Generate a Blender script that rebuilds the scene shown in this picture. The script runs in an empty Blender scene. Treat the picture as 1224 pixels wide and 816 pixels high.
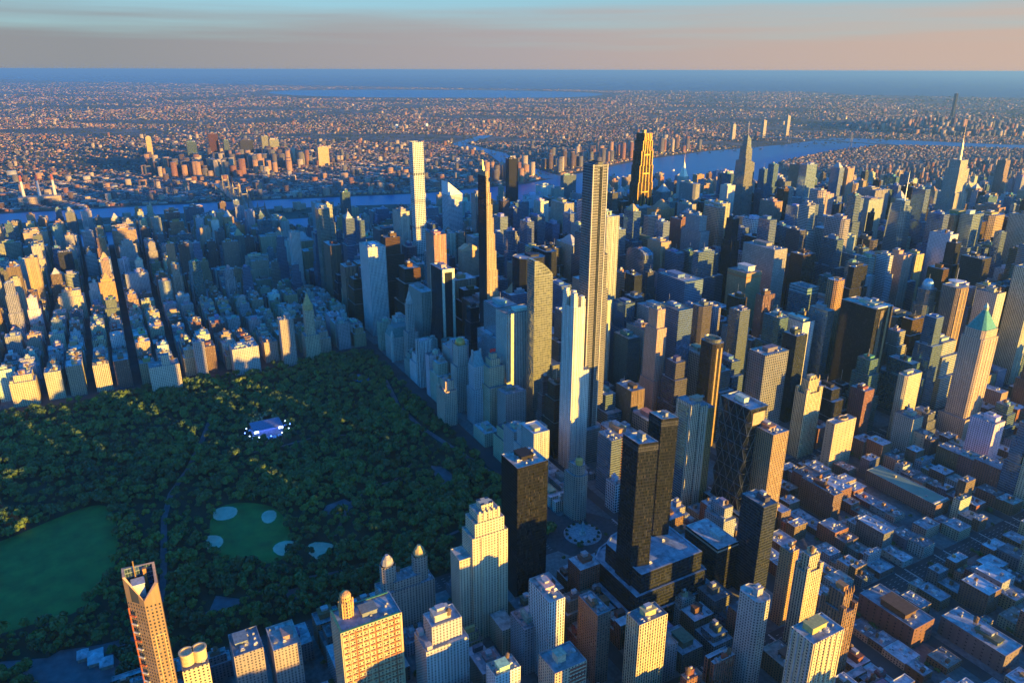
import bpy, math, random
import numpy as np
from mathutils import Vector, Matrix

# ------------------------------------------------------------------ camera, sky, sun, exposure
# scene axes: +X runs crosstown (east), +Y runs uptown, metres, origin at the round plaza
SC = bpy.context.scene
COL = SC.collection
R = math.radians
CAM = (-700.64, 485.81, 594.25)
CAM_AZ, CAM_PITCH, CAM_ROLL, CAM_F = R(118.956), R(20.1635), R(0.1626), 0.72152   # F = focal / sensor width
cam = bpy.data.cameras.new('camera'); camo = bpy.data.objects.new('camera', cam); COL.objects.link(camo)
fw = Vector((math.sin(CAM_AZ)*math.cos(CAM_PITCH), math.cos(CAM_AZ)*math.cos(CAM_PITCH), -math.sin(CAM_PITCH)))
r0 = Vector((math.cos(CAM_AZ), -math.sin(CAM_AZ), 0)); u0 = r0.cross(fw)
rt = r0*math.cos(CAM_ROLL) + u0*math.sin(CAM_ROLL); up = -r0*math.sin(CAM_ROLL) + u0*math.cos(CAM_ROLL)
camo.matrix_world = Matrix(((rt.x, up.x, -fw.x, CAM[0]), (rt.y, up.y, -fw.y, CAM[1]), (rt.z, up.z, -fw.z, CAM[2]), (0, 0, 0, 1)))
cam.sensor_width = 36; cam.lens = 36*CAM_F; cam.clip_start = 5; cam.clip_end = 600000
SC.camera = camo

SUN_AZ, SUN_EL = R(-113), R(5.3)      # azimuth clockwise from +Y (uptown), elevation
world = bpy.data.worlds.new('World'); SC.world = world; world.use_nodes = True
wn = world.node_tree.nodes; wl = world.node_tree.links
bg = wn['Background']
sky = wn.new('ShaderNodeTexSky'); sky.sky_type = 'NISHITA'; sky.sun_disc = False
sky.sun_elevation = SUN_EL; sky.sun_rotation = SUN_AZ
sky.altitude = 300; sky.air_density = 1.0; sky.dust_density = 0.3; sky.ozone_density = 1.6
hs = wn.new('ShaderNodeHueSaturation'); hs.inputs['Saturation'].default_value = 1.16
tn = wn.new('ShaderNodeMix'); tn.data_type = 'RGBA'; tn.blend_type = 'MULTIPLY'; tn.inputs[0].default_value = 1; tn.inputs[7].default_value = (.44, .84, 1.56, 1)   # clear blue evening sky
wl.new(sky.outputs[0], tn.inputs[6]); wl.new(tn.outputs[2], hs.inputs['Color'])
# a low bank of dusty evening air lies along the horizon, warmer towards the right, pale blue above it
tc = wn.new('ShaderNodeTexCoord'); sx = wn.new('ShaderNodeSeparateXYZ'); wl.new(tc.outputs['Generated'], sx.inputs[0])
cl = wn.new('ShaderNodeTexNoise'); cl.inputs['Scale'].default_value = 2.2; cl.inputs['Detail'].default_value = 5
mp = wn.new('ShaderNodeMapping'); mp.inputs['Scale'].default_value = (1, 1, 26); wl.new(tc.outputs['Generated'], mp.inputs[0]); wl.new(mp.outputs[0], cl.inputs['Vector'])
def wm(op, a, b, c=None):
    o = wn.new('ShaderNodeMath'); o.operation = op
    for i, v in enumerate((a, b, c)):
        if isinstance(v, (int, float)): o.inputs[i].default_value = v
        elif v is not None: wl.new(v, o.inputs[i])
    return o.outputs[0]
def wr(v, a, b, c=0.0, d=1.0, sm=True):
    o = wn.new('ShaderNodeMapRange'); o.interpolation_type = 'SMOOTHSTEP' if sm else 'LINEAR'
    for i, q in enumerate((a, b, c, d)): o.inputs[i+1].default_value = q
    wl.new(v, o.inputs[0]); return o.outputs[0]
def wmix(f, a, b):
    o = wn.new('ShaderNodeMix'); o.data_type = 'RGBA'; wl.new(f, o.inputs[0])
    for i, v in ((6, a), (7, b)):
        if isinstance(v, tuple): o.inputs[i].default_value = (*v, 1)
        else: wl.new(v, o.inputs[i])
    return o.outputs[2]
wob = wm('ADD', wm('MULTIPLY_ADD', cl.outputs[0], .085, sx.outputs[2]), -.043)
azr = wn.new('ShaderNodeValToRGB'); e = azr.color_ramp.elements      # direction along -Y grows to the right of the view
e[0].position = .22; e[0].color = (.70, .70, .75, 1); e[1].position = .95; e[1].color = (1.50, 1.08, .88, 1)
k = azr.color_ramp.elements.new(.62); k.color = (1.04, .90, .92, 1)
wl.new(wr(sx.outputs[1], .25, -.95, sm=False), azr.inputs[0])
away = wr(sx.outputs[0], -.3, .4)                                     # only on the side away from the sun
pale = wmix(wm('MULTIPLY', wr(wob, .10, .26, .85, 0.0), away), hs.outputs[0], (.78, 1.20, 1.34))
low = wmix(wm('MULTIPLY', wr(wob, .025, .095, .95, 0.0), away), pale, azr.outputs[0])
wl.new(low, bg.inputs['Color'])
bg.inputs['Strength'].default_value = 0.125
sun = bpy.data.lights.new('sun', 'SUN'); suno = bpy.data.objects.new('sun', sun); COL.objects.link(suno)
sun.energy = 4.8; sun.angle = R(0.5); sun.color = (1.0, 0.57, 0.07)
sd = Vector((math.sin(SUN_AZ)*math.cos(SUN_EL), math.cos(SUN_AZ)*math.cos(SUN_EL), math.sin(SUN_EL)))
suno.rotation_euler = sd.to_track_quat('Z', 'Y').to_euler(); suno.location = (-3000, -800, 900)
SC.view_settings.view_transform = 'Standard'; SC.view_settings.look = 'None'
SC.view_settings.exposure = 1.74; SC.view_settings.gamma = 1.0
SC.render.engine = 'CYCLES'
SC.cycles.max_bounces = 5; SC.cycles.diffuse_bounces = 2; SC.cycles.glossy_bounces = 2
SC.cycles.transmission_bounces = 2; SC.cycles.volume_bounces = 0
SC.cycles.use_denoising = True

def project(x, y, z):
    d = Vector((x-CAM[0], y-CAM[1], z-CAM[2])); q = d.dot(fw)
    if q < 1: return None
    f = CAM_F*1224
    return 612 + f*d.dot(rt)/q, 408 - f*d.dot(up)/q, q

# ------------------------------------------------------------------ materials
def new_mat(name):
    m = bpy.data.materials.new(name); m.use_nodes = True
    n = m.node_tree.nodes; return m, n, m.node_tree.links, n['Principled BSDF']
def N(n, t, **k):
    o = n.new(t)
    for a, b in k.items(): setattr(o, a, b)
    return o
def mth(n, l, op, a, b=None, c=None):
    o = n.new('ShaderNodeMath'); o.operation = op
    for i, v in enumerate((a, b, c)):
        if v is None: continue
        if isinstance(v, (int, float)): o.inputs[i].default_value = v
        else: l.new(v, o.inputs[i])
    return o.outputs[0]
def mixc(n, l, f, a, b, bt='MIX'):
    o = n.new('ShaderNodeMix'); o.data_type = 'RGBA'; o.blend_type = bt
    for i, v in ((0, f), (6, a), (7, b)):
        if isinstance(v, (int, float)): o.inputs[i].default_value = v
        elif isinstance(v, tuple): o.inputs[i].default_value = (*v[:3], 1)
        else: l.new(v, o.inputs[i])
    return o.outputs[2]
def ramp(n, l, fac, stops):
    o = n.new('ShaderNodeValToRGB'); e = o.color_ramp.elements
    while len(e) < len(stops): e.new(0.5)
    for i, (p, c) in enumerate(stops): e[i].position = p; e[i].color = (*c, 1) if len(c) == 3 else c
    l.new(fac, o.inputs[0]); return o.outputs[0]
def noise(n, l, vec, scale, detail=3, rough=.55):
    o = n.new('ShaderNodeTexNoise'); o.inputs['Scale'].default_value = scale
    o.inputs['Detail'].default_value = detail; o.inputs['Roughness'].default_value = rough
    if vec is not None: l.new(vec, o.inputs['Vector'])
    return o.outputs['Fac']
def flat(name, col, rough=.8, metal=0, nscale=None, amt=.35):
    m, n, l, p = new_mat(name)
    p.inputs['Roughness'].default_value = rough; p.inputs['Metallic'].default_value = metal
    if nscale:
        g = n.new('ShaderNodeNewGeometry')
        f = noise(n, l, g.outputs['Position'], nscale, 4)
        c = ramp(n, l, f, [(.3, tuple(v*(1-amt) for v in col)), (.7, tuple(min(1, v*(1+amt)) for v in col))])
        l.new(c, p.inputs['Base Color'])
    else: p.inputs['Base Color'].default_value = (*col, 1)
    return m
# bay, floor: metres per window cell.  ww, wh: share of the cell that is glass
STY = dict(masonry=(3.4, 3.3, .44, .52, (.035, .045, .06), .12, 0), piers=(3.2, 3.6, .46, .80, (.03, .04, .055), .10, 0),
           glass=(1.9, 3.9, .88, .80, None, .09, .72), ribbon=(6, 3.8, .95, .46, (.04, .07, .10), .10, .3),
           grid=(4.4, 4.4, .66, .66, (.03, .05, .08), .08, .2), dark=(1.7, 3.9, .72, .80, (.012, .016, .022), .08, .25),
           plain=(9, 4.5, .22, .3, (.04, .045, .05), .2, 0), glassmot=(3.4, 4.2, .90, .84, None, .14, .6))
FAC = {}
def facade(sty, attr=False):
    key = (sty, attr)
    if key in FAC: return FAC[key]
    bay, fl, ww, wh, gc, gr, gm = STY[sty]
    m, n, l, p = new_mat('facade_' + sty + ('_town' if attr else ''))
    uv = n.new('ShaderNodeUVMap'); sp = n.new('ShaderNodeSeparateXYZ'); l.new(uv.outputs[0], sp.inputs[0])
    if attr: ca = N(n, 'ShaderNodeAttribute', attribute_name='col'); oc = ca.outputs['Color']
    else: oi = n.new('ShaderNodeObjectInfo'); oc = oi.outputs['Color']
    fu = mth(n, l, 'FRACT', sp.outputs[0]); fv = mth(n, l, 'FRACT', sp.outputs[1])
    mu = mth(n, l, 'LESS_THAN', mth(n, l, 'ABSOLUTE', mth(n, l, 'SUBTRACT', fu, .5)), ww/2)
    mv = mth(n, l, 'LESS_THAN', mth(n, l, 'ABSOLUTE', mth(n, l, 'SUBTRACT', fv, .5)), wh/2)
    mask = mth(n, l, 'MULTIPLY', mu, mv)
    fl3 = N(n, 'ShaderNodeVectorMath', operation='FLOOR'); l.new(uv.outputs[0], fl3.inputs[0])
    wnz = n.new('ShaderNodeTexWhiteNoise'); wnz.noise_dimensions = '3D'; l.new(fl3.outputs[0], wnz.inputs['Vector'])
    geo = n.new('ShaderNodeNewGeometry')
    big = noise(n, l, geo.outputs['Position'], .045, 4)
    strk = N(n, 'ShaderNodeMapping'); strk.inputs['Scale'].default_value = (.5, .5, .03); l.new(geo.outputs['Position'], strk.inputs[0])
    st = noise(n, l, strk.outputs[0], 1.0, 3)
    var = mth(n, l, 'MULTIPLY', mth(n, l, 'ADD', mth(n, l, 'MULTIPLY', big, .5), .75), mth(n, l, 'ADD', mth(n, l, 'MULTIPLY', st, .6), .7))
    cmb = n.new('ShaderNodeCombineColor'); [l.new(var, cmb.inputs[i]) for i in range(3)]
    wall = mixc(n, l, 1, oc, cmb.outputs[0], 'MULTIPLY')
    vr = wnz.outputs['Value']
    if gc is None:
        glass = mixc(n, l, mth(n, l, 'MULTIPLY', vr, .55), oc, (.02, .03, .045))
        wallc = mixc(n, l, .55, wall, (.20, .21, .22))
    else:
        hi = .30 if sty in ('masonry', 'piers', 'plain') else .06
        glass = ramp(n, l, vr, [(0, tuple(v*.5 for v in gc)), (.75, gc), (.93, tuple(v*1.8+.012 for v in gc)), (1, (hi, hi*.92, hi*.75))])
        wallc = wall
    l.new(mixc(n, l, mask, wallc, glass), p.inputs['Base Color'])
    l.new(mth(n, l, 'ADD', mth(n, l, 'MULTIPLY', mask, gr-.78), .78), p.inputs['Roughness'])
    l.new(mth(n, l, 'MULTIPLY', mask, gm), p.inputs['Metallic'])
    if sty == 'dark': p.inputs['Specular IOR Level'].default_value = .22
    if sty in ('glass', 'glassmot', 'dark', 'ribbon', 'grid'):      # panes are never perfectly coplanar
        k = .10 if sty == 'glassmot' else .035
        sv = N(n, 'ShaderNodeVectorMath', operation='SUBTRACT'); l.new(wnz.outputs['Color'], sv.inputs[0]); sv.inputs[1].default_value = (.5, .5, .5)
        sc = N(n, 'ShaderNodeVectorMath', operation='SCALE'); l.new(sv.outputs[0], sc.inputs[0]); sc.inputs['Scale'].default_value = k
        ad = N(n, 'ShaderNodeVectorMath', operation='ADD'); l.new(geo.outputs['Normal'], ad.inputs[0]); l.new(sc.outputs[0], ad.inputs[1])
        nm = N(n, 'ShaderNodeVectorMath', operation='NORMALIZE'); l.new(ad.outputs[0], nm.inputs[0]); l.new(nm.outputs[0], p.inputs['Normal'])
    FAC[key] = m; return m
def roofmat(attr=False):
    key = ('roof', attr)
    if key in FAC: return FAC[key]
    m, n, l, p = new_mat('roofing' + ('_town' if attr else ''))
    if attr: oc = N(n, 'ShaderNodeAttribute', attribute_name='col').outputs['Color']
    else: oc = n.new('ShaderNodeObjectInfo').outputs['Color']
    g = n.new('ShaderNodeNewGeometry')
    f = noise(n, l, g.outputs['Position'], .12, 6, .7)
    v = n.new('ShaderNodeTexVoronoi'); v.inputs['Scale'].default_value = .16; l.new(g.outputs['Position'], v.inputs['Vector'])
    a = ramp(n, l, f, [(.3, (.45, .45, .45)), (.7, (1.25, 1.25, 1.25))])
    c = mixc(n, l, 1, oc, a, 'MULTIPLY')
    bw = n.new('ShaderNodeRGBToBW'); l.new(v.outputs['Color'], bw.inputs[0])
    c = mixc(n, l, .5, c, bw.outputs[0], 'SOFT_LIGHT')
    l.new(c, p.inputs['Base Color']); p.inputs['Roughness'].default_value = .75
    FAC[key] = m; return m
def objmat(name, rough=.6, metal=0):
    if name in FAC: return FAC[name]
    m, n, l, p = new_mat(name)
    oc = n.new('ShaderNodeObjectInfo').outputs['Color']; g = n.new('ShaderNodeNewGeometry')
    f = noise(n, l, g.outputs['Position'], .35, 4)
    a = ramp(n, l, f, [(.3, (.65, .65, .65)), (.7, (1.15, 1.15, 1.15))])
    l.new(mixc(n, l, 1, oc, a, 'MULTIPLY'), p.inputs['Base Color'])
    p.inputs['Roughness'].default_value = rough; p.inputs['Metallic'].default_value = metal
    FAC[name] = m; return m

# ------------------------------------------------------------------ mesh builder
def rect(wx, wy, ox=0, oy=0): return [(ox-wx/2, oy-wy/2), (ox+wx/2, oy-wy/2), (ox+wx/2, oy+wy/2), (ox-wx/2, oy+wy/2)]
def octa(wx, wy, c, ox=0, oy=0):
    a, b = wx/2, wy/2
    return [(ox+x, oy+y) for x, y in ((-a+c, -b), (a-c, -b), (a, -b+c), (a, b-c), (a-c, b), (-a+c, b), (-a, b-c), (-a, -b+c))]
def ngon(n, rx, ry, ox=0, oy=0, a0=0): return [(ox+rx*math.cos(a0+2*math.pi*i/n), oy+ry*math.sin(a0+2*math.pi*i/n)) for i in range(n)]
def shrink(poly, d):
    xs = [p[0] for p in poly]; ys = [p[1] for p in poly]; cx, cy = (min(xs)+max(xs))/2, (min(ys)+max(ys))/2
    hx, hy = max(.1, (max(xs)-min(xs))/2), max(.1, (max(ys)-min(ys))/2)
    return [(cx+(x-cx)*max(.02, 1-d/hx), cy+(y-cy)*max(.02, 1-d/hy)) for x, y in poly]
class MB:
    def __init__(s): s.v = []; s.f = []; s.uv = []
    def face(s, pts, uvs=None):
        b = len(s.v); s.v += pts; s.f.append(tuple(range(b, b+len(pts)))); s.uv += uvs or [(p[0]*.1, p[1]*.1) for p in pts]
    def prism(s, poly, z0, z1, bay=3, fl=3.3, top=None, zt=None):
        top = top or poly; n = len(poly)
        for i in range(n):
            p, q, a, b = poly[i], poly[(i+1) % n], top[i], top[(i+1) % n]
            za = zt[i] if zt else z1; zb = zt[(i+1) % n] if zt else z1
            L = math.hypot(q[0]-p[0], q[1]-p[1]); nb = max(1, round(L/bay)) if L > .3*bay else .2
            o = 7*i
            s.face([(*p, z0), (*q, z0), (*b, zb), (*a, za)], [(o, z0/fl), (o+nb, z0/fl), (o+nb, zb/fl), (o, za/fl)])
    def cap(s, poly, z, zt=None): s.face([(*p, zt[i] if zt else z) for i, p in enumerate(poly)])
    def solid(s, poly, z0, z1, top=None): s.prism(poly, z0, z1, top=top); s.cap(top or poly, z1)
    def box(s, x, y, z, wx, wy, h): s.solid(rect(wx, wy, x, y), z, z+h)
    def deck(s, poly, z, w=.7, d=1.1):                     # coping, parapet inside, roof deck
        i = shrink(poly, w); n = len(poly)
        for k in range(n):
            k2 = (k+1) % n
            s.face([(*poly[k], z), (*poly[k2], z), (*i[k2], z), (*i[k], z)])
            s.face([(*i[k], z), (*i[k2], z), (*i[k2], z-d), (*i[k], z-d)])
        s.cap(i, z-d)
    def bar(s, a, b, r, n=4):
        a, b = Vector(a), Vector(b); d = (b-a).normalized()
        u = d.orthogonal().normalized(); w = d.cross(u)
        ca = [a+(u*math.cos(t)+w*math.sin(t))*r for t in [math.pi/4+2*math.pi*i/n for i in range(n)]]; cb = [p+(b-a) for p in ca]
        for i in range(n): j = (i+1) % n; s.face([tuple(ca[i]), tuple(ca[j]), tuple(cb[j]), tuple(cb[i])])
        s.face([tuple(p) for p in cb]); s.face([tuple(p) for p in reversed(ca)])
    def lathe(s, prof, n=16, ox=0, oy=0, rx=1, ry=1):      # profile of (radius, z)
        for (r1, z1), (r2, z2) in zip(prof, prof[1:]):
            for i in range(n):
                a, b = 2*math.pi*i/n, 2*math.pi*(i+1)/n
                P = lambda r, t, z: (ox+r*rx*math.cos(t), oy+r*ry*math.sin(t), z)
                pts = [P(r1, a, z1), P(r1, b, z1)] + ([P(r2, b, z2), P(r2, a, z2)] if r2 > 1e-3 else [P(0, 0, z2)])
                s.face(pts, [(i, z1/3.5), (i+1, z1/3.5), (i+1, z2/3.5), (i, z2/3.5)][:len(pts)])
    def mesh(s, name, m):
        me = bpy.data.meshes.new(name); me.from_pydata(s.v, [], s.f)
        u = me.uv_layers.new(name='UVMap'); u.data.foreach_set('uv', np.array(s.uv, 'f').ravel())
        me.materials.append(m); return me
    def build(s, name, m, parent=None, color=None, kind=None): return link(name, s.mesh(name, m), parent, color, kind)
def link(name, me, parent=None, color=None, kind=None, loc=None):
    o = bpy.data.objects.new(name, me); COL.objects.link(o)
    if parent: o.parent = parent
    if color: o.color = (*color[:3], 1)
    if kind: o['kind'] = kind
    if loc: o.location = loc
    return o
def thing(name, label, cat, x, y, z=0, group=None):
    o = bpy.data.objects.new(name, None); COL.objects.link(o); o.location = (x, y, z)
    o['label'] = label; o['category'] = cat
    if group: o['group'] = group
    return o
def big_mesh(name, V, F, mats, uv=None, col=None, mi=None, kind=None, smooth=False):   # V (n,3), F (m,4) quads
    me = bpy.data.meshes.new(name); V = np.asarray(V, 'f'); F = np.asarray(F, 'i')
    me.vertices.add(len(V)); me.vertices.foreach_set('co', V.ravel())
    me.loops.add(F.size); me.loops.foreach_set('vertex_index', F.ravel())
    me.polygons.add(len(F)); me.polygons.foreach_set('loop_start', np.arange(0, F.size, F.shape[1], dtype='i'))
    if mi is not None: me.polygons.foreach_set('material_index', np.asarray(mi, 'i'))
    if uv is not None:
        u = me.uv_layers.new(name='UVMap'); u.data.foreach_set('uv', np.asarray(uv, 'f').ravel())
    if col is not None:
        a = me.attributes.new('col', 'FLOAT_COLOR', 'FACE')
        a.data.foreach_set('color', np.concatenate([np.asarray(col, 'f'), np.ones((len(col), 1), 'f')], 1).ravel())
    for m in mats: me.materials.append(m)
    me.update(calc_edges=True)
    o = bpy.data.objects.new(name, me); COL.objects.link(o)
    if kind: o['kind'] = kind
    return o

# ------------------------------------------------------------------ the lie of the land
M_SHORE = [(2391, 5061), (2140, 3079), (2477, 2402), (2419, 1532), (2335, 901), (2261, 287), (2244, -65), (2227, -557), (2145, -1365), (2156, -1994), (2302, -2866), (2618, -3263), (2959, -3582), (3292, -4478), (3438, -5350), (2929, -5822), (2614, -6124), (2078, -6548), (1469, -7711)]
Q_SHORE = [(3493, 4465), (3461, 3304), (3249, 2296), (3317, 1826), (3178, 859), (3058, 31), (2845, -977), (2894, -1585), (3153, -2140), (3520, -2890), (3750, -3652), (3876, -4662), (3981, -5112), (4167, -5708), (3640, -6063), (2977, -6431), (2541, -6863), (2476, -7789)]
ISLAND = [(2853, 2140), (3025, 1918), (2942, 1110), (2820, 26), (2543, -953), (2426, -828), (2491, 98), (2573, 906), (2693, 1734)]
def shore_x(pl, Y): return float(np.interp(-Y, [-p[1] for p in pl], [p[0] for p in pl]))
AVES = [-1090, -820, -545, -270, 0, 270, 550, 835, 965, 1105, 1240, 1375, 1640, 1870, 2090]
def street_y(k): return -80.5*k                                     # k = 59 - street number
def setting(name, V, F, m):
    return big_mesh(name, V, F, [m], kind='structure')
def sheet(name, poly, z, m, kind='structure'):
    me = bpy.data.meshes.new(name); me.from_pydata([(x, y, z) for x, y in poly], [], [tuple(range(len(poly)))]); me.materials.append(m)
    return link(name, me, kind=kind)
def smooth_poly(p, it=2):
    for _ in range(it):
        q = []
        for i in range(len(p)):
            a, b = p[i], p[(i+1) % len(p)]
            q += [(.75*a[0]+.25*b[0], .75*a[1]+.25*b[1]), (.25*a[0]+.75*b[0], .25*a[1]+.75*b[1])]
        p = q
    return p
def strip(pts, w):
    a, b = [], []
    for i, p in enumerate(pts):
        q0 = pts[max(0, i-1)]; q1 = pts[min(len(pts)-1, i+1)]
        d = Vector((q1[0]-q0[0], q1[1]-q0[1])).normalized(); nx, ny = -d.y*w/2, d.x*w/2
        a.append((p[0]+nx, p[1]+ny)); b.append((p[0]-nx, p[1]-ny))
    return a + b[::-1]

# ground: asphalt in the city, a patchwork of roofs and greenery far out
m, n, l, p = new_mat('ground')
g = n.new('ShaderNodeNewGeometry'); P_ = g.outputs['Position']
sep = n.new('ShaderNodeSeparateXYZ'); l.new(P_, sep.inputs[0])
far = mth(n, l, 'MULTIPLY', mth(n, l, 'SUBTRACT', mth(n, l, 'ADD', sep.outputs[0], mth(n, l, 'MULTIPLY', sep.outputs[1], -.55)), 2400), 1/900); 
farc = N(n, 'ShaderNodeClamp'); l.new(far, farc.inputs[0])
city = ramp(n, l, noise(n, l, P_, .03, 5), [(.35, (.035, .036, .04)), (.65, (.06, .06, .062))])
patch = ramp(n, l, noise(n, l, P_, .0045, 8, .7), [(.36, (.022, .035, .018)), (.47, (.05, .055, .04)), (.55, (.12, .11, .10)), (.68, (.20, .16, .13))])
wide = ramp(n, l, noise(n, l, P_, .00045, 4, .6), [(.40, (.28, .36, .26)), (.52, (1, 1, 1))])
l.new(mixc(n, l, farc.outputs[0], city, mixc(n, l, 1, patch, wide, 'MULTIPLY')), p.inputs['Base Color']); p.inputs['Roughness'].default_value = .95
rings = [0, 2000, 6000, 15000, 40000, 100000, 250000]; V = [(0, 0, 0)]; F = []
for r_ in rings[1:]: V += [(r_*math.cos(2*math.pi*i/64), r_*math.sin(2*math.pi*i/64), 0) for i in range(64)]
me = bpy.data.meshes.new('ground')
F = [(0, 1+i, 1+(i+1) % 64) for i in range(64)]
for k in range(len(rings)-2):
    F += [(1+64*k+i, 1+64*(k+1)+i, 1+64*(k+1)+(i+1) % 64, 1+64*k+(i+1) % 64) for i in range(64)]
me.from_pydata(V, [], F); me.materials.append(m); link('ground', me, kind='structure')

# water
m, n, l, p = new_mat('river_water')
g = n.new('ShaderNodeNewGeometry')
p.inputs['Base Color'].default_value = (.018, .15, .30, 1); p.inputs['Roughness'].default_value = .36; p.inputs['IOR'].default_value = 1.33; p.inputs['Specular IOR Level'].default_value = .16
b = n.new('ShaderNodeBump'); b.inputs['Strength'].default_value = .25; b.inputs['Distance'].default_value = 1.5
l.new(noise(n, l, g.outputs['Position'], .05, 4), b.inputs['Height']); l.new(b.outputs[0], p.inputs['Normal'])
WATER = m
ys = [5000, 4300, 3600, 3079, 2700, 2296, 1826, 1532, 1200, 859, 600, 287, 0, -300, -600, -977, -1365, -1585, -1994, -2140, -2500, -2890, -3263, -3652, -4100, -4478, -4662, -5112, -5400, -5600]
V = []; F = []
for y in ys: V += [(shore_x(M_SHORE, y), y, .4), (shore_x(Q_SHORE, y), y, .4)]
tail = [(2500, -5990), (3860, -5900), (2200, -6400), (3000, -6400), (1700, -7200), (2500, -6900), (800, -9500), (2300, -9500), (-3000, -14000), (3000, -14500)]
V += [(x, y, .4) for x, y in tail]
for i in range(len(V)//2-1): F.append((2*i, 2*i+1, 2*i+3, 2*i+2))
setting('river', V, F, WATER)
sheet('bay_water', smooth_poly([(17026, -4297), (14885, -7391), (14218, -9666), (16572, -12173), (20060, -11510), (22939, -8008), (23067, -4761), (20515, -3634)][::-1], 2), .8, WATER)
sheet('ocean', [(200000, 40000), (45000, 1500), (30654, -6800), (24500, -10500), (19555, -14077), (15416, -18785), (12756, -17465), (8331, -19917), (4772, -18714), (-40000, -60000), (60000, -190000)][::-1], .8, flat('sea_water', (.03, .055, .075), .5))
creek = [(3020, -1860), (3700, -1950), (4400, -2200), (5200, -2250), (5900, -2900)]
sheet('creek_water', strip(creek, 130), .5, WATER)
LAND2 = flat('island_ground', (.06, .07, .05), .9, nscale=.02)
sheet('river_island', smooth_poly(ISLAND, 1), .9, LAND2)

# pavements: one raised slab per city block
PAVE = flat('pavement', (.14, .14, .14), .9, nscale=.2)
BLOCKS = []
def avail(xa, xb, ya, yb):
    if ya >= -5 and xa < 835 and xb > 5: return False           # the park
    return True
for k in range(-13, 47):
    y1 = street_y(k)-8; y0 = street_y(k+1)+8
    if k in (2, 17, 25, 36): y1 -= 5
    if k in (1, 16, 24, 35): y0 += 5
    for xa, xb in zip(AVES, AVES[1:]+[2300]):
        if not avail(xa, xb, y0, y1): continue
        if xa >= 2090 and y0 < -5: continue
        sx = shore_x(M_SHORE, (y0+y1)/2)-40
        a = xa+14; b_ = min(xb-14, sx)
        if b_-a < 30: continue
        BLOCKS.append((a, b_, y0, y1))
V = []; F = []
for a, b_, y0, y1 in BLOCKS:
    o = len(V); V += [(a, y0, 0), (b_, y0, 0), (b_, y1, 0), (a, y1, 0), (a, y0, .15), (b_, y0, .15), (b_, y1, .15), (a, y1, .15)]
    F += [(o+4, o+5, o+6, o+7)] + [(o+i, o+(i+1) % 4, o+4+(i+1) % 4, o+4+i) for i in range(4)]
setting('pavement', V, F, PAVE)
V = []; F = []
def quad(x0, y0, x1, y1, z):
    o = len(V); V.extend([(x0, y0, z), (x1, y0, z), (x1, y1, z), (x0, y1, z)]); F.append((o, o+1, o+2, o+3))
for x in (-820, -545, -270, 0):
    for lx in (-7, -2.3, 2.3, 7):
        y = -1200
        while y < 450:
            quad(x+lx-.12, y, x+lx+.12, y+4, .03); y += 10
    for k in range(-5, 15):
        for s in (-10.5, 8.5):
            for t in np.arange(-12, 12, 1.4): quad(x+t, street_y(k)+s, x+t+.6, street_y(k)+s+2.4, .03)
setting('road_marking', V, F, flat('road_paint', (.7, .7, .68), .7))

# the park
GRASS = flat('park_grass', (.014, .030, .014), .95, nscale=.03)
LAWN = flat('lawn_grass', (.03, .15, .022), .95, nscale=.045, amt=.32)
SAND = flat('infield_sand', (.72, .44, .31), .9, nscale=.1, amt=.15)
PATH = flat('park_path', (.10, .105, .12), .85, nscale=.08)
sheet('park_ground', [(14, 16), (819, 16), (819, 4090), (14, 4090)], .1, GRASS)
meadow = smooth_poly([(204, 717), (355, 735), (360, 680), (387, 623), (407, 562), (366, 542), (260, 542), (192, 558), (151, 592), (159, 634), (153, 665)])
ball = smooth_poly([(301, 423), (314, 400), (301, 368), (270, 338), (220, 332), (159, 340), (137, 362), (150, 396), (182, 429), (232, 435)])
sheet('oval_lawn', meadow, .3, LAWN); sheet('ball_lawn', ball, .3, LAWN)
INF = [[(300, 421), (309, 410), (303, 395), (291, 387), (273, 393), (269, 407), (277, 422)], [(258, 362), (268, 353), (261, 340), (239, 344), (231, 356), (240, 363)],
       [(234, 439), (244, 436), (236, 421), (220, 417), (207, 424), (202, 437), (212, 440)], [(169, 366), (181, 357), (181, 341), (164, 330), (147, 337), (149, 348), (149, 359)],
       [(147, 328), (161, 316), (151, 298), (137, 288), (133, 303), (107, 315)]]
for q in INF: sheet('infield', smooth_poly(q, 1), .5, SAND)
PATHS = [([(113, 506), (176, 496), (251, 489), (315, 483), (381, 468), (448, 436), (528, 407), (605, 383)], 8),
         ([(160, 5), (210, 22), (311, 40), (411, 58), (509, 61), (640, 40)], 9), ([(74, 520), (78, 560), (83, 615), (102, 662), (120, 760)], 11),
         ([(160, 284), (230, 239), (260, 197), (256, 164), (300, 110)], 4.5), ([(445, 430), (456, 365), (452, 299), (460, 219), (422, 149)], 4.5),
         ([(60, 40), (90, 130), (70, 250), (95, 360), (80, 470)], 5)]
CLEAR = [('poly', meadow, 2), ('poly', ball, 2)]
for q, w in PATHS: sheet('park_path', strip(q, w), .45, PATH)
PATCHES = [[(52, 552), (24, 541), (10, 600), (49, 628), (78, 640), (96, 606), (84, 566)], [(274, 95), (261, 81), (234, 76), (206, 87), (208, 102), (237, 103)],
           [(109, 444), (87, 417), (70, 429), (84, 455)], [(78, 370), (77, 348), (53, 356), (60, 369)], [(239, 273), (244, 245), (219, 236), (205, 265), (221, 285)]]
for q in PATCHES: sheet('plaza_paving', q, .47, PATH)
POND = smooth_poly([(640, 62), (690, 70), (700, 92), (672, 100), (650, 88)])
sheet('pond', POND, .35, WATER)
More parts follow.
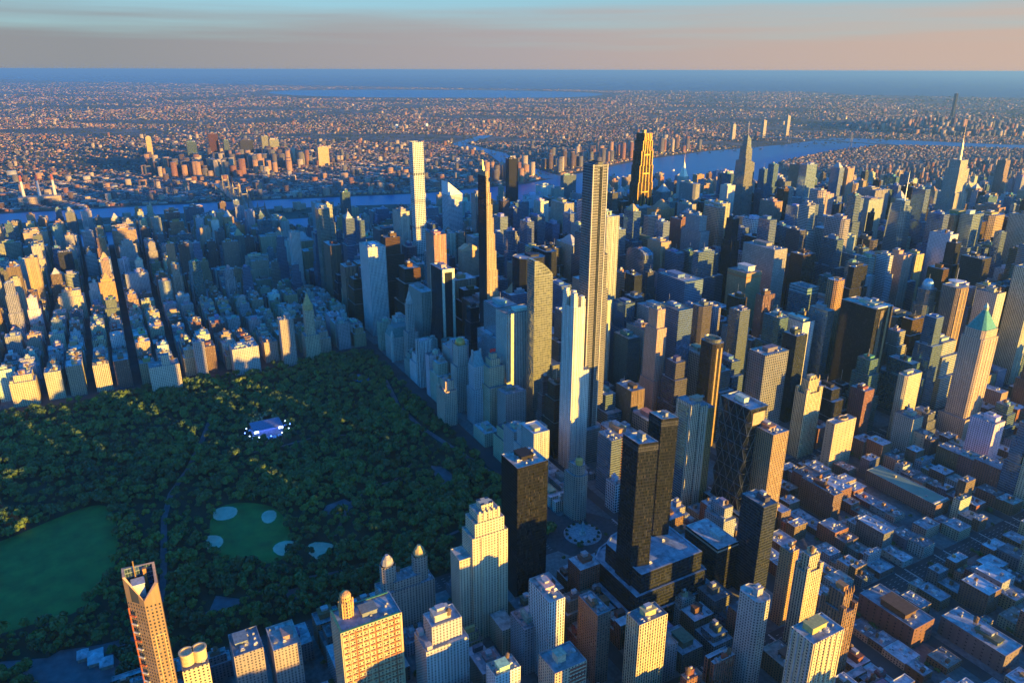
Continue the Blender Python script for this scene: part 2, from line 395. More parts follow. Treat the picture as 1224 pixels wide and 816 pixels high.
def in_poly(x, y, q):
    c = False; j = len(q)-1
    for i in range(len(q)):
        if (q[i][1] > y) != (q[j][1] > y) and x < (q[j][0]-q[i][0])*(y-q[i][1])/(q[j][1]-q[i][1])+q[i][0]: c = not c
        j = i
    return c
# the round plaza
circ = [(2+52*math.cos(t*math.pi/24), -14+52*math.sin(t*math.pi/24)) for t in range(48)]
sheet('circle_road', circ, .2, flat('circle_asphalt', (.05, .052, .058), .9, nscale=.2))
sheet('circle_island', [(2+(x-2)*.5, -14+(y+14)*.5) for x, y in circ], .35, flat('circle_paving', (.3, .31, .33), .8, nscale=.3))
HEROES = [  # id, x, y, width, depth, height, recipe, wall style, colour, name, category, short phrase, label, rows kept clear
 ('w66',-128,509,26,24,205,'w66','masonry',(0.27, 0.17, 0.09),'bronze_tower','skyscraper',
  'the slant-topped bronze tower','slender bronze tower with slanting cut-off top, at the park edge before the oval lawn',(145,192,816)),
 ('yel_pair',-104,481,24,22,110,'twinround','masonry',(0.54, 0.43, 0.27),'apartment_tower','apartment tower',
  'the low yellow round-topped tower','small yellow tower with two round rooftop drums, right beside the slant-topped bronze tower',(210,250,816)),
 ('cpwA',-72,434,34,27,72,'box','masonry',(0.3, 0.25, 0.24),'apartment_block','apartment block',
  'the mauve park-edge block','mauve brick apartment block at the park edge, left of a dark gap',(270,317,816)),
 ('cpwB',-81,400,36,26,72,'box','masonry',(0.33, 0.27, 0.25),'apartment_block','apartment block',
  'the cluttered twin block','mauve brick apartment block at the park edge, right of a dark gap, blue-grey roof boxes',(319,358,816)),
 ('balc',-147,334,34,58,122,'balc','masonry',(0.5, 0.38, 0.22),'apartment_tower','apartment tower',
  'the balconied orange tower','broad orange tower with rows of red balconies and an ornate drum on its green-edged roof',(385,490,816)),
 ('century',-50,261,24,62,62,'century','masonry',(0.4, 0.34, 0.28),'twin_tower_block','apartment building',
  'the twin-turreted block','grey stone apartment block carrying two tall rounded turrets beside the dark park',(448,520,745)),
 ('c6',-168,268,30,44,105,'setback2','masonry',(0.42, 0.4, 0.38),'apartment_tower','apartment tower',
  'the pale stepped slab','pale grey slab with jumbled stepped roof, left of the yellow limestone tower by the park',(493,561,816)),
 ('cpw15',-96,184,26,42,150,'cpw15','masonry',(0.56, 0.46, 0.31),'limestone_tower','apartment tower',
  'the yellow limestone tower','tall yellow limestone tower with stepped arched crown at the park corner',(551,608,740)),
 ('trint',-52,110,38,40,178,'box','dark',(0.012, 0.011, 0.011),'dark_tower','skyscraper',
  'the black bronze slab','black bronze-ribbed slab tower standing alone at the corner of the park',(600,655,690)),
 ('white9',-185,160,40,18,108,'box','piers',(0.6, 0.58, 0.55),'apartment_tower','apartment tower',
  'the white slab with cluttered roof','narrow white slab tower with parapet and roof clutter, in front of the black bronze slab',(633,675,790)),
 ('brown10',-208,117,34,16,90,'box','masonry',(0.2, 0.12, 0.09),'brick_tower','apartment tower',
  'the brown brick tower','dark brown brick tower with blue-grey cluttered roof, between the white slab and the yellow slab',(691,731,816)),
 ('yel11',-259,92,20,34,105,'box','piers',(0.54, 0.43, 0.27),'apartment_tower','apartment tower',
  'the yellow ribbed slab','yellow ribbed slab with grey lower front, directly below the black stepped podium',(749,797,816)),
 ('str12',-256,186,28,34,92,'str12','masonry',(0.5, 0.36, 0.25),'apartment_tower','apartment tower',
  'the striped-top tower','tan tower with blue roof and red-striped top floors, cut off by the bottom edge',(643,702,816)),
 ('wb13',-231,234,18,26,84,'box','masonry',(0.6, 0.6, 0.58),'apartment_tower','apartment tower',
  'the small white roof','small white tower whose cluttered roof just shows above the bottom edge of the view',(583,622,816)),
 ('grey14',-163,169,30,24,60,'box','masonry',(0.28, 0.29, 0.31),'apartment_block','apartment block',
  'the low grey-blue block','low grey-blue block with water tank, left of the white slab with parapet',(612,648,816)),
 ('twn',-154,27,32,22,229,'tw','dark',(0.016, 0.017, 0.02),'glass_tower','skyscraper',
  'the nearer black glass tower','nearer of the two black glass towers, rising from the black stepped podium on the circle',(746,786,720)),
 ('tws',-122,-31,27,20,229,'tw','dark',(0.016, 0.017, 0.02),'glass_tower','skyscraper',
  'the farther black glass tower','farther of the two black glass towers, right of its twin above the stepped podium',(778,810,600)),
 ('slab18',-191,-125,34,22,130,'box','dark',(0.05, 0.06, 0.08),'slab_tower','apartment tower',
  'the dark slab with orange end','dark blue-black slab tower with a bright orange west end, right of the grey podium',(886,930,690)),
 ('shef',-99,-234,42,28,155,'box','piers',(0.34, 0.22, 0.11),'apartment_tower','apartment tower',
  'the brown-gold ribbed tower','brown and gold ribbed tower right of the black faceted diagonal-braced tower',(895,943,600)),
 ('grey20',-117,-144,34,20,75,'setback2','masonry',(0.3, 0.31, 0.32),'apartment_block','apartment block',
  'the grey stepped block','grey stepped block between the black towers and the dark slab with orange end',(845,881,660)),
 ('grey21',-296,-11,28,20,115,'chamfer','masonry',(0.4, 0.38, 0.34),'apartment_tower','apartment tower',
  'the grey tower with a golden strip','grey tower with cut corners and one golden strip, standing near the bottom edge',(882,924,816)),
 ('or22',-247,-117,14,14,100,'box','masonry',(0.44, 0.25, 0.12),'brick_tower','apartment tower',
  'the slim orange slab','slim orange-lit brick slab pressed against the yellow twin-shafted tower',(934,953,735)),
 ('ye22',-279,-110,16,24,117,'crown2','piers',(0.54, 0.43, 0.27),'apartment_tower','apartment tower',
  'the yellow twin-shafted tower','yellow vertical-ribbed tower beside the slim orange slab, above the low brick houses',(955,985,770)),
 ('deco23',-334,-88,26,20,118,'deco','piers',(0.21, 0.115, 0.06),'deco_tower','apartment tower',
  'the brown pilastered tower','brown brick tower with vertical pilasters and orange rooftop box, behind the large yellow tower',(985,1028,800)),
 ('big24',-368,-11,25,40,128,'big24','masonry',(0.55, 0.45, 0.29),'apartment_tower','apartment tower',
  'the large yellow tower','large yellow brick tower with bulky rooftop machinery, cut off by the bottom edge',(945,1010,816)),
 ('gm',935,-47,64,42,214,'box','piers',(0.68, 0.66, 0.64),'marble_slab','skyscraper',
  'the white marble slab','broad white marble slab with vertical ribs and pink upper front, beyond the park corner',(428,462,400)),
 ('sherry',701,-43,26,24,135,'spire','masonry',(0.4, 0.37, 0.33),'spired_hotel','hotel tower',
  'the slim spired hotel','slim stone hotel tower with steep pointed roof, right of the white marble slab',(481,497,430)),
 ('plaza',747,-34,44,50,74,'mansard','masonry',(0.5, 0.48, 0.44),'mansard_hotel','hotel',
  'the green-roofed hotel','pale hotel block with steep blue-green mansard roof at the far park corner',(463,490,440)),
 ('solow',700,-120,60,28,205,'solow','dark',(0.03, 0.033, 0.04),'glass_slab','skyscraper',
  'the black slab framed in white','black glass slab framed by bright white end walls, seen over the park hotels',(511,546,420)),
 ('at550',904,-280,24,46,183,'chip','masonry',(0.46, 0.32, 0.22),'granite_tower','skyscraper',
  'the pediment-topped tower','tan granite tower topped by a broken pediment with a round notch',(548,572,350)),
 ('p432',1082,-224,28,28,426,'p432','grid',(0.6, 0.6, 0.57),'pencil_tower','skyscraper',
  'the white pencil tower','white pencil-thin tower with a square grid of windows, tallest on the left',(488,506,350)),
 ('t111',535,-147,32,26,400,'t111','piers',(0.38, 0.28, 0.17),'tapered_tower','skyscraper',
  'the feather-thin tower','feather-thin tan tower tapering upward to a point, with dark side walls',(579,592,455)),
 ('one57',330,-138,24,36,300,'one57','glassmot',(0.34, 0.36, 0.28),'glass_tower','skyscraper',
  'the mottled curved-top tower','mottled golden glass tower with a curved sloping top, left of the white crowned tower',(633,659,480)),
 ('cps220',168,-99,32,20,270,'cps220','masonry',(0.66, 0.62, 0.54),'limestone_tower','apartment tower',
  'the white crowned tower','slim white limestone tower with notched crown, in front of the tallest grey tower',(671,701,600)),
 ('cpt',182,-138,26,30,470,'cpt','piers',(0.36, 0.33, 0.29),'supertall_tower','skyscraper',
  'the tallest grey tower','tallest tower in view, grey ribbed shaft with a cantilevered right shoulder',(697,727,520)),
 ('teal',293,-300,44,26,150,'box','glass',(0.05, 0.15, 0.16),'glass_block','office block',
  'the dark teal glass block','dark teal glass block with cluttered roof, right of the tallest grey tower',(732,768,500)),
 ('pink',206,-291,32,22,225,'setback3','masonry',(0.42, 0.27, 0.21),'stone_tower','skyscraper',
  'the pink stone tower','pink stone tower with stepped shoulders, right of the dark teal glass block',(771,800,470)),
 ('bbox',75,-107,34,18,95,'box','glass',(0.2, 0.28, 0.36),'glass_block','office block',
  'the small pale blue block','small pale blue glass block at the foot of the tallest grey tower',(713,746,585)),
 ('wblue',479,-582,90,50,178,'box','ribbon',(0.16, 0.24, 0.33),'glass_block','office block',
  'the wide blue glass block','wide flat-topped blue glass block, right of the translucent arched-top tower',(780,847,385)),
 ('arch',660,-614,70,28,200,'archtop','glass',(0.22, 0.27, 0.33),'glass_tower','skyscraper',
  'the translucent arched-top tower','pale blue-grey glass tower with a rounded arch top, behind the tallest grey tower',(746,785,345)),
 ('metl',1188,-1232,80,30,246,'chamfer','piers',(0.3, 0.3, 0.3),'office_slab','skyscraper',
  'the wide octagonal slab','wide octagonal grey office slab just left of the stepped spired tower',(812,851,256)),
 ('rock',682,-803,70,32,258,'setback3','piers',(0.33, 0.34, 0.36),'limestone_slab','skyscraper',
  'the grey slab with lit edge','grey-blue limestone slab with a thin lit right edge, below the octagonal slab',(812,854,330)),
 ('br893',418,-709,56,44,190,'br893','masonry',(0.4, 0.25, 0.12),'office_tower','skyscraper',
  'the brown block with rooftop box','brown-gold office block with a white box on its roof, left of the large grey slab',(870,911,370)),
 ('ex926',446,-794,92,39,229,'box','piers',(0.36, 0.33, 0.3),'office_slab','skyscraper',
  'the grey slab with orange end','large grey slab with a full-height orange west end, right of the brown block',(889,941,385)),
 ('dk960',425,-896,36,41,205,'box','dark',(0.09, 0.05, 0.03),'office_tower','skyscraper',
  'the dark brown box tower','dark brown box tower with an orange-lit front, right of the grey slab with orange end',(945,975,345)),
 ('cy966',295,-754,46,34,180,'cytop','glass',(0.13, 0.25, 0.32),'glass_tower','skyscraper',
  'the cyan-topped glass tower','blue glass tower with a glowing cyan band round its top',(944,980,395)),
 ('gl990',170,-657,40,18,180,'box','glass',(0.24, 0.31, 0.33),'glass_tower','skyscraper',
  'the glittering narrow glass tower','narrow glittering grey-green glass tower left of the huge black slab',(968,998,520)),
 ('para',103,-687,72,43,204,'para','dark',(0.03, 0.028, 0.026),'black_slab','skyscraper',
  'the huge black slab','huge black slab tower with folded white roof edge, widest in the right half',(1006,1067,470)),
 ('gr913',69,-411,34,52,175,'box','grid',(0.21, 0.2, 0.19),'office_tower','skyscraper',
  'the dark grey mottled tower','dark grey flat-topped tower with mottled front, above the black faceted tower',(895,943,510)),
 ('ring',124,-341,34,24,185,'ringtop','dark',(0.06, 0.045, 0.03),'office_tower','skyscraper',
  'the black ring-topped tower','black and gold tower with an open ring on its roof, left of slim glass tower',(836,868,480)),
 ('gl885',195,-470,26,24,200,'box','glass',(0.16, 0.22, 0.26),'glass_tower','skyscraper',
  'the slim glass tower with yellow side','slim blue glass tower with a yellow-lit right side, above the black diagonal-braced tower',(872,897,460)),
 ('dk950',125,-537,30,27,165,'box','dark',(0.04, 0.05, 0.06),'office_tower','skyscraper',
  'the dark shadowed slab','dark shadowed slab left of the glittering narrow glass tower',(936,965,470)),
 ('yd966',19,-457,22,36,135,'deco2','piers',(0.56, 0.45, 0.26),'deco_tower','apartment tower',
  'the golden fluted tower','golden fluted tower with spiky finials, at the foot of the glittering glass tower',(953,986,530)),
 ('or990',-35,-474,16,50,82,'or990','plain',(0.48, 0.34, 0.22),'apartment_block','apartment block',
  'the orange block with a roof hole','blank orange-lit block with a dark round opening in its roof',(986,1026,550)),
 ('red1038',12,-583,28,24,95,'box','masonry',(0.19, 0.075, 0.06),'brick_block','apartment block',
  'the dark red brick block','dark red brick block with an orange rooftop box, in front of the huge black slab',(1016,1046,515)),
 ('pale1083',-21,-655,18,44,120,'chamfer','masonry',(0.5, 0.42, 0.28),'stone_slab','apartment tower',
  'the pale yellow slab','pale yellow slab with flat capped top, right of the dark red brick block',(1072,1105,525)),
 ('tri',-1,-196,30,44,165,'tri','piers',(0.54, 0.48, 0.36),'striped_tower','apartment tower',
  'the three-striped tower','tower of blue, white and gold vertical strips beside the black faceted tower',(808,856,600)),
 ('hearst',-64,-221,54,32,182,'hearst','dark',(0.02, 0.025, 0.03),'diagrid_tower','skyscraper',
  'the black faceted tower','black faceted tower wrapped in a pale diagonal lattice, with an orange-lit end',(861,919,590)),
 ('wwp',-62,-760,38,46,196,'wwp','masonry',(0.5, 0.36, 0.26),'pyramid_tower','skyscraper',
  'the green pyramid tower','pinkish brick tower crowned by a green copper pyramid',(1150,1197,505)),
 ('st1110',135,-916,30,40,200,'domed','glass',(0.22, 0.25, 0.25),'domed_tower','skyscraper',
  'the blue-domed glass tower','glass tower with blue domed lantern top and yellow-lit steps',(1093,1126,390)),
 ('cyl1147',94,-937,38,36,205,'disc','piers',(0.24, 0.17, 0.12),'office_tower','skyscraper',
  'the disc-topped tower','brown striped tower with a white disc and mast on top, left of the pyramid tower',(1123,1161,400)),
 ('dk1175',180,-1146,46,34,220,'box','dark',(0.07, 0.06, 0.055),'office_tower','skyscraper',
  'the dark tower behind the pyramid','dark flat-topped tower rising behind the green pyramid tower',(1148,1187,360)),
 ('p270',1096,-954,40,54,420,'p270','dark',(0.2, 0.11, 0.03),'stepped_tower','skyscraper',
  'the bronze stepped tower','bronze supertall stepping up in thick tiers against the river',(756,784,265)),
 ('ov',1099,-1382,50,48,345,'ov','glass',(0.34, 0.34, 0.32),'spired_tower','skyscraper',
  'the stepped spired tower','tapering stepped glass tower with slanted tiers and a spire, left of centre river bend',(882,906,275)),
 ('chry',1381,-1374,30,30,255,'chrysler','masonry',(0.5, 0.46, 0.4),'spired_tower','skyscraper',
  'the small needle-spired tower','small silver-crowned tower with a golden needle spire, just left of the octagonal slab',(815,824,225)),
 ('boa',443,-1254,56,50,288,'boa','glass',(0.3, 0.4, 0.42),'faceted_tower','skyscraper',
  'the crystal faceted tower','crystal-like faceted glass tower with a thin spire, left of the antenna-topped stone tower',(1063,1094,312)),
 ('citi',1357,-444,48,46,250,'citi','ribbon',(0.62, 0.63, 0.66),'wedge_tower','skyscraper',
  'the white wedge-topped tower','white and blue banded tower with a sharply slanted wedge top',(532,558,285)),
 ('twt',1955,-981,30,42,262,'box','dark',(0.03, 0.028, 0.028),'black_slab','apartment tower',
  'the plain black river slab','plain black slab by the river, right of the feather-thin tower',(604,620,248)),
 ('bloom',1284,-28,36,30,246,'box','glass',(0.34, 0.38, 0.3),'glass_tower','skyscraper',
  'the pale green glass tower','pale green glass tower beyond the far corner of the park',(376,394,320)),
 ('esb',775,-2021,42,56,320,'esb','piers',(0.46, 0.4, 0.32),'spired_tower','skyscraper',
  'the antenna-topped stone tower','famous stone tower silhouette with stepped top and tall antenna at the right',(1132,1161,265)),
 ('col2',34,-91,22,18,45,'box','grid',(0.62, 0.64, 0.66),'museum_block','museum',
  'the little white museum','little white museum block with slotted dark windows beside the round plaza',(727,745,620)),
 ('cps240',45,-31,26,26,85,'cps240','masonry',(0.4, 0.28, 0.22),'round_front_block','apartment building',
  'the round-fronted block','brown brick block with rounded yellow-lit front, facing the round plaza',(678,703,612)),
 ('essex',364,-65,30,30,125,'essex','masonry',(0.54, 0.44, 0.29),'stepped_hotel','hotel',
  'the golden stepped hotel','golden stepped hotel tower with a red rooftop sign, facing the park',(574,604,470)),
 ('hamp',382,-42,30,26,110,'hamp','masonry',(0.42, 0.47, 0.5),'copper_roof_tower','hotel',
  'the steep copper-roofed tower','pale stone tower with steep blue copper roof and twin chimneys, facing the park',(560,579,560)),
 ('dome549',440,-38,26,28,130,'dome','masonry',(0.48, 0.44, 0.38),'domed_tower','apartment tower',
  'the gold-domed tower','white tower with a bright golden dome, left of the steep copper-roofed tower',(540,560,470)),
 ('nyac',308,-72,30,40,84,'box','masonry',(0.37, 0.33, 0.3),'club_block','apartment block',
  'the squat grey club block','squat grey stone block with flat roof at the corner of the park front',(595,629,533)),
 ('peach',402,8,34,24,85,'setback2','masonry',(0.55, 0.4, 0.3),'apartment_block','apartment block',
  'the peach stepped block','peach stepped apartment block fronting the park, left of the gold-domed tower',(521,545,500)),
 ('peak121',1361,509,24,36,95,'peak','masonry',(0.48, 0.27, 0.12),'peaked_tower','apartment tower',
  'the orange peaked tower','narrow orange tower with pointed peak among the grey blocks beyond the park',(117,138,368)),
 ('pale148',1462,437,26,56,85,'box','masonry',(0.42, 0.41, 0.42),'apartment_slab','apartment tower',
  'the pale double slab','pale double slab with a dark seam, right of the orange peaked tower',(148,178,365)),
 ('tall140',1718,442,26,46,120,'crown2','masonry',(0.38, 0.34, 0.32),'apartment_tower','apartment tower',
  'the tall tower behind the double slab','tall grey tower with stepped head standing behind the pale double slab',(140,163,325)),
 ('beige67',1394,593,34,58,75,'setback2','masonry',(0.56, 0.44, 0.3),'apartment_block','apartment block',
  'the beige stepped block','beige stepped block with lit rooftop, left of the orange peaked tower',(67,100,388)),
 ('yel7',859,671,32,42,60,'setback2','masonry',(0.54, 0.43, 0.27),'apartment_block','apartment block',
  'the golden park-edge block','golden stepped apartment block at the far left edge of the park trees',(7,43,488)),
 ('fifth175',803,433,34,54,55,'turret','masonry',(0.56, 0.46, 0.36),'apartment_block','apartment block',
  'the cream turreted block','cream apartment block with one lit square turret, facing the far park edge',(175,216,462)),
 ('fifth272',824,278,36,52,58,'box','masonry',(0.46, 0.43, 0.4),'apartment_block','apartment block',
  'the wide limestone block','wide grey limestone block with rooftop tanks, facing the far park edge',(272,310,442)),
 ('fifth228',832,363,24,20,80,'box','masonry',(0.42, 0.36, 0.33),'apartment_block','apartment block',
  'the red-topped block','slim grey block with a red rooftop box, facing the far park edge',(228,245,452)),
 ('slab328',818,190,24,28,105,'box','masonry',(0.34, 0.3, 0.27),'apartment_slab','apartment tower',
  'the brown gridded slab','brown-grey gridded slab just behind the far tree line',(328,353,427)),
 ('pierre',840,136,24,24,110,'pierre','masonry',(0.54, 0.42, 0.28),'peaked_hotel','hotel',
  'the golden peaked hotel','golden hotel tower with tall pointed roof at the far corner of the park',(360,376,445)),
 ('wh345',1356,36,24,26,175,'box','piers',(0.58, 0.56, 0.54),'apartment_tower','apartment tower',
  'the slim white tower','slim white tower with orange-lit top, beyond the golden peaked hotel',(345,358,345)),
 ('dark67',1659,600,30,34,120,'box','dark',(0.05, 0.05, 0.06),'apartment_tower','apartment tower',
  'the dark far-left tower','dark flat tower at far left, above the beige stepped block',(67,87,345)),
 ('tan0',1914,750,30,60,110,'box','ribbon',(0.34, 0.33, 0.24),'apartment_slab','apartment tower',
  'the olive far-left slab','broad olive-grey slab cut by the left edge of the view',(-6,25,325)),
 ('teal403',1951,-288,30,30,180,'box','glass',(0.05, 0.15, 0.16),'glass_tower','skyscraper',
  'the teal far tower','teal glass tower right of the pale green glass tower',(403,421,280)),
 ('brn265',1599,173,26,44,115,'box','masonry',(0.27, 0.18, 0.13),'apartment_slab','apartment tower',
  'the brown far slab','brown slab tower among grey blocks, left of the slim white tower',(265,284,345)),
 ('brn1201',1156,-3004,36,36,230,'box','piers',(0.3, 0.2, 0.15),'office_tower','skyscraper',
  'the brown right-edge tower','brown tower with flat top at the right edge, right of the antenna-topped stone tower',(1193,1208,265)),
 ('un',2121,-1362,22,70,154,'box','glass',(0.2, 0.27, 0.27),'office_slab','office slab',
  'the flat river slab','flat green-tinted slab standing right on the river bank',(666,693,235)),
 ('grnhall',-150,-486,112,32,22,'grnhall','masonry',(0.24, 0.13, 0.09),'market_hall','hall',
  'the long green-roofed hall','long low hall with a flat green roof among brick houses',(1038,1134,617)),
 ('redbox',-315,-225,68,36,28,'box','plain',(0.16, 0.075, 0.06),'brick_warehouse','warehouse',
  'the big brown warehouse','big brown brick warehouse with flat grey roof beside the avenue',(1030,1116,790)),
 ('wroof',-115,-340,56,18,45,'box','masonry',(0.17, 0.1, 0.07),'brick_block','apartment block',
  'the brick block with orange end','long dark brick block with white roof edge and a bright orange end wall',(962,1004,620)),
 ('brnlong',-382,-275,70,32,24,'box','plain',(0.17, 0.13, 0.12),'brick_warehouse','warehouse',
  'the long grey-brown shed','long grey-brown shed building with orange-lit roof boxes, near the bottom right corner',(1126,1222,812)),
 ('lic0',4899,-596,46,46,150,'box','glass',(0.44, 0.42, 0.28),'riverside_tower','tower',
  'the left yellow river tower','yellow-green glass tower across the river, left one of a bright pair',(310,321,208)),
 ('lic1',4663,-609,46,62,145,'box','glass',(0.48, 0.46, 0.3),'riverside_tower','tower',
  'the right yellow river tower','yellow-green glass tower across the river, right one of a bright pair',(320,333,208)),
 ('lic2',4205,-819,46,70,125,'box','masonry',(0.52, 0.34, 0.18),'riverside_tower','tower',
  'the lone orange river tower','lone orange-lit tower across the river, right of the bright yellow pair',(377,393,208)),
 ('lic3',4628,-421,46,84,150,'box','dark',(0.06, 0.06, 0.08),'riverside_tower','tower',
  'the dark river slab','broad dark slab across the river, left of the bright yellow pair',(284,303,208)),
 ('lic4',4759,-234,46,60,190,'box','dark',(0.13, 0.05, 0.05),'riverside_tower','tower',
  'the red-edged dark river tower','dark tower with reddish edge, tallest of the far-bank cluster',(247,260,208)),
 ('lic5',4660,-83,46,60,150,'box','glass',(0.05, 0.12, 0.15),'riverside_tower','tower',
  'the teal river tower','teal dark glass tower across the river, left of the red-edged dark tower',(221,235,208)),
 ('lic6',4927,150,46,34,170,'box','masonry',(0.46, 0.33, 0.16),'riverside_tower','tower',
  'the thin tan river tower','thin tan tower standing apart at the left of the far-bank cluster',(173,180,208)),
 ('lic7',4677,-301,46,34,150,'box','glass',(0.1, 0.16, 0.2),'riverside_tower','tower',
  'the slim blue river tower','slim blue glass tower between two dark ones across the river',(266,273,208)),
 ('lic8',4261,-137,46,40,80,'box','masonry',(0.48, 0.3, 0.15),'riverside_tower','tower',
  'the short orange river block','short orange-lit block in front of the far-bank tower cluster',(247,255,208)),
 ('wf0',4382,-4598,30,36,140,'box','masonry',(0.4, 0.34, 0.27),'waterfront_tower','tower',
  'the left pale waterfront tower','pale waterfront tower across the wide river, leftmost of three',(874,880,170)),
 ('wf1',4447,-5049,30,36,160,'box','masonry',(0.42, 0.35, 0.27),'waterfront_tower','tower',
  'the middle pale waterfront tower','pale waterfront tower across the wide river, middle one of three',(910,918,170)),
 ('wf2',4505,-5425,30,36,185,'box','masonry',(0.44, 0.36, 0.27),'waterfront_tower','tower',
  'the tallest pale waterfront tower','slim pale waterfront tower across the wide river, tallest of three',(940,945,170)),
 ('wf3',5289,-9336,30,36,325,'box','dark',(0.05, 0.05, 0.06),'waterfront_tower','tower',
  'the dark slender horizon tower','dark slender tower far off near the right horizon',(1141,1146,170)),
]
# ------------------------------------------------------------------ roof furniture shared between buildings
def _tank():
    b = MB(); b.lathe([(2.1, 3.2), (2.1, 7.2), (2.5, 7.2), (0, 9.2)], 10); b.cap(ngon(10, 2.1, 2.1), 3.2)
    for a in range(4): x, y = 1.4*math.cos(a*1.571+.8), 1.4*math.sin(a*1.571+.8); b.box(x, y, 0, .3, .3, 3.2)
    return b.mesh('water_tank', objmat('tank_wood', .85))
def _unit():
    b = MB(); b.solid(rect(1, 1), 0, .8); b.solid(rect(.7, .7), .8, 1, top=rect(.6, .6)); return b.mesh('cooling_unit', objmat('sheet_metal', .45, .3))
def _bulk():
    b = MB(); b.solid(rect(1, 1), 0, 1); b.solid(rect(1.12, 1.12), 1, 1.08); return b.mesh('bulkhead', objmat('render_wall', .85))
TANK, UNIT, BULK = _tank(), _unit(), _bulk()
TOPROOF = {}      # the last roof deck built on each thing carries its tanks and machinery
def tank(root, x, y, z, s=1):
    o = link('water_tank', TANK, TOPROOF.get(root.name, root), (.16, .10, .06), loc=(x, y, z)); o.scale = (s, s, s)
def unit(root, x, y, z, sx, sy, sz, c=(.42, .43, .45)):
    o = link('cooling_unit', UNIT, TOPROOF.get(root.name, root), c, loc=(x, y, z)); o.scale = (sx, sy, sz)
def bulk(root, x, y, z, sx, sy, sz, c, name='bulkhead'):
    o = link(name, BULK, TOPROOF.get(root.name, root), c, loc=(x, y, z)); o.scale = (sx, sy, sz)
def fac(sty): return facade(sty)
def tiers(root, T, sty, col, rc=(.30, .31, .33)):
    """T: list of (part name, plan, z0, z1).  Each tier gets walls and a parapeted roof deck."""
    bay, fl = STY[sty][:2]
    for name, poly, z0, z1 in T:
        b = MB(); b.prism(poly, z0, z1, bay, fl); b.build(name, fac(sty), root, col)
        r_ = MB(); r_.deck(poly, z1); TOPROOF[root.name] = r_.build('roof', roofmat(), root, rc)
def clutter(root, rng, wx, wy, z, col, ph=True, n=3, tk=.5, ox=0, oy=0, rc=None):
    z -= 1.1
    if ph:
        h = rng.uniform(3.5, 8); a, c = wx*rng.uniform(.3, .55), wy*rng.uniform(.3, .55)
        px, py = ox+rng.uniform(-.15, .15)*wx, oy+rng.uniform(-.15, .15)*wy
        bulk(root, px, py, z, a, c, h, tuple(v*rng.uniform(.7, 1.2) for v in col), 'mechanical_penthouse')
        if rng.random() < .5: bulk(root, px+a*.1, py, z+h*1.08, a*.5, c*.5, rng.uniform(2, 4), (.4, .4, .42), 'lift_overrun')
    for _ in range(n):
        s = rng.uniform(1.8, 4.2)
        unit(root, ox+rng.uniform(-.42, .42)*(wx-3), oy+rng.uniform(-.42, .42)*(wy-3), z, s*rng.uniform(.8, 1.8), s, rng.uniform(1.4, 3), (v := rng.uniform(.22, .6), v, v*1.04))
    if rng.random() < tk: tank(root, ox+rng.uniform(-.36, .36)*(wx-4), oy+rng.uniform(-.36, .36)*(wy-4), z, rng.uniform(.9, 1.3))
METAL = lambda: objmat('painted_metal', .4, .5)
COPPER = lambda: objmat('green_copper', .6)
PLAIN = lambda: objmat('smooth_stone', .75)
def part(name, b, mat, root, col): return b.build(name, mat, root, col)

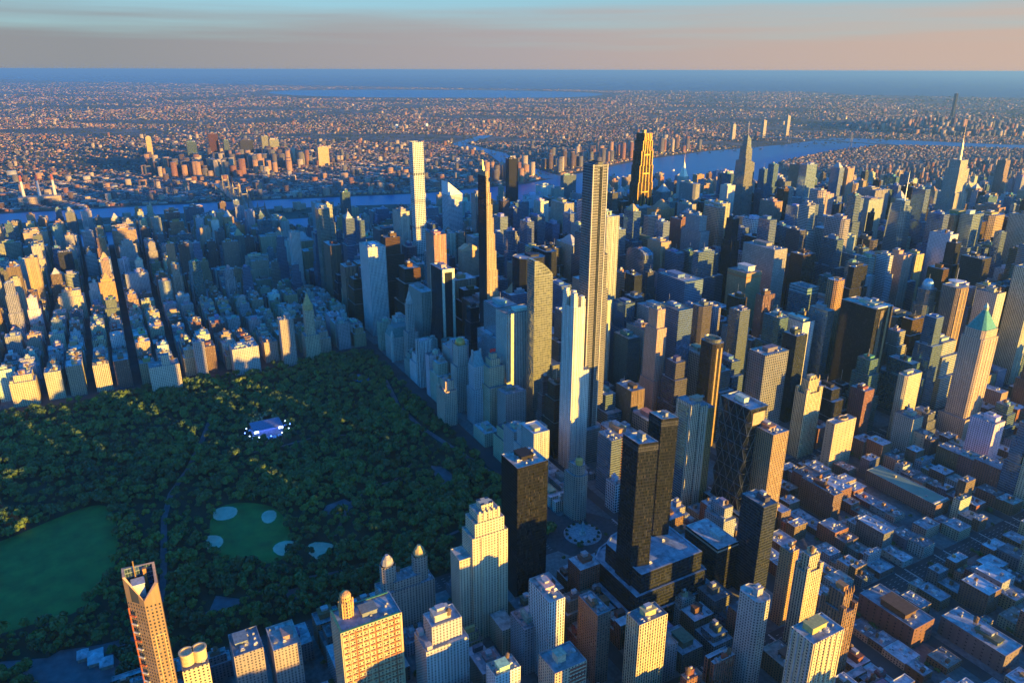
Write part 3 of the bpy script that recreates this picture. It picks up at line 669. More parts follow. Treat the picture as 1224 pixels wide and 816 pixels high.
def hero(h):
    id, x, y, wx, wy, H, rec, sty, col, name, cat, ref, label, _ = h
    rng = random.Random(id); r = thing(name, label, cat, x, y)
    rc = rng.choice([(.30, .32, .35), (.40, .42, .44), (.24, .25, .27), (.45, .43, .40)])
    T = lambda L: tiers(r, L, sty, col, rc)
    bay, fl = STY[sty][:2]
    if rec == 'box':
        T([('shaft', rect(wx, wy), 0, H)]); clutter(r, rng, wx, wy, H, col, n=13, tk=.6 if sty in ('masonry', 'plain') else .1)
    elif rec == 'setback2':
        T([('base', rect(wx, wy), 0, H*.8), ('upper_setback', rect(wx*.72, wy*.7, 1, -2), H*.8-1.1, H)]); clutter(r, rng, wx*.7, wy*.7, H, col, n=3, tk=1, oy=-2)
        for s in (-1, 1): bulk(r, s*wx*.36, wy*.40, H*.8-1.1, wx*.2, wy*.12, 5, col)
    elif rec == 'setback3':
        T([('base', rect(wx*1.12, wy*1.1), 0, H*.45), ('shaft', rect(wx, wy*.9), H*.45-1.1, H*.86), ('upper_setback', rect(wx*.72, wy*.72), H*.86-1.1, H)]); clutter(r, rng, wx*.6, wy*.6, H, col, n=3, tk=0)
    elif rec == 'chamfer':
        T([('shaft', octa(wx, wy, min(wx, wy)*.22), 0, H)]); clutter(r, rng, wx*.7, wy*.7, H, col, n=4, tk=.3)
    elif rec in ('crown2', 'deco', 'deco2'):
        T([('base', rect(wx, wy), 0, H*.84), ('crown', rect(wx*.66, wy*.66), H*.84-1.1, H)])
        for s in (-1, 1):
            for t in (-1, 1):
                b = MB(); b.prism(rect(wx*.2, wy*.2, s*wx*.41, t*wy*.41), 0, H*.9, bay, fl); b.cap(rect(wx*.2, wy*.2, s*wx*.41, t*wy*.41), H*.9); part('corner_shaft', b, fac(sty), r, tuple(v*1.1 for v in col))
        if rec != 'crown2':
            for k in range(4):
                b = MB(); yy = (-.3+.2*k)*wy; b.solid(rect(1.6, 1.6, -wx*.33, yy), H-1, H+3); b.solid(rect(1.2, 1.2, -wx*.33, yy), H+3, H+7, top=rect(.1, .1, -wx*.33, yy)); part('finial', b, PLAIN(), r, (.5, .38, .18) if rec == 'deco2' else col)
        bulk(r, 0, 0, H-1.1, wx*.35, wy*.3, 6, (.42, .20, .08) if rec == 'deco' else col, 'mechanical_penthouse'); clutter(r, rng, wx*.6, wy*.6, H, col, ph=False, n=2, tk=.5)
    elif rec == 'w66':      # cut-off corner, slanting top falling to a low front edge
        P = [(-13, -12), (13, -12), (13, 12), (1, 12), (-13, 0)]; zt = [H+7, H+10, H+12, H+11, H-7]
        b = MB(); b.prism(P, 0, H-12, 2.7, 3.4); b.prism(P, H-12, H, 60, 60, zt=zt); part('shaft', b, fac(sty), r, col)
        i = shrink(P, 2.0); b = MB(); b.prism(list(reversed(i)), H-9, H, 2, 4, zt=list(reversed(zt))); b.cap(i, H-9); part('terrace_well', b, fac('glass'), r, (.12, .22, .32))
        b = MB()
        for k in range(5): b.face([(*P[k], zt[k]), (*P[(k+1) % 5], zt[(k+1) % 5]), (*i[(k+1) % 5], zt[(k+1) % 5]), (*i[k], zt[k])])
        part('coping', b, PLAIN(), r, (.5, .32, .2))
        bulk(r, 1, 2, H-9, 9, 9, 12, (.5, .5, .52), 'mechanical_penthouse'); bulk(r, 7, -4, H-9, 2.5, 2.5, 18, (.4, .18, .06), 'flue')
        b = MB(); b.solid(rect(.9, .9, 8, 3), H+4, H+19); part('mast', b, METAL(), r, (.4, .25, .1))
        u = Vector((-14, -12)).normalized(); nn = Vector((-u.y*-1, u.x*-1)); nn = Vector((-.651, .759)); E0 = Vector((1, 12))
        def slab(t0, t1, d0, d1): return [tuple(E0+u*t0+nn*d1), tuple(E0+u*t0+nn*d0), tuple(E0+u*t1+nn*d0), tuple(E0+u*t1+nn*d1)]
        for k in range(15):      # recessed loggias down the far edge of the cut-off corner, with red slab edges
            z = H-24-k*8.4
            b = MB(); b.solid(slab(1.4, 6.2, -.2, .25), z, z+3.6); part('corner_window', b, fac('dark'), r, (.05, .07, .1))
            b = MB(); b.solid(slab(.8, 6.8, -.2, .9), z-1.5, z-.2); part('balcony_slab', b, PLAIN(), r, (.60, .55, .5) if k % 3 else (.48, .12, .05))
        b = MB(); b.solid(slab(0, .8, -.2, .8), 0, H-18); part('red_edge', b, PLAIN(), r, (.46, .11, .04))
        for s in (-9.6, -3.0): b = MB(); b.box(-13.3, s, 0, .8, .7, H-42); part('pier', b, PLAIN(), r, (.5, .34, .16))
        b = MB(); b.box(-13.3, -6.3, H-42, .8, 7.3, 1); part('lintel', b, PLAIN(), r, (.55, .38, .18))
    elif rec == 'twinround':
        T([('base', rect(wx, wy), 0, H-12)])
        for s in (-1, 1):
            b = MB(); b.lathe([(wx*.24, H-13), (wx*.24, H-1), (wx*.27, H-1), (wx*.27, H), (wx*.2, H), (wx*.2, H-1)], 20, -wx*.08, s*wy*.24); b.cap(ngon(20, wx*.2, wx*.2, -wx*.08, s*wy*.24), H-1); part('roof_drum', b, PLAIN(), r, (.6, .46, .26))
        clutter(r, rng, wx, wy, H-12, col, ph=False, n=5, tk=1)
    elif rec == 'balc':
        T([('shaft', rect(wx, wy), 0, H)])
        for k in range(9):                                   # stacks of red balconies up the west front
            yy = -wy/2+4.6+k*(wy-9.2)/8
            for zz in range(11):
                z = H-5-zz*6.6
                b = MB(); b.box(-wx/2-.7, yy, z, 1.4, 4.6, .4); b.box(-wx/2-1.3, yy, z+.4, .15, 4.6, 1.2); part('balcony', b, objmat('balcony_paint', .6), r, (.40, .17, .08))
        for k in range(10):
            b = MB(); yy = -wy/2+1.6+k*(wy-3.2)/9; b.box(-wx/2-.35, yy, 0, .7, 1.0, H-2); part('pier', b, PLAIN(), r, (.34, .13, .06) if k % 3 == 1 else (.55, .42, .24))
        b = MB()
        for q in ((0, wy/2-1, wx, 2), (wx/2-1, 0, 2, wy-4.1), (-wx/2+1, 0, 2, wy-4.1)): b.box(q[0], q[1], H+.02, q[2], q[3], .5)
        part('roof_edge', b, COPPER(), r, (.05, .22, .13))
        b = MB(); b.lathe([(6.5, H-1), (6.5, H+14), (5.2, H+15), (5.2, H+21), (3.4, H+24), (0, H+25)], 14, 6, wy*.28); part('roof_drum', b, facade('masonry'), r, (.56, .30, .10))
        for k in range(8):
            a = k*math.pi/4; b = MB(); b.box(6+6.6*math.cos(a), wy*.28+6.6*math.sin(a), H-1, 1, 1, 17); part('drum_buttress', b, PLAIN(), r, (.6, .36, .14))
        bulk(r, 0, -2, H-1.1, 12, 14, 5, (.2, .22, .2), 'mechanical_penthouse'); clutter(r, rng, wx, wy*.5, H, col, ph=False, n=8, tk=0, oy=-wy*.2)
    elif rec == 'century':
        T([('base', rect(wx, wy), 0, H), ('link_wing', rect(wx*.8, wy*.5), H-1.1, H+10)])
        for s in (-1, 1):
            b = MB(); p_ = octa(14, 16, 3, 0, s*wy*.30); b.prism(p_, H-1, H+30, bay, fl); part('turret', b, fac(sty), r, col)
            b = MB(); b.solid(octa(12, 13, 3, 0, s*wy*.30), H+30, H+37, top=octa(9, 10, 3, 0, s*wy*.30)); b.solid(octa(8, 8, 2, 0, s*wy*.30), H+37, H+41, top=octa(4, 4, 1, 0, s*wy*.30)); part('turret_cap', b, PLAIN(), r, (.34, .33, .33) if s > 0 else (.5, .38, .18))
        clutter(r, rng, wx, wy*.3, H+10, col, ph=False, n=3, tk=1)
        for t in (-1, 1): clutter(r, rng, wx*.6, 6, H, col, ph=False, n=2, tk=.6, oy=t*wy*.46)
    elif rec == 'cpw15':
        T([('shaft', rect(wx, wy), 0, H-16), ('side_wing', rect(wx*.9, 14, 2, wy/2+7), 0, H-40), ('upper_setback', rect(wx*.9, wy*.82), H-17, H), ('crown', rect(wx*.8, wy*.62), H-1, H+10)])
        for k in range(5):
            b = MB(); yy = -wy*.26+k*wy*.13; b.box(-wx*.40-.3, yy, H+1, 1.2, 2.2, 12); part('crown_pier', b, PLAIN(), r, (.6, .49, .32))
        b = MB(); b.solid(rect(wx*.5, wy*.32), H+9, H+17); part('crown_block', b, fac('masonry'), r, col)
        for s in (-1, 1): b = MB(); b.box(-wx/2-.4, s*wy*.24, 0, 1, 1.6, H-18); part('pier', b, PLAIN(), r, (.6, .49, .32))
        T([('low_annex', rect(30, 18, -30, -6), 0, 32)]); clutter(r, rng, wx, wy, H, col, ph=False, n=3, tk=.5)
    elif rec == 'str12':
        T([('shaft', rect(wx, wy), 0, H)])
        for k in range(5):
            b = MB(); b.box(-wx/2-.35, -wy*.22, H-4-k*4.4, .9, wy*.5, 1.5); part('red_band', b, objmat('balcony_paint', .6), r, (.36, .07, .04))
        bulk(r, 0, 4, H-1.1, 9, 9, 8, (.55, .42, .3), 'mechanical_penthouse'); clutter(r, rng, wx, wy, H, col, ph=False, n=6, tk=.3)
    elif rec == 'tw':
        P = [(-wx/2, -wy/2), (wx/2-5, -wy/2), (wx/2, wy/2), (-wx/2+5, wy/2)]
        T([('shaft', P, 0, H)]); clutter(r, rng, wx*.6, wy*.6, H, (.2, .2, .2), n=5, tk=0)
        b = MB(); b.prism(shrink(P, -.3), H-9, H-4, .8, 5); part('crown_louvre', b, fac('dark'), r, (.09, .09, .1))
    elif rec == 'big24':
        T([('shaft', rect(wx, wy), 0, H)])
        for k in range(6): b = MB(); yy = -wy/2+2+k*(wy-4)/5; b.box(-wx/2-.4, yy, 0, .9, 1.5, H-1); part('pier', b, PLAIN(), r, (.58, .47, .28))
        for k in range(4): b = MB(); xx = -wx/2+3+k*(wx-6)/3; b.box(xx, wy/2+.4, 0, 1.4, .9, H-1); part('pier', b, PLAIN(), r, (.42, .42, .4))
        bulk(r, 2, 2, H-1.1, 11, 18, 7, (.5, .42, .15), 'mechanical_penthouse'); clutter(r, rng, wx, wy, H, (.5, .4, .2), ph=False, n=10, tk=1)
    elif rec == 'spire':
        T([('base', rect(wx, wy), 0, H*.55), ('shaft', rect(wx*.6, wy*.6), H*.55-1.1, H)])
        b = MB(); b.solid(octa(wx*.52, wy*.52, 3), H-1, H+8); b.solid(octa(wx*.46, wy*.46, 3), H+8, H+26, top=octa(2, 2, .5)); part('pointed_roof', b, PLAIN(), r, (.42, .42, .40)); b = MB(); b.bar((0, 0, H+26), (0, 0, H+34), .5); part('spire', b, METAL(), r, (.5, .5, .5))
    elif rec in ('mansard', 'hamp', 'pierre', 'peak', 'turret', 'dome', 'essex'):
        if rec == 'mansard':
            T([('base', rect(wx, wy), 0, H-20)]); b = MB(); b.solid(rect(wx, wy), H-21, H, top=rect(wx*.72, wy*.72)); part('mansard_roof', b, COPPER(), r, (.10, .25, .24))
            for s in (-1, 1):
                b = MB(); b.lathe([(4, 0), (4, H-14), (4.4, H-14), (0, H-2)], 12, -wx/2, s*wy/2-s); part('corner_turret', b, PLAIN(), r, (.5, .5, .46))
        elif rec == 'hamp':
            T([('base', rect(wx, wy), 0, H*.62), ('shaft', rect(wx*.8, wy*.8), H*.62-1.1, H)]); b = MB(); b.solid(rect(wx*.8, wy*.8), H-.5, H+24, top=rect(wx*.2, wy*.5)); part('copper_roof', b, COPPER(), r, (.14, .33, .38))
            for s in (-1, 1): b = MB(); b.solid(rect(3, 3, 0, s*wy*.30), H, H+28); part('chimney', b, PLAIN(), r, (.4, .4, .4))
        elif rec == 'pierre':
            T([('base', rect(wx*1.3, wy*1.3), 0, H*.5), ('shaft', rect(wx*.8, wy*.8), H*.5-1.1, H)]); b = MB(); b.solid(octa(wx*.8, wy*.8, 3), H-1, H+12); b.solid(octa(wx*.7, wy*.7, 3), H+12, H+34, top=octa(2, 2, .5)); part('pointed_roof', b, PLAIN(), r, (.56, .38, .16))
        elif rec == 'peak':
            T([('shaft', rect(wx, wy), 0, H)]); b = MB(); b.solid(rect(wx*.8, wy*.7), H-1, H+8); b.solid(rect(wx*.6, wy*.5), H+8, H+22, top=rect(.5, .5)); part('pointed_roof', b, PLAIN(), r, (.52, .28, .12))
        elif rec == 'turret':
            T([('base', rect(wx, wy), 0, H), ('turret', rect(13, 14, -6, -4), H-1.1, H+20)]); clutter(r, rng, wx, wy, H, col, ph=False, n=4, tk=1)
        elif rec == 'dome':
            T([('base', rect(wx, wy), 0, H*.7), ('shaft', rect(wx*.8, wy*.7), H*.7-1.1, H)]); b = MB(); b.lathe([(wx*.36, H-1), (wx*.36, H+3)]+[(wx*.36*math.cos(a), H+3+9*math.sin(a)) for a in (.3, .6, .9, 1.2, 1.5708)], 16); part('dome', b, METAL(), r, (.62, .42, .12))
        else:
            T([('base', rect(wx*1.5, wy*1.2), 0, H*.62), ('shaft', rect(wx, wy), H*.62-1.1, H*.9), ('upper_setback', rect(wx*.66, wy*.62), H*.9-1.1, H), ('crown', rect(wx*.36, wy*.36), H-1.1, H+9)])
            b = MB()
            for s in (-1, 1): b.box(0, s*4, H+8, .5, .5, 8)
            b.box(-.4, 0, H+10, .6, 11, 6); part('roof_sign', b, objmat('red_sign', .5), r, (.75, .02, .03))
    elif rec == 'solow':     # sweeping base, white end frames
        b = MB(); zs = [0, 20, 45, 75, 110, H]; off = [22, 13, 6.5, 2.2, 0, 0]
        for (za, a), (zb, c) in zip(zip(zs, off), list(zip(zs, off))[1:]): b.prism(rect(wx, wy+2*a), za, zb, 1.7, 3.9, top=rect(wx, wy+2*c))
        part('shaft', b, fac('dark'), r, (.02, .025, .03)); rr = MB(); rr.deck(rect(wx, wy), H); part('roof', rr, roofmat(), r, (.45, .47, .5))
        for s in (-1, 1):
            for t in (-1, 1): b = MB(); b.box(s*(wx/2+.4), t*(wy/2-2.5), 0, 1.4, 5.6, H+1); part('end_frame', b, PLAIN(), r, (.72, .66, .52))
            b = MB(); b.box(s*(wx/2+.4), 0, H-6, 1.4, wy-10.7, 7); part('end_lintel', b, PLAIN(), r, (.72, .66, .52))
        clutter(r, rng, wx*.8, wy*.8, H, (.3, .3, .3), n=5, tk=0)
    elif rec == 'chip':
        T([('shaft', rect(wx, wy), 0, H-2)]); b = MB()
        z = H-2; prof = [(-wy/2, z), (-wy/2, z+4), (-4.5, z+15), (-4, z+11), (-2, z+8.5), (0, z+7.6), (2, z+8.5), (4, z+11), (4.5, z+15), (wy/2, z+4), (wy/2, z)]
        for i in range(len(prof)-1):
            (ya, za), (yb, zb) = prof[i], prof[i+1]
            b.face([(-wx/2, ya, za), (wx/2, ya, za), (wx/2, yb, zb), (-wx/2, yb, zb)])
            b.face([(-wx/2, ya, z), (-wx/2, ya, za), (-wx/2, yb, zb), (-wx/2, yb, z)]); b.face([(wx/2, ya, z), (wx/2, yb, z), (wx/2, yb, zb), (wx/2, ya, za)])
        part('broken_pediment', b, PLAIN(), r, (.55, .38, .24))
    elif rec == 'p432':
        b = MB(); b.prism(rect(wx, wy), 0, H, 4.65, 4.75); part('shaft', b, fac('grid'), r, col); rr = MB(); rr.deck(rect(wx, wy), H, 1, 3); part('roof', rr, roofmat(), r, (.4, .4, .4))
        for k in range(5):
            z = 66+k*70; b = MB(); b.prism(rect(wx+.3, wy+.3), z, z+8, 4.65, 8); part('wind_break_floor', b, fac('grid'), r, (.35, .37, .38))
    elif rec == 't111':
        n = 9; zs = [0, 190, 235, 272, 305, 335, 360, 382, 402, 421]; y0 = wy/2
        for k in range(n):
            d = wy*(1-.098*k); b = MB(); P = rect(wx*(1-.02*k), d, 0, y0-d/2); b.prism(P, zs[k], zs[k+1], 2.2, 3.8); b.cap(P, zs[k+1]); part('setback_tier', b, fac('piers'), r, col)
            for s in (-1, 1): b = MB(); b.box(s*(wx/2*(1-.02*k))+s*.2, y0-d/2, zs[k], .6, d*.7, zs[k+1]-zs[k]-.5); part('side_glass', b, fac('dark'), r, (.05, .05, .05)) if s > 0 else part('side_pier', b, fac('piers'), r, (.42, .32, .20))
        b = MB(); b.solid(rect(5, 4, 0, y0-2.5), 421, 440, top=rect(.6, 1, 0, y0-1)); part('fin_top', b, METAL(), r, (.35, .26, .15))
        b = MB(); b.prism(rect(wx+.4, .8, 0, y0+.3), 0, 412, 2, 3.9); part('north_glass', b, fac('dark'), r, (.03, .03, .035))
    elif rec == 'one57':
        P = rect(wx, wy); b = MB(); b.prism(P, 0, H-26, 3.4, 4.2); part('shaft', b, fac(sty), r, col)
        ny = 8; b = MB(); zc = [H-26+26*math.sin(math.pi*.5*(i/ny)) for i in range(ny+1)]; yy = [-wy/2+wy*i/ny for i in range(ny+1)]
        for i in range(ny):
            ua, ub = i*wy/ny/3.4, (i+1)*wy/ny/3.4
            b.face([(-wx/2, yy[i+1], H-26), (-wx/2, yy[i], H-26), (-wx/2, yy[i], zc[i]), (-wx/2, yy[i+1], zc[i+1])], [(ub, 66), (ua, 66), (ua, zc[i]/4.2), (ub, zc[i+1]/4.2)])
            b.face([(wx/2, yy[i], H-26), (wx/2, yy[i+1], H-26), (wx/2, yy[i+1], zc[i+1]), (wx/2, yy[i], zc[i])])
            b.face([(-wx/2, yy[i], zc[i]), (wx/2, yy[i], zc[i]), (wx/2, yy[i+1], zc[i+1]), (-wx/2, yy[i+1], zc[i+1])])
        b.face([(wx/2, wy/2, H-26), (-wx/2, wy/2, H-26), (-wx/2, wy/2, H), (wx/2, wy/2, H)], [(0, 66), (7, 66), (7, 72), (0, 72)]); part('curved_crown', b, fac(sty), r, col)
        T([('low_wing', rect(wx+14, 20, 0, -wy/2-10), 0, 110)])
    elif rec == 'cps220':
        T([('shaft', rect(wx, wy), 0, H)])
        for s, t, hh in ((-1, -1, 15), (-1, 1, 21), (1, -1, 18), (1, 1, 24)): b = MB(); b.solid(rect(wx*.3, wy*.34, s*wx*.33, t*wy*.32), H-1, H+hh-4); b.solid(rect(wx*.22, wy*.26, s*wx*.33, t*wy*.32), H+hh-4, H+hh); part('crown_turret', b, fac('masonry'), r, col)
        bulk(r, 0, 0, H-1, wx*.4, wy*.4, 12, (.4, .25, .12), 'mechanical_penthouse')
        for s in (-.25, .05, .3): b = MB(); b.box(-wx/2-.3, s*wy, 0, .8, 2, H); part('pier', b, PLAIN(), r, (.68, .63, .52))
        for s in (-.35, 0, .35): b = MB(); b.box(s*wx, wy/2+.3, 0, 2, .8, H); part('pier', b, PLAIN(), r, (.66, .64, .6))
        T([('side_wing', rect(wx*.9, 12, 0, -wy/2-6), 0, H*.62)])
    elif rec == 'cpt':
        wx, wy, sty, col = wx*.94, wy*.88, 'dark', (.30, .29, .28)
        T([('shaft', rect(wx, wy), 0, H), ('cantilever_wing', rect(wx*.9, 9, 2, -wy/2-4.5), 92, H*.72), ('lower_wing', rect(wx*.7, 6, 3, -wy/2-12), 92, H*.6)])
        b = MB(); b.prism(rect(wx*1.0+.3, wy*.34), H-30, H+3, 1.2, 6); part('crown_louvre', b, fac('glass'), r, (.3, .3, .28))
        for k, s in enumerate((-.46, -.16, .46)): b = MB(); b.box(-wx/2-.3, s*wy, 60, .8, 1.2, H-60); part('pier', b, PLAIN(), r, (.52, .48, .42) if k != 1 else (.26, .25, .24))
        b = MB(); b.prism(rect(1.2, wy*.16, -wx/2-.2, -wy*.05), 0, H-4, 1.2, 4); part('glass_channel', b, fac('dark'), r, (.05, .055, .06))
        T([('podium', rect(wx*2, wy*1.6), 0, 60)])
    elif rec == 'archtop':
        b = MB(); b.prism(rect(wx, wy), 0, H-22, bay, fl); part('shaft', b, fac(sty), r, col)
        b = MB(); k = 12; xs = [-wx/2*math.cos(math.pi*i/k) for i in range(k+1)]; zz = [H-22+22*math.sin(math.pi*i/k)**.6 for i in range(k+1)]
        for i in range(k):
            b.face([(xs[i], -wy/2, zz[i]), (xs[i+1], -wy/2, zz[i+1]), (xs[i+1], wy/2, zz[i+1]), (xs[i], wy/2, zz[i])])
            for s in (-1, 1): b.face([(xs[i], s*wy/2, H-22), (xs[i+1], s*wy/2, H-22), (xs[i+1], s*wy/2, zz[i+1]), (xs[i], s*wy/2, zz[i])], [(xs[i]/1.9, 45), (xs[i+1]/1.9, 45), (xs[i+1]/1.9, zz[i+1]/3.9), (xs[i]/1.9, zz[i]/3.9)])
        part('arched_crown', b, fac(sty), r, col)
    elif rec == 'br893':
        T([('shaft', rect(wx, wy), 0, H)]); bulk(r, 0, -4, H-1.1, wx*.55, wy*.45, 11, (.62, .6, .55), 'mechanical_penthouse')
        b = MB(); b.prism(rect(wx+.6, wy+.6), H-12, H-8, 2, 4); part('band_course', b, PLAIN(), r, (.42, .16, .05)); clutter(r, rng, wx, wy, H, col, ph=False, n=5, tk=0)
    elif rec == 'cytop':
        T([('shaft', rect(wx, wy), 0, H-14)]); b = MB(); b.prism(rect(wx-.4, wy-.4), H-14, H, 3, 7); part('crown_screen', b, fac('glass'), r, (.25, .55, .62)); rr = MB(); rr.deck(rect(wx-.4, wy-.4), H, .7, 9); part('crown_roof', rr, roofmat(), r, (.35, .4, .42))
    elif rec == 'para':
        T([('shaft', rect(wx, wy), 0, H)]); clutter(r, rng, wx, wy, H, (.5, .5, .48), n=8, tk=0)
        b = MB(); b.box(-wx/2+6, 0, H+.02, 10, wy*.8, 1.6); part('roof_plate', b, PLAIN(), r, (.66, .62, .54))
        b = MB(); b.box(-wx/2-.4, -wy*.28, 0, 1, 5, H); part('edge_pier', b, PLAIN(), r, (.30, .19, .09)); b = MB(); b.box(-wx/2-.4, wy*.12, 0, 1, 9, H-4); part('brown_panel', b, fac('piers'), r, (.20, .14, .08))
    elif rec == 'ringtop':
        T([('shaft', octa(wx, wy, 4), 0, H)]); b = MB(); b.lathe([(wx*.42, H-1), (wx*.46, H+6), (wx*.40, H+6), (wx*.36, H-1)], 20, 0, 0, 1, wy/wx); part('roof_ring', b, METAL(), r, (.30, .30, .24)); bulk(r, 0, 0, H-1, 8, 6, 5, (.3, .22, .1), 'mechanical_penthouse')
        for s in (-1, 1): b = MB(); b.box(-wx/2-.3, s*wy*.18, 0, .8, 3, H-8); part('pier', b, PLAIN(), r, (.36, .24, .10))
    elif rec == 'or990':
        T([('shaft', rect(wx, wy), 0, H)]); b = MB(); b.lathe([(6.5, H-1), (6.5, H+2.4), (5.6, H+2.4), (5.6, H-1)], 20, 0, -4, .9, 1.4); part('roof_ring', b, PLAIN(), r, (.5, .36, .22)); b = MB(); b.cap(ngon(20, 5, 7.6, 0, -4), H-1.0); part('roof_hole_shade', b, flat('opening_shade', (.02, .02, .025), .9), r, (1, 1, 1)); b = MB(); b.lathe([(3.2, H-.9), (3.2, H+.6), (0, H+.6)], 12, 0, -6); part('roof_drum', b, PLAIN(), r, (.5, .25, .05))  # flat dark disc: the shade inside the opening is put into its colour
    elif rec == 'tri':
        T([('blue_wing', rect(wx, wy*.36, 0, wy*.32), 0, H), ('white_wing', rect(wx, wy*.30, -2.5, 0), 0, H-4)])
        tiers(r, [('gold_wing', rect(wx, wy*.34, 0, -wy*.33), 0, H-12)], 'piers', (.50, .33, .12), rc)
        for k in range(3): b = MB(); b.box(-wx/2-2.8, (-.1+.1*k)*wy, 0, .7, 1.1, H-6); part('pier', b, PLAIN(), r, (.66, .60, .46))
        clutter(r, rng, wx*.8, wy*.8, H, (.45, .35, .2), n=4, tk=.5)
        b = MB(); b.prism(rect(wx*.7, .8, 0, wy*.5+.3), 0, H-6, 1.9, 3.9); part('blue_glass', b, fac('glass'), r, (.10, .26, .34))
    elif rec == 'hearst':
        T([('stone_base', rect(wx*1.3, wy*1.3), 0, 28)])
        n = 8; dz = (H-30)/n; b = MB(); lat = []
        for k in range(n):
            za, zb = 30+k*dz, 30+(k+1)*dz; A_, B_ = (octa(wx, wy, 5), octa(wx, wy, .6)) if k % 2 else (octa(wx, wy, .6), octa(wx, wy, 5))
            b.prism(A_, za, zb, 1.7, 3.9, top=B_)
            nx = 4
            for i in range(nx):
                x0 = -wx/2+wx*(i+.0)/nx; x1 = x0+wx/nx; xm = (x0+x1)/2
                a, c = ((x0, x1), (xm, xm)) if k % 2 == 0 else ((xm, xm), (x0, x1))
                for u, w in zip(a, c): lat.append(((u, wy/2+.3, za), (w, wy/2+.3, zb)))
            for i in range(2):
                y0 = -wy/2+wy*i/2; y1 = y0+wy/2; ym = (y0+y1)/2
                a, c = ((y0, y1), (ym, ym)) if k % 2 == 0 else ((ym, ym), (y0, y1))
                for u, w in zip(a, c): lat.append(((-wx/2-.3, u, za), (-wx/2-.3, w, zb)))
            lat.append(((-wx/2, wy/2+.3, zb), (wx/2, wy/2+.3, zb))); lat.append(((-wx/2-.3, -wy/2, zb), (-wx/2-.3, wy/2, zb)))
        part('faceted_shaft', b, fac('dark'), r, (.02, .025, .03)); b = MB(); [b.bar(p_, q_, .38) for p_, q_ in lat]; part('diagonal_lattice', b, METAL(), r, (.13, .15, .17))
        rr = MB(); rr.deck(octa(wx, wy, .6), H, 1, 4); part('roof', rr, roofmat(), r, (.4, .44, .48)); clutter(r, rng, wx*.8, wy*.8, H-2, (.5, .5, .5), n=8, tk=0)
        b = MB(); b.prism(rect(1, wy*.66, -wx/2-.4, 0), H-24, H-6, 4, 4); part('sunlit_tint_panel', b, PLAIN(), r, (.45, .30, .18))  # orange panel: evening sun on the west end is put into its colour
    elif rec == 'wwp':
        T([('base', rect(wx*1.25, wy*1.25), 0, 40), ('shaft', octa(wx, wy, 3), 39, H-14), ('crown', octa(wx*.92, wy*.92, 5), H-15, H)])
        b = MB(); b.prism(octa(wx*.86, wy*.86, 5), H-.6, H+30, top=octa(5, 5, 1)); part('copper_pyramid', b, COPPER(), r, (.06, .27, .22))
        b = MB(); b.solid(rect(6, 6), H+29, H+34); b.solid(rect(6, 6), H+34, H+42, top=rect(.3, .3)); part('glass_lantern', b, METAL(), r, (.62, .58, .42))
        for k in range(5): b = MB(); b.box(-wx/2-.3, (-.36+.18*k)*wy, 40, .7, 1.6, H-56); part('pier', b, PLAIN(), r, (.52, .38, .28))
    elif rec == 'domed':
        T([('shaft', octa(wx, wy, 5), 0, H-38), ('upper_setback', octa(wx*.85, wy*.8, 5), H-39, H-8)])
        b = MB(); b.lathe([(wx*.36, H-9), (wx*.36, H-2), (wx*.3, H+5), (wx*.18, H+10), (0, H+12)], 16); part('dome', b, METAL(), r, (.30, .48, .56)); b = MB(); b.bar((0, 0, H+11), (0, 0, H+20), .4); part('mast', b, METAL(), r, (.5, .5, .5))
        for s in (-1, 1): b = MB(); b.box(-wx/2-.3, s*wy*.26, 0, .9, 3.4, H-42); part('pier', b, PLAIN(), r, (.56, .46, .22))
    elif rec == 'disc':
        T([('shaft', octa(wx, wy, 6), 0, H)]); b = MB(); b.lathe([(0, H+7), (wx*.34, H+7), (wx*.36, H+9), (0, H+9.5)], 20); b.lathe([(5, H-1), (5, H+7)], 12); part('roof_disc', b, PLAIN(), r, (.66, .66, .64)); b = MB(); b.bar((0, 0, H+9), (0, 0, H+34), .5); part('mast', b, METAL(), r, (.7, .7, .7))
        for s in (-.3, 0, .3): b = MB(); b.box(-wx/2-.3, s*wy, 0, .8, 2.6, H-4); part('pier', b, PLAIN(), r, (.46, .28, .13))
    elif rec == 'p270':
        L = [(1, .66, 'base'), (.90, .78, 'lower_tier'), (.78, .88, 'middle_tier'), (.62, .95, 'upper_tier'), (.46, 1, 'crown')]
        z = 0
        for f, t, nm in L:
            P = rect(wx, wy*f, 0, wy*.0); b = MB(); b.prism(P, z, H*t, 2.4, 4.4); b.cap(P, H*t); part(nm, b, fac('dark'), r, (.10, .06, .02))
            for k in range(5):
                yy = -wy*f/2+wy*f*k/4; b = MB(); b.box(-wx/2-.5, yy*.97, z, 1.6, 2.2, H*t-z+1); part('bronze_fin', b, METAL(), r, (.50, .28, .07))
            z = H*t-.5
        for k in range(6): b = MB(); zz = H*(.2+.13*k); b.box(-wx/2-.4, 0, zz, 1.2, wy*.6 if k < 3 else wy*.42, 3.5); part('bronze_band', b, METAL(), r, (.5, .28, .07))
        bulk(r, 0, 0, H-.5, 10, 8, 9, (.5, .34, .14), 'mechanical_penthouse')
    elif rec == 'ov':
        T([('base', rect(wx, wy), 0, 95)]); 
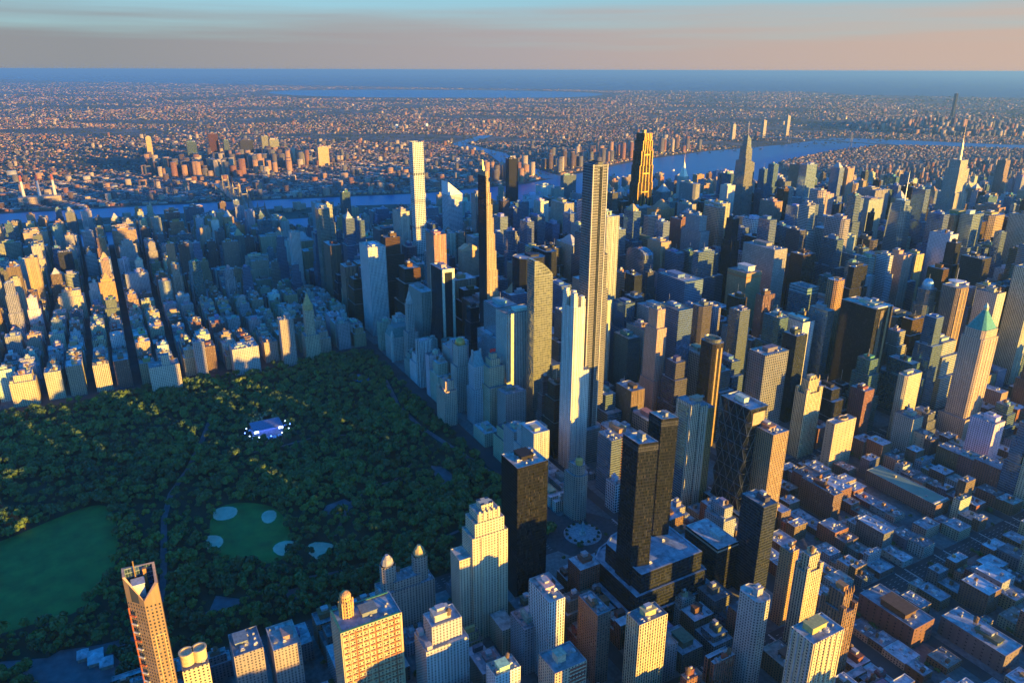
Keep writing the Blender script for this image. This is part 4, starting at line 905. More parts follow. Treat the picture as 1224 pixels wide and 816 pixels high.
        for nm, f, z0, z1, ox, oy in (('lower_taper', (1.0, .95), 94, 252, 0, 0), ('middle_taper', (.92, .86), 244, 322, 1, -2), ('upper_taper', (.60, .54), 306, 366, -2, 3), ('crown', (.42, .34), 352, 396, 0, 0)):
            P, Q = rect(wx*f[0], wy*f[0], ox, oy), rect(wx*f[1], wy*f[1], ox, oy); b = MB(); b.prism(P, z0, z1, 1.9, 3.9, top=Q, zt=[z1-10, z1-16, z1-4, z1+6]); b.cap(Q, z1, [z1-10, z1-16, z1-4, z1+6]); part(nm, b, fac('glass'), r, (.36, .35, .30))
        b = MB(); b.bar((0, 0, 385), (0, 0, 440), 1.4); part('spire', b, METAL(), r, (.6, .55, .45))
    elif rec == 'chrysler':
        T([('base', rect(wx*1.6, wy*1.6), 0, 110), ('shaft', rect(wx, wy), 109, 235)])
        b = MB(); b.solid(octa(wx*.9, wy*.9, 4), 234, 250, top=octa(wx*.66, wy*.66, 4)); b.solid(octa(wx*.62, wy*.62, 3), 250, 266, top=octa(wx*.36, wy*.36, 2)); b.solid(octa(wx*.34, wy*.34, 2), 266, 286, top=octa(2, 2, .4)); part('arched_crown', b, METAL(), r, (.62, .58, .48)); b = MB(); b.lathe([(1.6, 284), (0, 322)], 8); part('needle_spire', b, METAL(), r, (.7, .52, .22))
    elif rec == 'boa':
        P = octa(wx, wy, 4); Q = octa(wx*.86, wy*.80, 12, 2, -1)
        b = MB(); zt = [H-14, H-22, H-20, H-6, H, H+2, H-4, H-8]; b.prism(P, 0, H, 1.9, 3.9, top=Q, zt=zt); b.cap(Q, H, zt); part('faceted_shaft', b, fac('glass'), r, col)
        b = MB(); b.prism(rect(wx*.5, wy*.4, -4, 6), H-20, H+8, 1.9, 3.9); b.cap(rect(wx*.5, wy*.4, -4, 6), H+8); part('crown_screen', b, fac('glass'), r, (.4, .5, .5))
        b = MB(); b.lathe([(1.6, H), (.3, 366)], 8, -4, -2); part('spire', b, METAL(), r, (.75, .75, .75))
    elif rec == 'citi':
        P = rect(wx, wy); b = MB(); b.prism(P, 35, H-8, 6, 3.8, zt=[H-8]*4); part('shaft', b, fac('ribbon'), r, col)
        b = MB(); zt = [H-8, H-8, H+38, H+38]; zt = [H-6, H-6, H+32, H+32]
        P2 = [(-wx/2, -wy/2), (wx/2, -wy/2), (wx/2, wy/2), (-wx/2, wy/2)]; b.prism(P2, H-8, H, 60, 60, zt=zt); b.cap(P2, H, zt); part('wedge_roof', b, PLAIN(), r, (.75, .75, .76))
        b = MB()
        for q in ((0, -1), (0, 1), (1, 0), (-1, 0)): b.box(q[0]*wx*.4, q[1]*wy*.4, 0, 7, 7, 35.5)
        part('stilts', b, PLAIN(), r, (.5, .5, .5))
    elif rec == 'esb':
        T([('base', rect(wx*2, wy*1.4), 0, 90), ('lower_setback', rect(wx*1.45, wy*1.2), 89, 215), ('shaft', rect(wx*1.15, wy*.98), 214, 292), ('upper_setback', rect(wx*.9, wy*.72), 291, 320)])
        b = MB(); b.lathe([(6.5, 319), (5.5, 345), (4.5, 365), (2.6, 378), (1, 384)], 12); part('mooring_mast', b, METAL(), r, (.5, .44, .34)); b = MB(); b.lathe([(.8, 383), (.6, 415), (.25, 443)], 8); part('antenna', b, METAL(), r, (.4, .3, .25))
        for s in (-.24, 0, .24): b = MB(); b.box(-wx*.73, s*wy, 90, 1, 3, 123); part('pier', b, PLAIN(), r, (.5, .42, .30))
    elif rec == 'cps240':
        P = [(-wx/2+ (wx*.0), wy/2)] + [(-wx*.1+wx*.5*math.cos(a), -wy*.02+wy*.5*math.sin(a)) for a in np.linspace(math.pi*.62, math.pi*1.45, 10)] + [(wx/2, -wy/2), (wx/2, wy/2)]
        P = P[1:]; T([('base', P, 0, H-14), ('upper_setback', shrink(P, 4), H-15, H)]); b = MB(); b.solid(ngon(14, 5, 5, -4, 0), H-1, H+7); part('roof_drum', b, PLAIN(), r, (.62, .40, .10)); clutter(r, rng, wx*.5, wy*.5, H, col, ph=False, n=2, tk=1)
    elif rec == 'grnhall':
        T([('walls', rect(wx, wy), 0, H)]); b = MB(); b.box(0, 0, H-1.0, wx-2.2, wy-2.2, .5); part('green_roof_deck', b, flat('green_roofing', (.20, .29, .21), .85, nscale=.05, amt=.12), r, (1, 1, 1))
        b = MB(); b.box(-wx/2+4, 0, H+.02, 2.4, wy, 1.4); part('white_coping', b, PLAIN(), r, (.62, .62, .6)); bulk(r, wx*.2, -4, H-.5, 4, 3, 3, (.6, .48, .28)); unit(r, -wx*.3, 5, H-.5, 3, 2, 2)
    return r
for h in HEROES: hero(h)
# ------------------------------------------------------------------ the rest of the city, lot by lot
LIME=(.46,.41,.33);TANC=(.38,.27,.17);BUFF=(.47,.36,.23);REDB=(.24,.10,.065);BRNC=(.17,.10,.065);WHT=(.62,.60,.56);GRYC=(.30,.30,.31);DGRY=(.13,.13,.14)
BLK=(.03,.032,.036);BRZ=(.13,.075,.03);TEALC=(.10,.24,.26);BLUC=(.14,.24,.35);PALB=(.31,.41,.50);ORGC=(.40,.22,.11)
CNAME = {LIME:'limestone',TANC:'tan',BUFF:'buff',REDB:'red brick',BRNC:'brown brick',WHT:'white',GRYC:'grey',DGRY:'dark grey',BLK:'black',BRZ:'bronze',TEALC:'teal',BLUC:'blue glass',PALB:'pale blue',ORGC:'orange brick'}
def pick(rng, L):
    t = rng.random()*sum(w for _, w in L)
    for v, w in L:
        t -= w
        if t <= 0: return v
    return L[-1][0]
HR = [(h[1]-h[3]/2, h[1]+h[3]/2, h[2]-h[4]/2, h[2]+h[4]/2) for h in HEROES]
GUARD = []                                                         # keep the well-known towers in view: nothing in front rises over their lower rows
for h in HEROES:
    q = project(h[1], h[2], 0); yt = project(h[1], h[2], h[5])[1]; k_ = .06 if q[2] < 1250 else .18 if h[0] in ('p270', 'ov', 'esb', 'boa', 'gm', 'solow', 'one57', 'citi', 'pierre') else .46; GUARD.append((h[13][0]-2, h[13][1]+2, h[13][2]-k_*max(0, h[13][2]-yt), q[2]))
GUARD += [(640, 704, 238, 2900), (704, 760, 228, 2900), (782, 812, 214, 3200), (850, 884, 206, 3200), (904, 960, 192, 3600), (960, 1025, 183, 4200)]   # the river stays open
def zone(X, Y, rng):
    """returns kind, height, lot width, or None"""
    if X < 0:
        if Y > -170: # west of the plaza
            if X > -520 and Y < 520: return ('apartment_house', rng.uniform(16, 36) if rng.random() < .8 else rng.uniform(38, 52), 26)
            return ('apartment_house', pick(rng, [(rng.uniform(20, 40), 5), (rng.uniform(70, 110), 2)]), 30)
        if X > -262 and rng.random() < .10 and Y < -560: return ('tower_block', rng.uniform(60, 125), 26)
        if rng.random() < .2: return ('brick_house', rng.uniform(22, 44), 24)
        return ('brick_house', rng.uniform(9, 22), 17)
    if Y > -5:                                                     # upper east side
        if X < 965: return ('apartment_house', rng.uniform(42, 64), 30)
        if X < 1240: return ('apartment_house', rng.uniform(24, 58), 24)
        if rng.random() < (.25 if X < 1600 else .72): return ('tower_block', rng.uniform(70, 150), 28)
        return ('apartment_house', rng.uniform(18, 55), 24)
    if X < 835 and Y > -84: return ('apartment_house', rng.uniform(72, 128), 30)
    if Y > -2150:
        core = math.exp(-((X-650)/800)**2)*math.exp(-((Y+1100)/1050)**2)
        if X < 1400: return ('office_tower', max(38, rng.gauss(108+112*core, 52)), 52) if rng.random() < .86 else ('office_tower', rng.uniform(25, 60), 26)
        return ('tower_block', pick(rng, [(rng.uniform(25, 60), 5), (rng.uniform(70, 150), 3)]), 36)
    if Y > -3300:
        if X < 1300: return ('tower_block', pick(rng, [(rng.uniform(35, 75), 5), (rng.uniform(80, 170), 3)]), 32)
        return ('tower_block', pick(rng, [(rng.uniform(18, 50), 6), (rng.uniform(60, 110), 1)]), 34)
    return None
def gen_lots():
    rng = random.Random(7); out = []; cnt = {}
    for a, b_, y0, y1 in BLOCKS:
        q = project((a+b_)/2, (y0+y1)/2, 20)
        if q is None or q[0] < -260 or q[0] > 1420 or q[1] < 60 or q[1] > 1150: continue
        rows = [(y0, y1)]
        z = zone((a+b_)/2, (y0+y1)/2, rng)
        if z is None: continue
        ym = (y0+y1)/2
        low = z[0] in ('brick_house', 'apartment_house')
        if low or rng.random() < .7: rows = [(y0, ym-(3.5 if low else .6)), (ym+(3.5 if low else .6), y1)]
        for ya, yb in rows:
            x = a+.8
            while x < b_-8:
                z = zone(x+8, (ya+yb)/2, rng)
                if z is None: break
                kind, h, lw = z
                w = lw*(rng.uniform(.65, 1.5) if kind != 'brick_house' else rng.uniform(.42, 1.75))
                if kind == 'office_tower' and h > 110: w = max(w, 34)
                if b_-(x+w) < 9: w = b_-x-.8
                w = min(w, b_-x-.8)
                x0, x1 = x+.25, x+w-.25; x += w
                if kind in ('brick_house', 'apartment_house') and rng.random() < (.11 if kind == 'brick_house' else .06): continue
                d0, d1 = ya+rng.uniform(0, 1.5), yb-rng.uniform(0, 1.5)
                if kind == 'brick_house':
                    if ya == y0: d1 -= rng.uniform(-3, 10)
                    else: d0 += rng.uniform(-3, 10)
                bx = abs(x0+16-(-.238*(y0-0) if y0 < 0 else -.5*y0))
                if -1200 < y0 < 560 and abs((x0+x1)/2-(-.238*ya if ya < 0 else -.50*ya)) < (x1-x0)/2+12: continue   # the diagonal avenue
                if math.hypot((x0+x1)/2-2, (d0+d1)/2+14) < 62+(x1-x0)/2: continue
                hit = False
                for k, (ha, hb, hc, hd) in enumerate(HR):
                    if x0 < hb+2 and x1 > ha-2 and d0 < hd+2 and d1 > hc-2: hit = True; break
                st = rng.randrange(10**6)
                if hit: continue
                # nothing hides the lower part of a named tower
                cx, cy = (x0+x1)/2, (d0+d1)/2; lim = h
                pa = [project(px, py, h) for px in (x0, x1) for py in (d0, d1)]
                if any(p is None for p in pa): continue
                lo, hi, dep = min(p[0] for p in pa), max(p[0] for p in pa), project(cx, cy, 0)[2]
                for gx0, gx1, gy, gd in GUARD:
                    if dep < gd and hi > gx0 and lo < gx1:
                        # height at which this lot's top reaches row gy
                        zl = 0.0; zh = lim
                        if min(project(px, py, zh)[1] for px in (x0, x1) for py in (d0, d1)) < gy:
                            for _ in range(12):
                                zm = (zl+zh)/2
                                if min(project(px, py, zm)[1] for px in (x0, x1) for py in (d0, d1)) < gy: zh = zm
                                else: zl = zm
                            lim = zl
                h2 = max(min(h, lim), min(h, 9))
                if h2 < 40 and kind in ('office_tower', 'tower_block'): kind = 'apartment_house' if cy > -2600 else 'brick_house'
                r2 = random.Random(st)
                if kind == 'office_tower':
                    sty = pick(r2, [('piers', 3.2), ('masonry', 2), ('glass', 7.5), ('ribbon', 1.5), ('dark', 3.4), ('grid', 1)])
                elif kind == 'tower_block': sty = pick(r2, [('masonry', 6), ('piers', 2), ('glass', 1.3), ('ribbon', 1), ('grid', .6)])
                else: sty = pick(r2, [('masonry', 8), ('plain', 1)]) if kind == 'brick_house' else pick(r2, [('masonry', 8), ('piers', 1)])
                if sty == 'glass': c = pick(r2, [(TEALC, 2), (BLUC, 4), (PALB, 3), (BRZ, .8)])
                elif sty == 'dark': c = pick(r2, [(BLK, 4), (BRZ, 2), (DGRY, 2)])
                elif kind == 'brick_house': c = pick(r2, [(REDB, 4), (BRNC, 4), (TANC, 2), (GRYC, 1.6), (BUFF, 1), (LIME, .7), (DGRY, 1)])
                elif kind == 'apartment_house': c = pick(r2, [(LIME, 4), (BUFF, 2.4), (TANC, 2.2), (REDB, 1.2), (BRNC, 1.4), (GRYC, 2), (WHT, 1.4)])
                else: c = pick(r2, [(LIME, 3), (WHT, 2), (GRYC, 3), (TANC, 2), (BUFF, 1.4), (BRNC, 1.6), (DGRY, 1.4), (ORGC, 1.4)])
                if cx < 0 and cy > -170: c = pick(r2, [(BRNC, 4), (DGRY, 3), (REDB, 2), (GRYC, 2), (TANC, 1.5)])
                if 0 < cx < 835 and -90 < cy < 0: c = pick(r2, [(WHT, 4), (LIME, 4), (GRYC, 1)])
                i = cnt.get(kind, 0); cnt[kind] = i+1
                out.append(dict(id=(kind, i), kind=kind, x=cx, y=cy, wx=x1-x0, wy=d1-d0, h=h2, sty=sty, col=c, seed=st))
    return out
LOTS = gen_lots()
def form(s):
    """roof form and furniture of a lot, from its own seed"""
    rng = random.Random(s['seed']); k, h, wx, wy = s['kind'], s['h'], s['wx'], s['wy']
    if k == 'brick_house': shape = 'plain'
    elif k == 'apartment_house': shape = pick(rng, [('plain', 5), ('setback', 4), ('court', 1)])
    else: shape = pick(rng, [('plain', 3.2), ('setback', 3.6), ('tiered', 3.2), ('chamfer', 1.2)]) if h > 45 else 'plain'
    if min(wx, wy) < 11: shape = 'plain'
    tankp = rng.random() < (.18 if k == 'brick_house' else .55 if k == 'apartment_house' else .25)
    crown = rng.random() < .07 and h > 60 and shape in ('plain', 'setback') and k != 'brick_house'
    rc = pick(rng, [((.34, .36, .39), 4), ((.55, .57, .60), 4), ((.18, .18, .19), 2), ((.30, .26, .22), 1.5), ((.42, .40, .36), 1)])
    return shape, tankp, crown, rc, rng
def lot_tiers(s, shape):
    wx, wy, h = s['wx'], s['wy'], s['h']
    if shape == 'plain': return [('walls', rect(wx, wy), 0, h)]
    if shape == 'chamfer': return [('walls', octa(wx, wy, min(wx, wy)*.2), 0, h)]
    if shape == 'setback': return [('base', rect(wx, wy), 0, h*.72), ('upper_setback', rect(wx*.66, wy*.74), h*.72-1.1, h)]
    if shape == 'tiered': return [('base', rect(wx, wy), 0, h*.5), ('middle_setback', rect(wx*.80, wy*.86), h*.5-1.1, h*.8), ('upper_setback', rect(wx*.58, wy*.66), h*.8-1.1, h)]
    if shape == 'court': return [('walls', rect(wx*.36, wy, -wx*.32, 0), 0, h), ('walls', rect(wx*.36, wy, wx*.32, 0), 0, h), ('link_wing', rect(wx*.27, wy*.4, 0, -wy*.2), 0, h-3)]
KEEP = {}
#@KEEP@
# which lots stand in view, and how each is told apart: (lot, description, relation, landmark, rank)
DESC = ['cut-cornered banded brown brick high-rise', 'cut-cornered banded buff high-rise', 'cut-cornered banded dark grey high-rise', 'cut-cornered banded grey high-rise', 'cut-cornered banded orange-brown high-rise', 'cut-cornered banded pale stone high-rise', 'cut-cornered banded tan high-rise', 'cut-cornered banded white high-rise', 'cut-cornered black office tower', 'cut-cornered dark grey office tower', 'cut-cornered gridded brown brick high-rise', 'cut-cornered gridded buff high-rise', 'cut-cornered gridded grey high-rise', 'cut-cornered gridded orange-brown high-rise', 'cut-cornered gridded orange-brown office tower', 'cut-cornered gridded pale stone high-rise', 'cut-cornered gridded pale stone office tower', 'cut-cornered gridded tan high-rise', 'cut-cornered gridded tan office tower', 'cut-cornered gridded white high-rise', 'flat-topped brown brick apartment building', 'flat-topped brown brick high-rise', 'flat-topped brown brick office tower', 'flat-topped buff apartment building', 'flat-topped buff apartment building with water tank', 'flat-topped buff high-rise', 'flat-topped dark grey apartment building', 'flat-topped dark grey high-rise', 'flat-topped grey apartment building', 'flat-topped grey high-rise', 'flat-topped gridded white high-rise', 'flat-topped orange-brown high-rise', 'flat-topped pale stone apartment building', 'flat-topped pale stone high-rise', 'flat-topped pale stone office tower', 'flat-topped red brick apartment building', 'flat-topped ribbed dark grey office tower', 'flat-topped ribbed pale stone high-rise', 'flat-topped ribbed white high-rise', 'flat-topped tan apartment building', 'flat-topped tan apartment building with water tank', 'flat-topped tan high-rise', 'flat-topped white apartment building', 'flat-topped white high-rise', 'flat-topped white high-rise with water tank', 'low brown brick house', 'low buff house', 'low dark grey house', 'low dark grey house with water tank', 'low grey house', 'low pale stone house', 'low red brick house', 'low red brick house with water tank', 'low tan house', 'pointed-roofed dark grey high-rise', 'pointed-roofed orange-brown high-rise', 'pointed-roofed pale stone high-rise', 'pointed-roofed pale stone high-rise with water tank', 'pointed-roofed ribbed brown brick high-rise', 'pointed-roofed ribbed grey high-rise', 'pointed-roofed ribbed tan high-rise', 'pointed-roofed tan high-rise', 'pointed-roofed white high-rise', 'stepped blue glass office tower', 'stepped brown brick apartment building', 'stepped brown brick high-rise', 'stepped buff apartment building', 'stepped buff apartment building with water tank', 'stepped buff high-rise', 'stepped dark grey apartment building', 'stepped dark grey high-rise', 'stepped grey apartment building', 'stepped grey high-rise', 'stepped orange-brown high-rise', 'stepped pale blue glass office tower', 'stepped pale stone apartment building', 'stepped pale stone high-rise', 'stepped red brick apartment building', 'stepped ribbed brown brick high-rise', 'stepped ribbed buff high-rise', 'stepped ribbed dark grey high-rise', 'stepped ribbed grey high-rise', 'stepped ribbed orange-brown high-rise', 'stepped ribbed pale stone high-rise', 'stepped ribbed tan high-rise', 'stepped ribbed white high-rise', 'stepped tan apartment building', 'stepped tan apartment building with water tank', 'stepped tan high-rise', 'stepped teal glass office tower', 'stepped white apartment building', 'stepped white high-rise', 'stepped white high-rise with water tank', 'tall cut-cornered black office tower', 'tall cut-cornered bronze office tower', 'tall cut-cornered dark grey office tower', 'tall cut-cornered gridded grey office tower', 'tall cut-cornered gridded orange-brown office tower', 'tall cut-cornered gridded pale stone office tower', 'tall cut-cornered gridded tan office tower', 'tall cut-cornered gridded white office tower', 'tall flat-topped black office tower', 'tall flat-topped blue glass office tower', 'tall flat-topped brown brick office tower', 'tall flat-topped buff office tower', 'tall flat-topped dark grey office tower', 'tall flat-topped grey office tower', 'tall flat-topped orange-brown office tower', 'tall flat-topped pale stone office tower', 'tall flat-topped ribbed brown brick office tower', 'tall flat-topped ribbed buff office tower', 'tall flat-topped ribbed dark grey office tower', 'tall flat-topped ribbed grey office tower', 'tall flat-topped ribbed orange-brown office tower', 'tall flat-topped ribbed pale stone office tower', 'tall flat-topped ribbed tan office tower', 'tall flat-topped ribbed white office tower', 'tall flat-topped tan office tower', 'tall flat-topped white office tower', 'tall pointed-roofed blue glass office tower', 'tall pointed-roofed buff office tower', 'tall pointed-roofed pale blue glass office tower', 'tall pointed-roofed ribbed brown brick office tower', 'tall pointed-roofed ribbed orange-brown office tower', 'tall pointed-roofed ribbed pale stone office tower', 'tall pointed-roofed teal glass office tower', 'tall stepped blue glass office tower', 'tall stepped bronze office tower', 'tall stepped pale blue glass office tower', 'tall stepped teal glass office tower', 'tall tiered banded buff office tower', 'tall tiered banded dark grey office tower', 'tall tiered banded grey office tower', 'tall tiered banded orange-brown office tower', 'tall tiered banded pale stone office tower', 'tall tiered banded tan office tower', 'tall tiered banded white office tower', 'tall tiered black office tower', 'tall tiered blue glass office tower', 'tall tiered bronze office tower', 'tall tiered dark grey office tower', 'tall tiered pale blue glass office tower', 'tall tiered teal glass office tower', 'taller brown brick house', 'taller buff house', 'taller dark grey house', 'taller grey house', 'taller pale stone house', 'taller red brick house', 'taller tan house', 'tiered banded brown brick high-rise', 'tiered banded brown brick office tower', 'tiered banded dark grey high-rise', 'tiered banded dark grey office tower', 'tiered banded grey high-rise', 'tiered banded pale stone high-rise', 'tiered banded tan high-rise', 'tiered black office tower', 'tiered blue glass high-rise', 'tiered bronze high-rise', 'tiered bronze office tower', 'tiered pale blue glass high-rise', 'tiered ribbed brown brick high-rise', 'tiered ribbed buff high-rise', 'tiered ribbed dark grey high-rise', 'tiered ribbed grey high-rise', 'tiered ribbed orange-brown high-rise', 'tiered ribbed pale stone high-rise', 'tiered ribbed tan high-rise', 'tiered ribbed white high-rise', 'tiered teal glass high-rise', 'two-winged brown brick apartment building', 'two-winged buff apartment building', 'two-winged grey apartment building', 'two-winged pale stone apartment building', 'two-winged red brick apartment building', 'two-winged tan apartment building', 'two-winged white apartment building']
MARK = ['the slant-topped bronze tower', 'the low yellow round-topped tower', 'the cluttered twin block', 'the balconied orange tower', 'the twin-turreted block', 'the pale stepped slab', 'the yellow limestone tower', 'the white slab with cluttered roof', 'the brown brick tower', 'the yellow ribbed slab', 'the small white roof', 'the nearer black glass tower', 'the dark slab with orange end', 'the brown-gold ribbed tower', 'the grey stepped block', 'the grey tower with a golden strip', 'the slim orange slab', 'the yellow twin-shafted tower', 'the brown pilastered tower', 'the large yellow tower', 'the white marble slab', 'the slim spired hotel', 'the green-roofed hotel', 'the black slab framed in white', 'the pediment-topped tower', 'the white pencil tower', 'the feather-thin tower', 'the mottled curved-top tower', 'the white crowned tower', 'the tallest grey tower', 'the dark teal glass block', 'the pink stone tower', 'the small pale blue block', 'the wide blue glass block', 'the translucent arched-top tower', 'the wide octagonal slab', 'the grey slab with lit edge', 'the brown block with rooftop box', 'the grey slab with orange end', 'the dark brown box tower', 'the cyan-topped glass tower', 'the glittering narrow glass tower', 'the huge black slab', 'the black ring-topped tower', 'the slim glass tower with yellow side', 'the golden fluted tower', 'the orange block with a roof hole', 'the dark red brick block', 'the pale yellow slab', 'the green pyramid tower', 'the blue-domed glass tower', 'the disc-topped tower', 'the dark tower behind the pyramid', 'the bronze stepped tower', 'the stepped spired tower', 'the small needle-spired tower', 'the crystal faceted tower', 'the white wedge-topped tower', 'the plain black river slab', 'the pale green glass tower', 'the antenna-topped stone tower', 'the round-fronted block', 'the golden stepped hotel', 'the gold-domed tower', 'the squat grey club block', 'the peach stepped block', 'the orange peaked tower', 'the pale double slab', 'the tall tower behind the double slab', 'the beige stepped block', 'the golden park-edge block', 'the cream turreted block', 'the wide limestone block', 'the red-topped block', 'the brown gridded slab', 'the golden peaked hotel', 'the slim white tower', 'the dark far-left tower', 'the olive far-left slab', 'the teal far tower', 'the brown far slab', 'the brown right-edge tower', 'the flat river slab', 'the long green-roofed hall', 'the big brown warehouse', 'the brick block with orange end', 'the long grey-brown shed', 'the teal river tower', 'the slim blue river tower', 'the middle pale waterfront tower', 'the tallest pale waterfront tower', 'the dark slender horizon tower']
RELN = ['left of', 'right of', 'behind', 'in front of']
RANK = ['nearest', 'second', 'third', 'fourth', 'fifth', 'sixth', 'seventh', 'eighth', 'ninth', 'tenth', 'eleventh', 'twelfth']
GRP = dict(office_tower='office towers of the central cluster', tower_block='high-rises among the city blocks', apartment_house='apartment buildings along the streets', brick_house='low houses in rows')
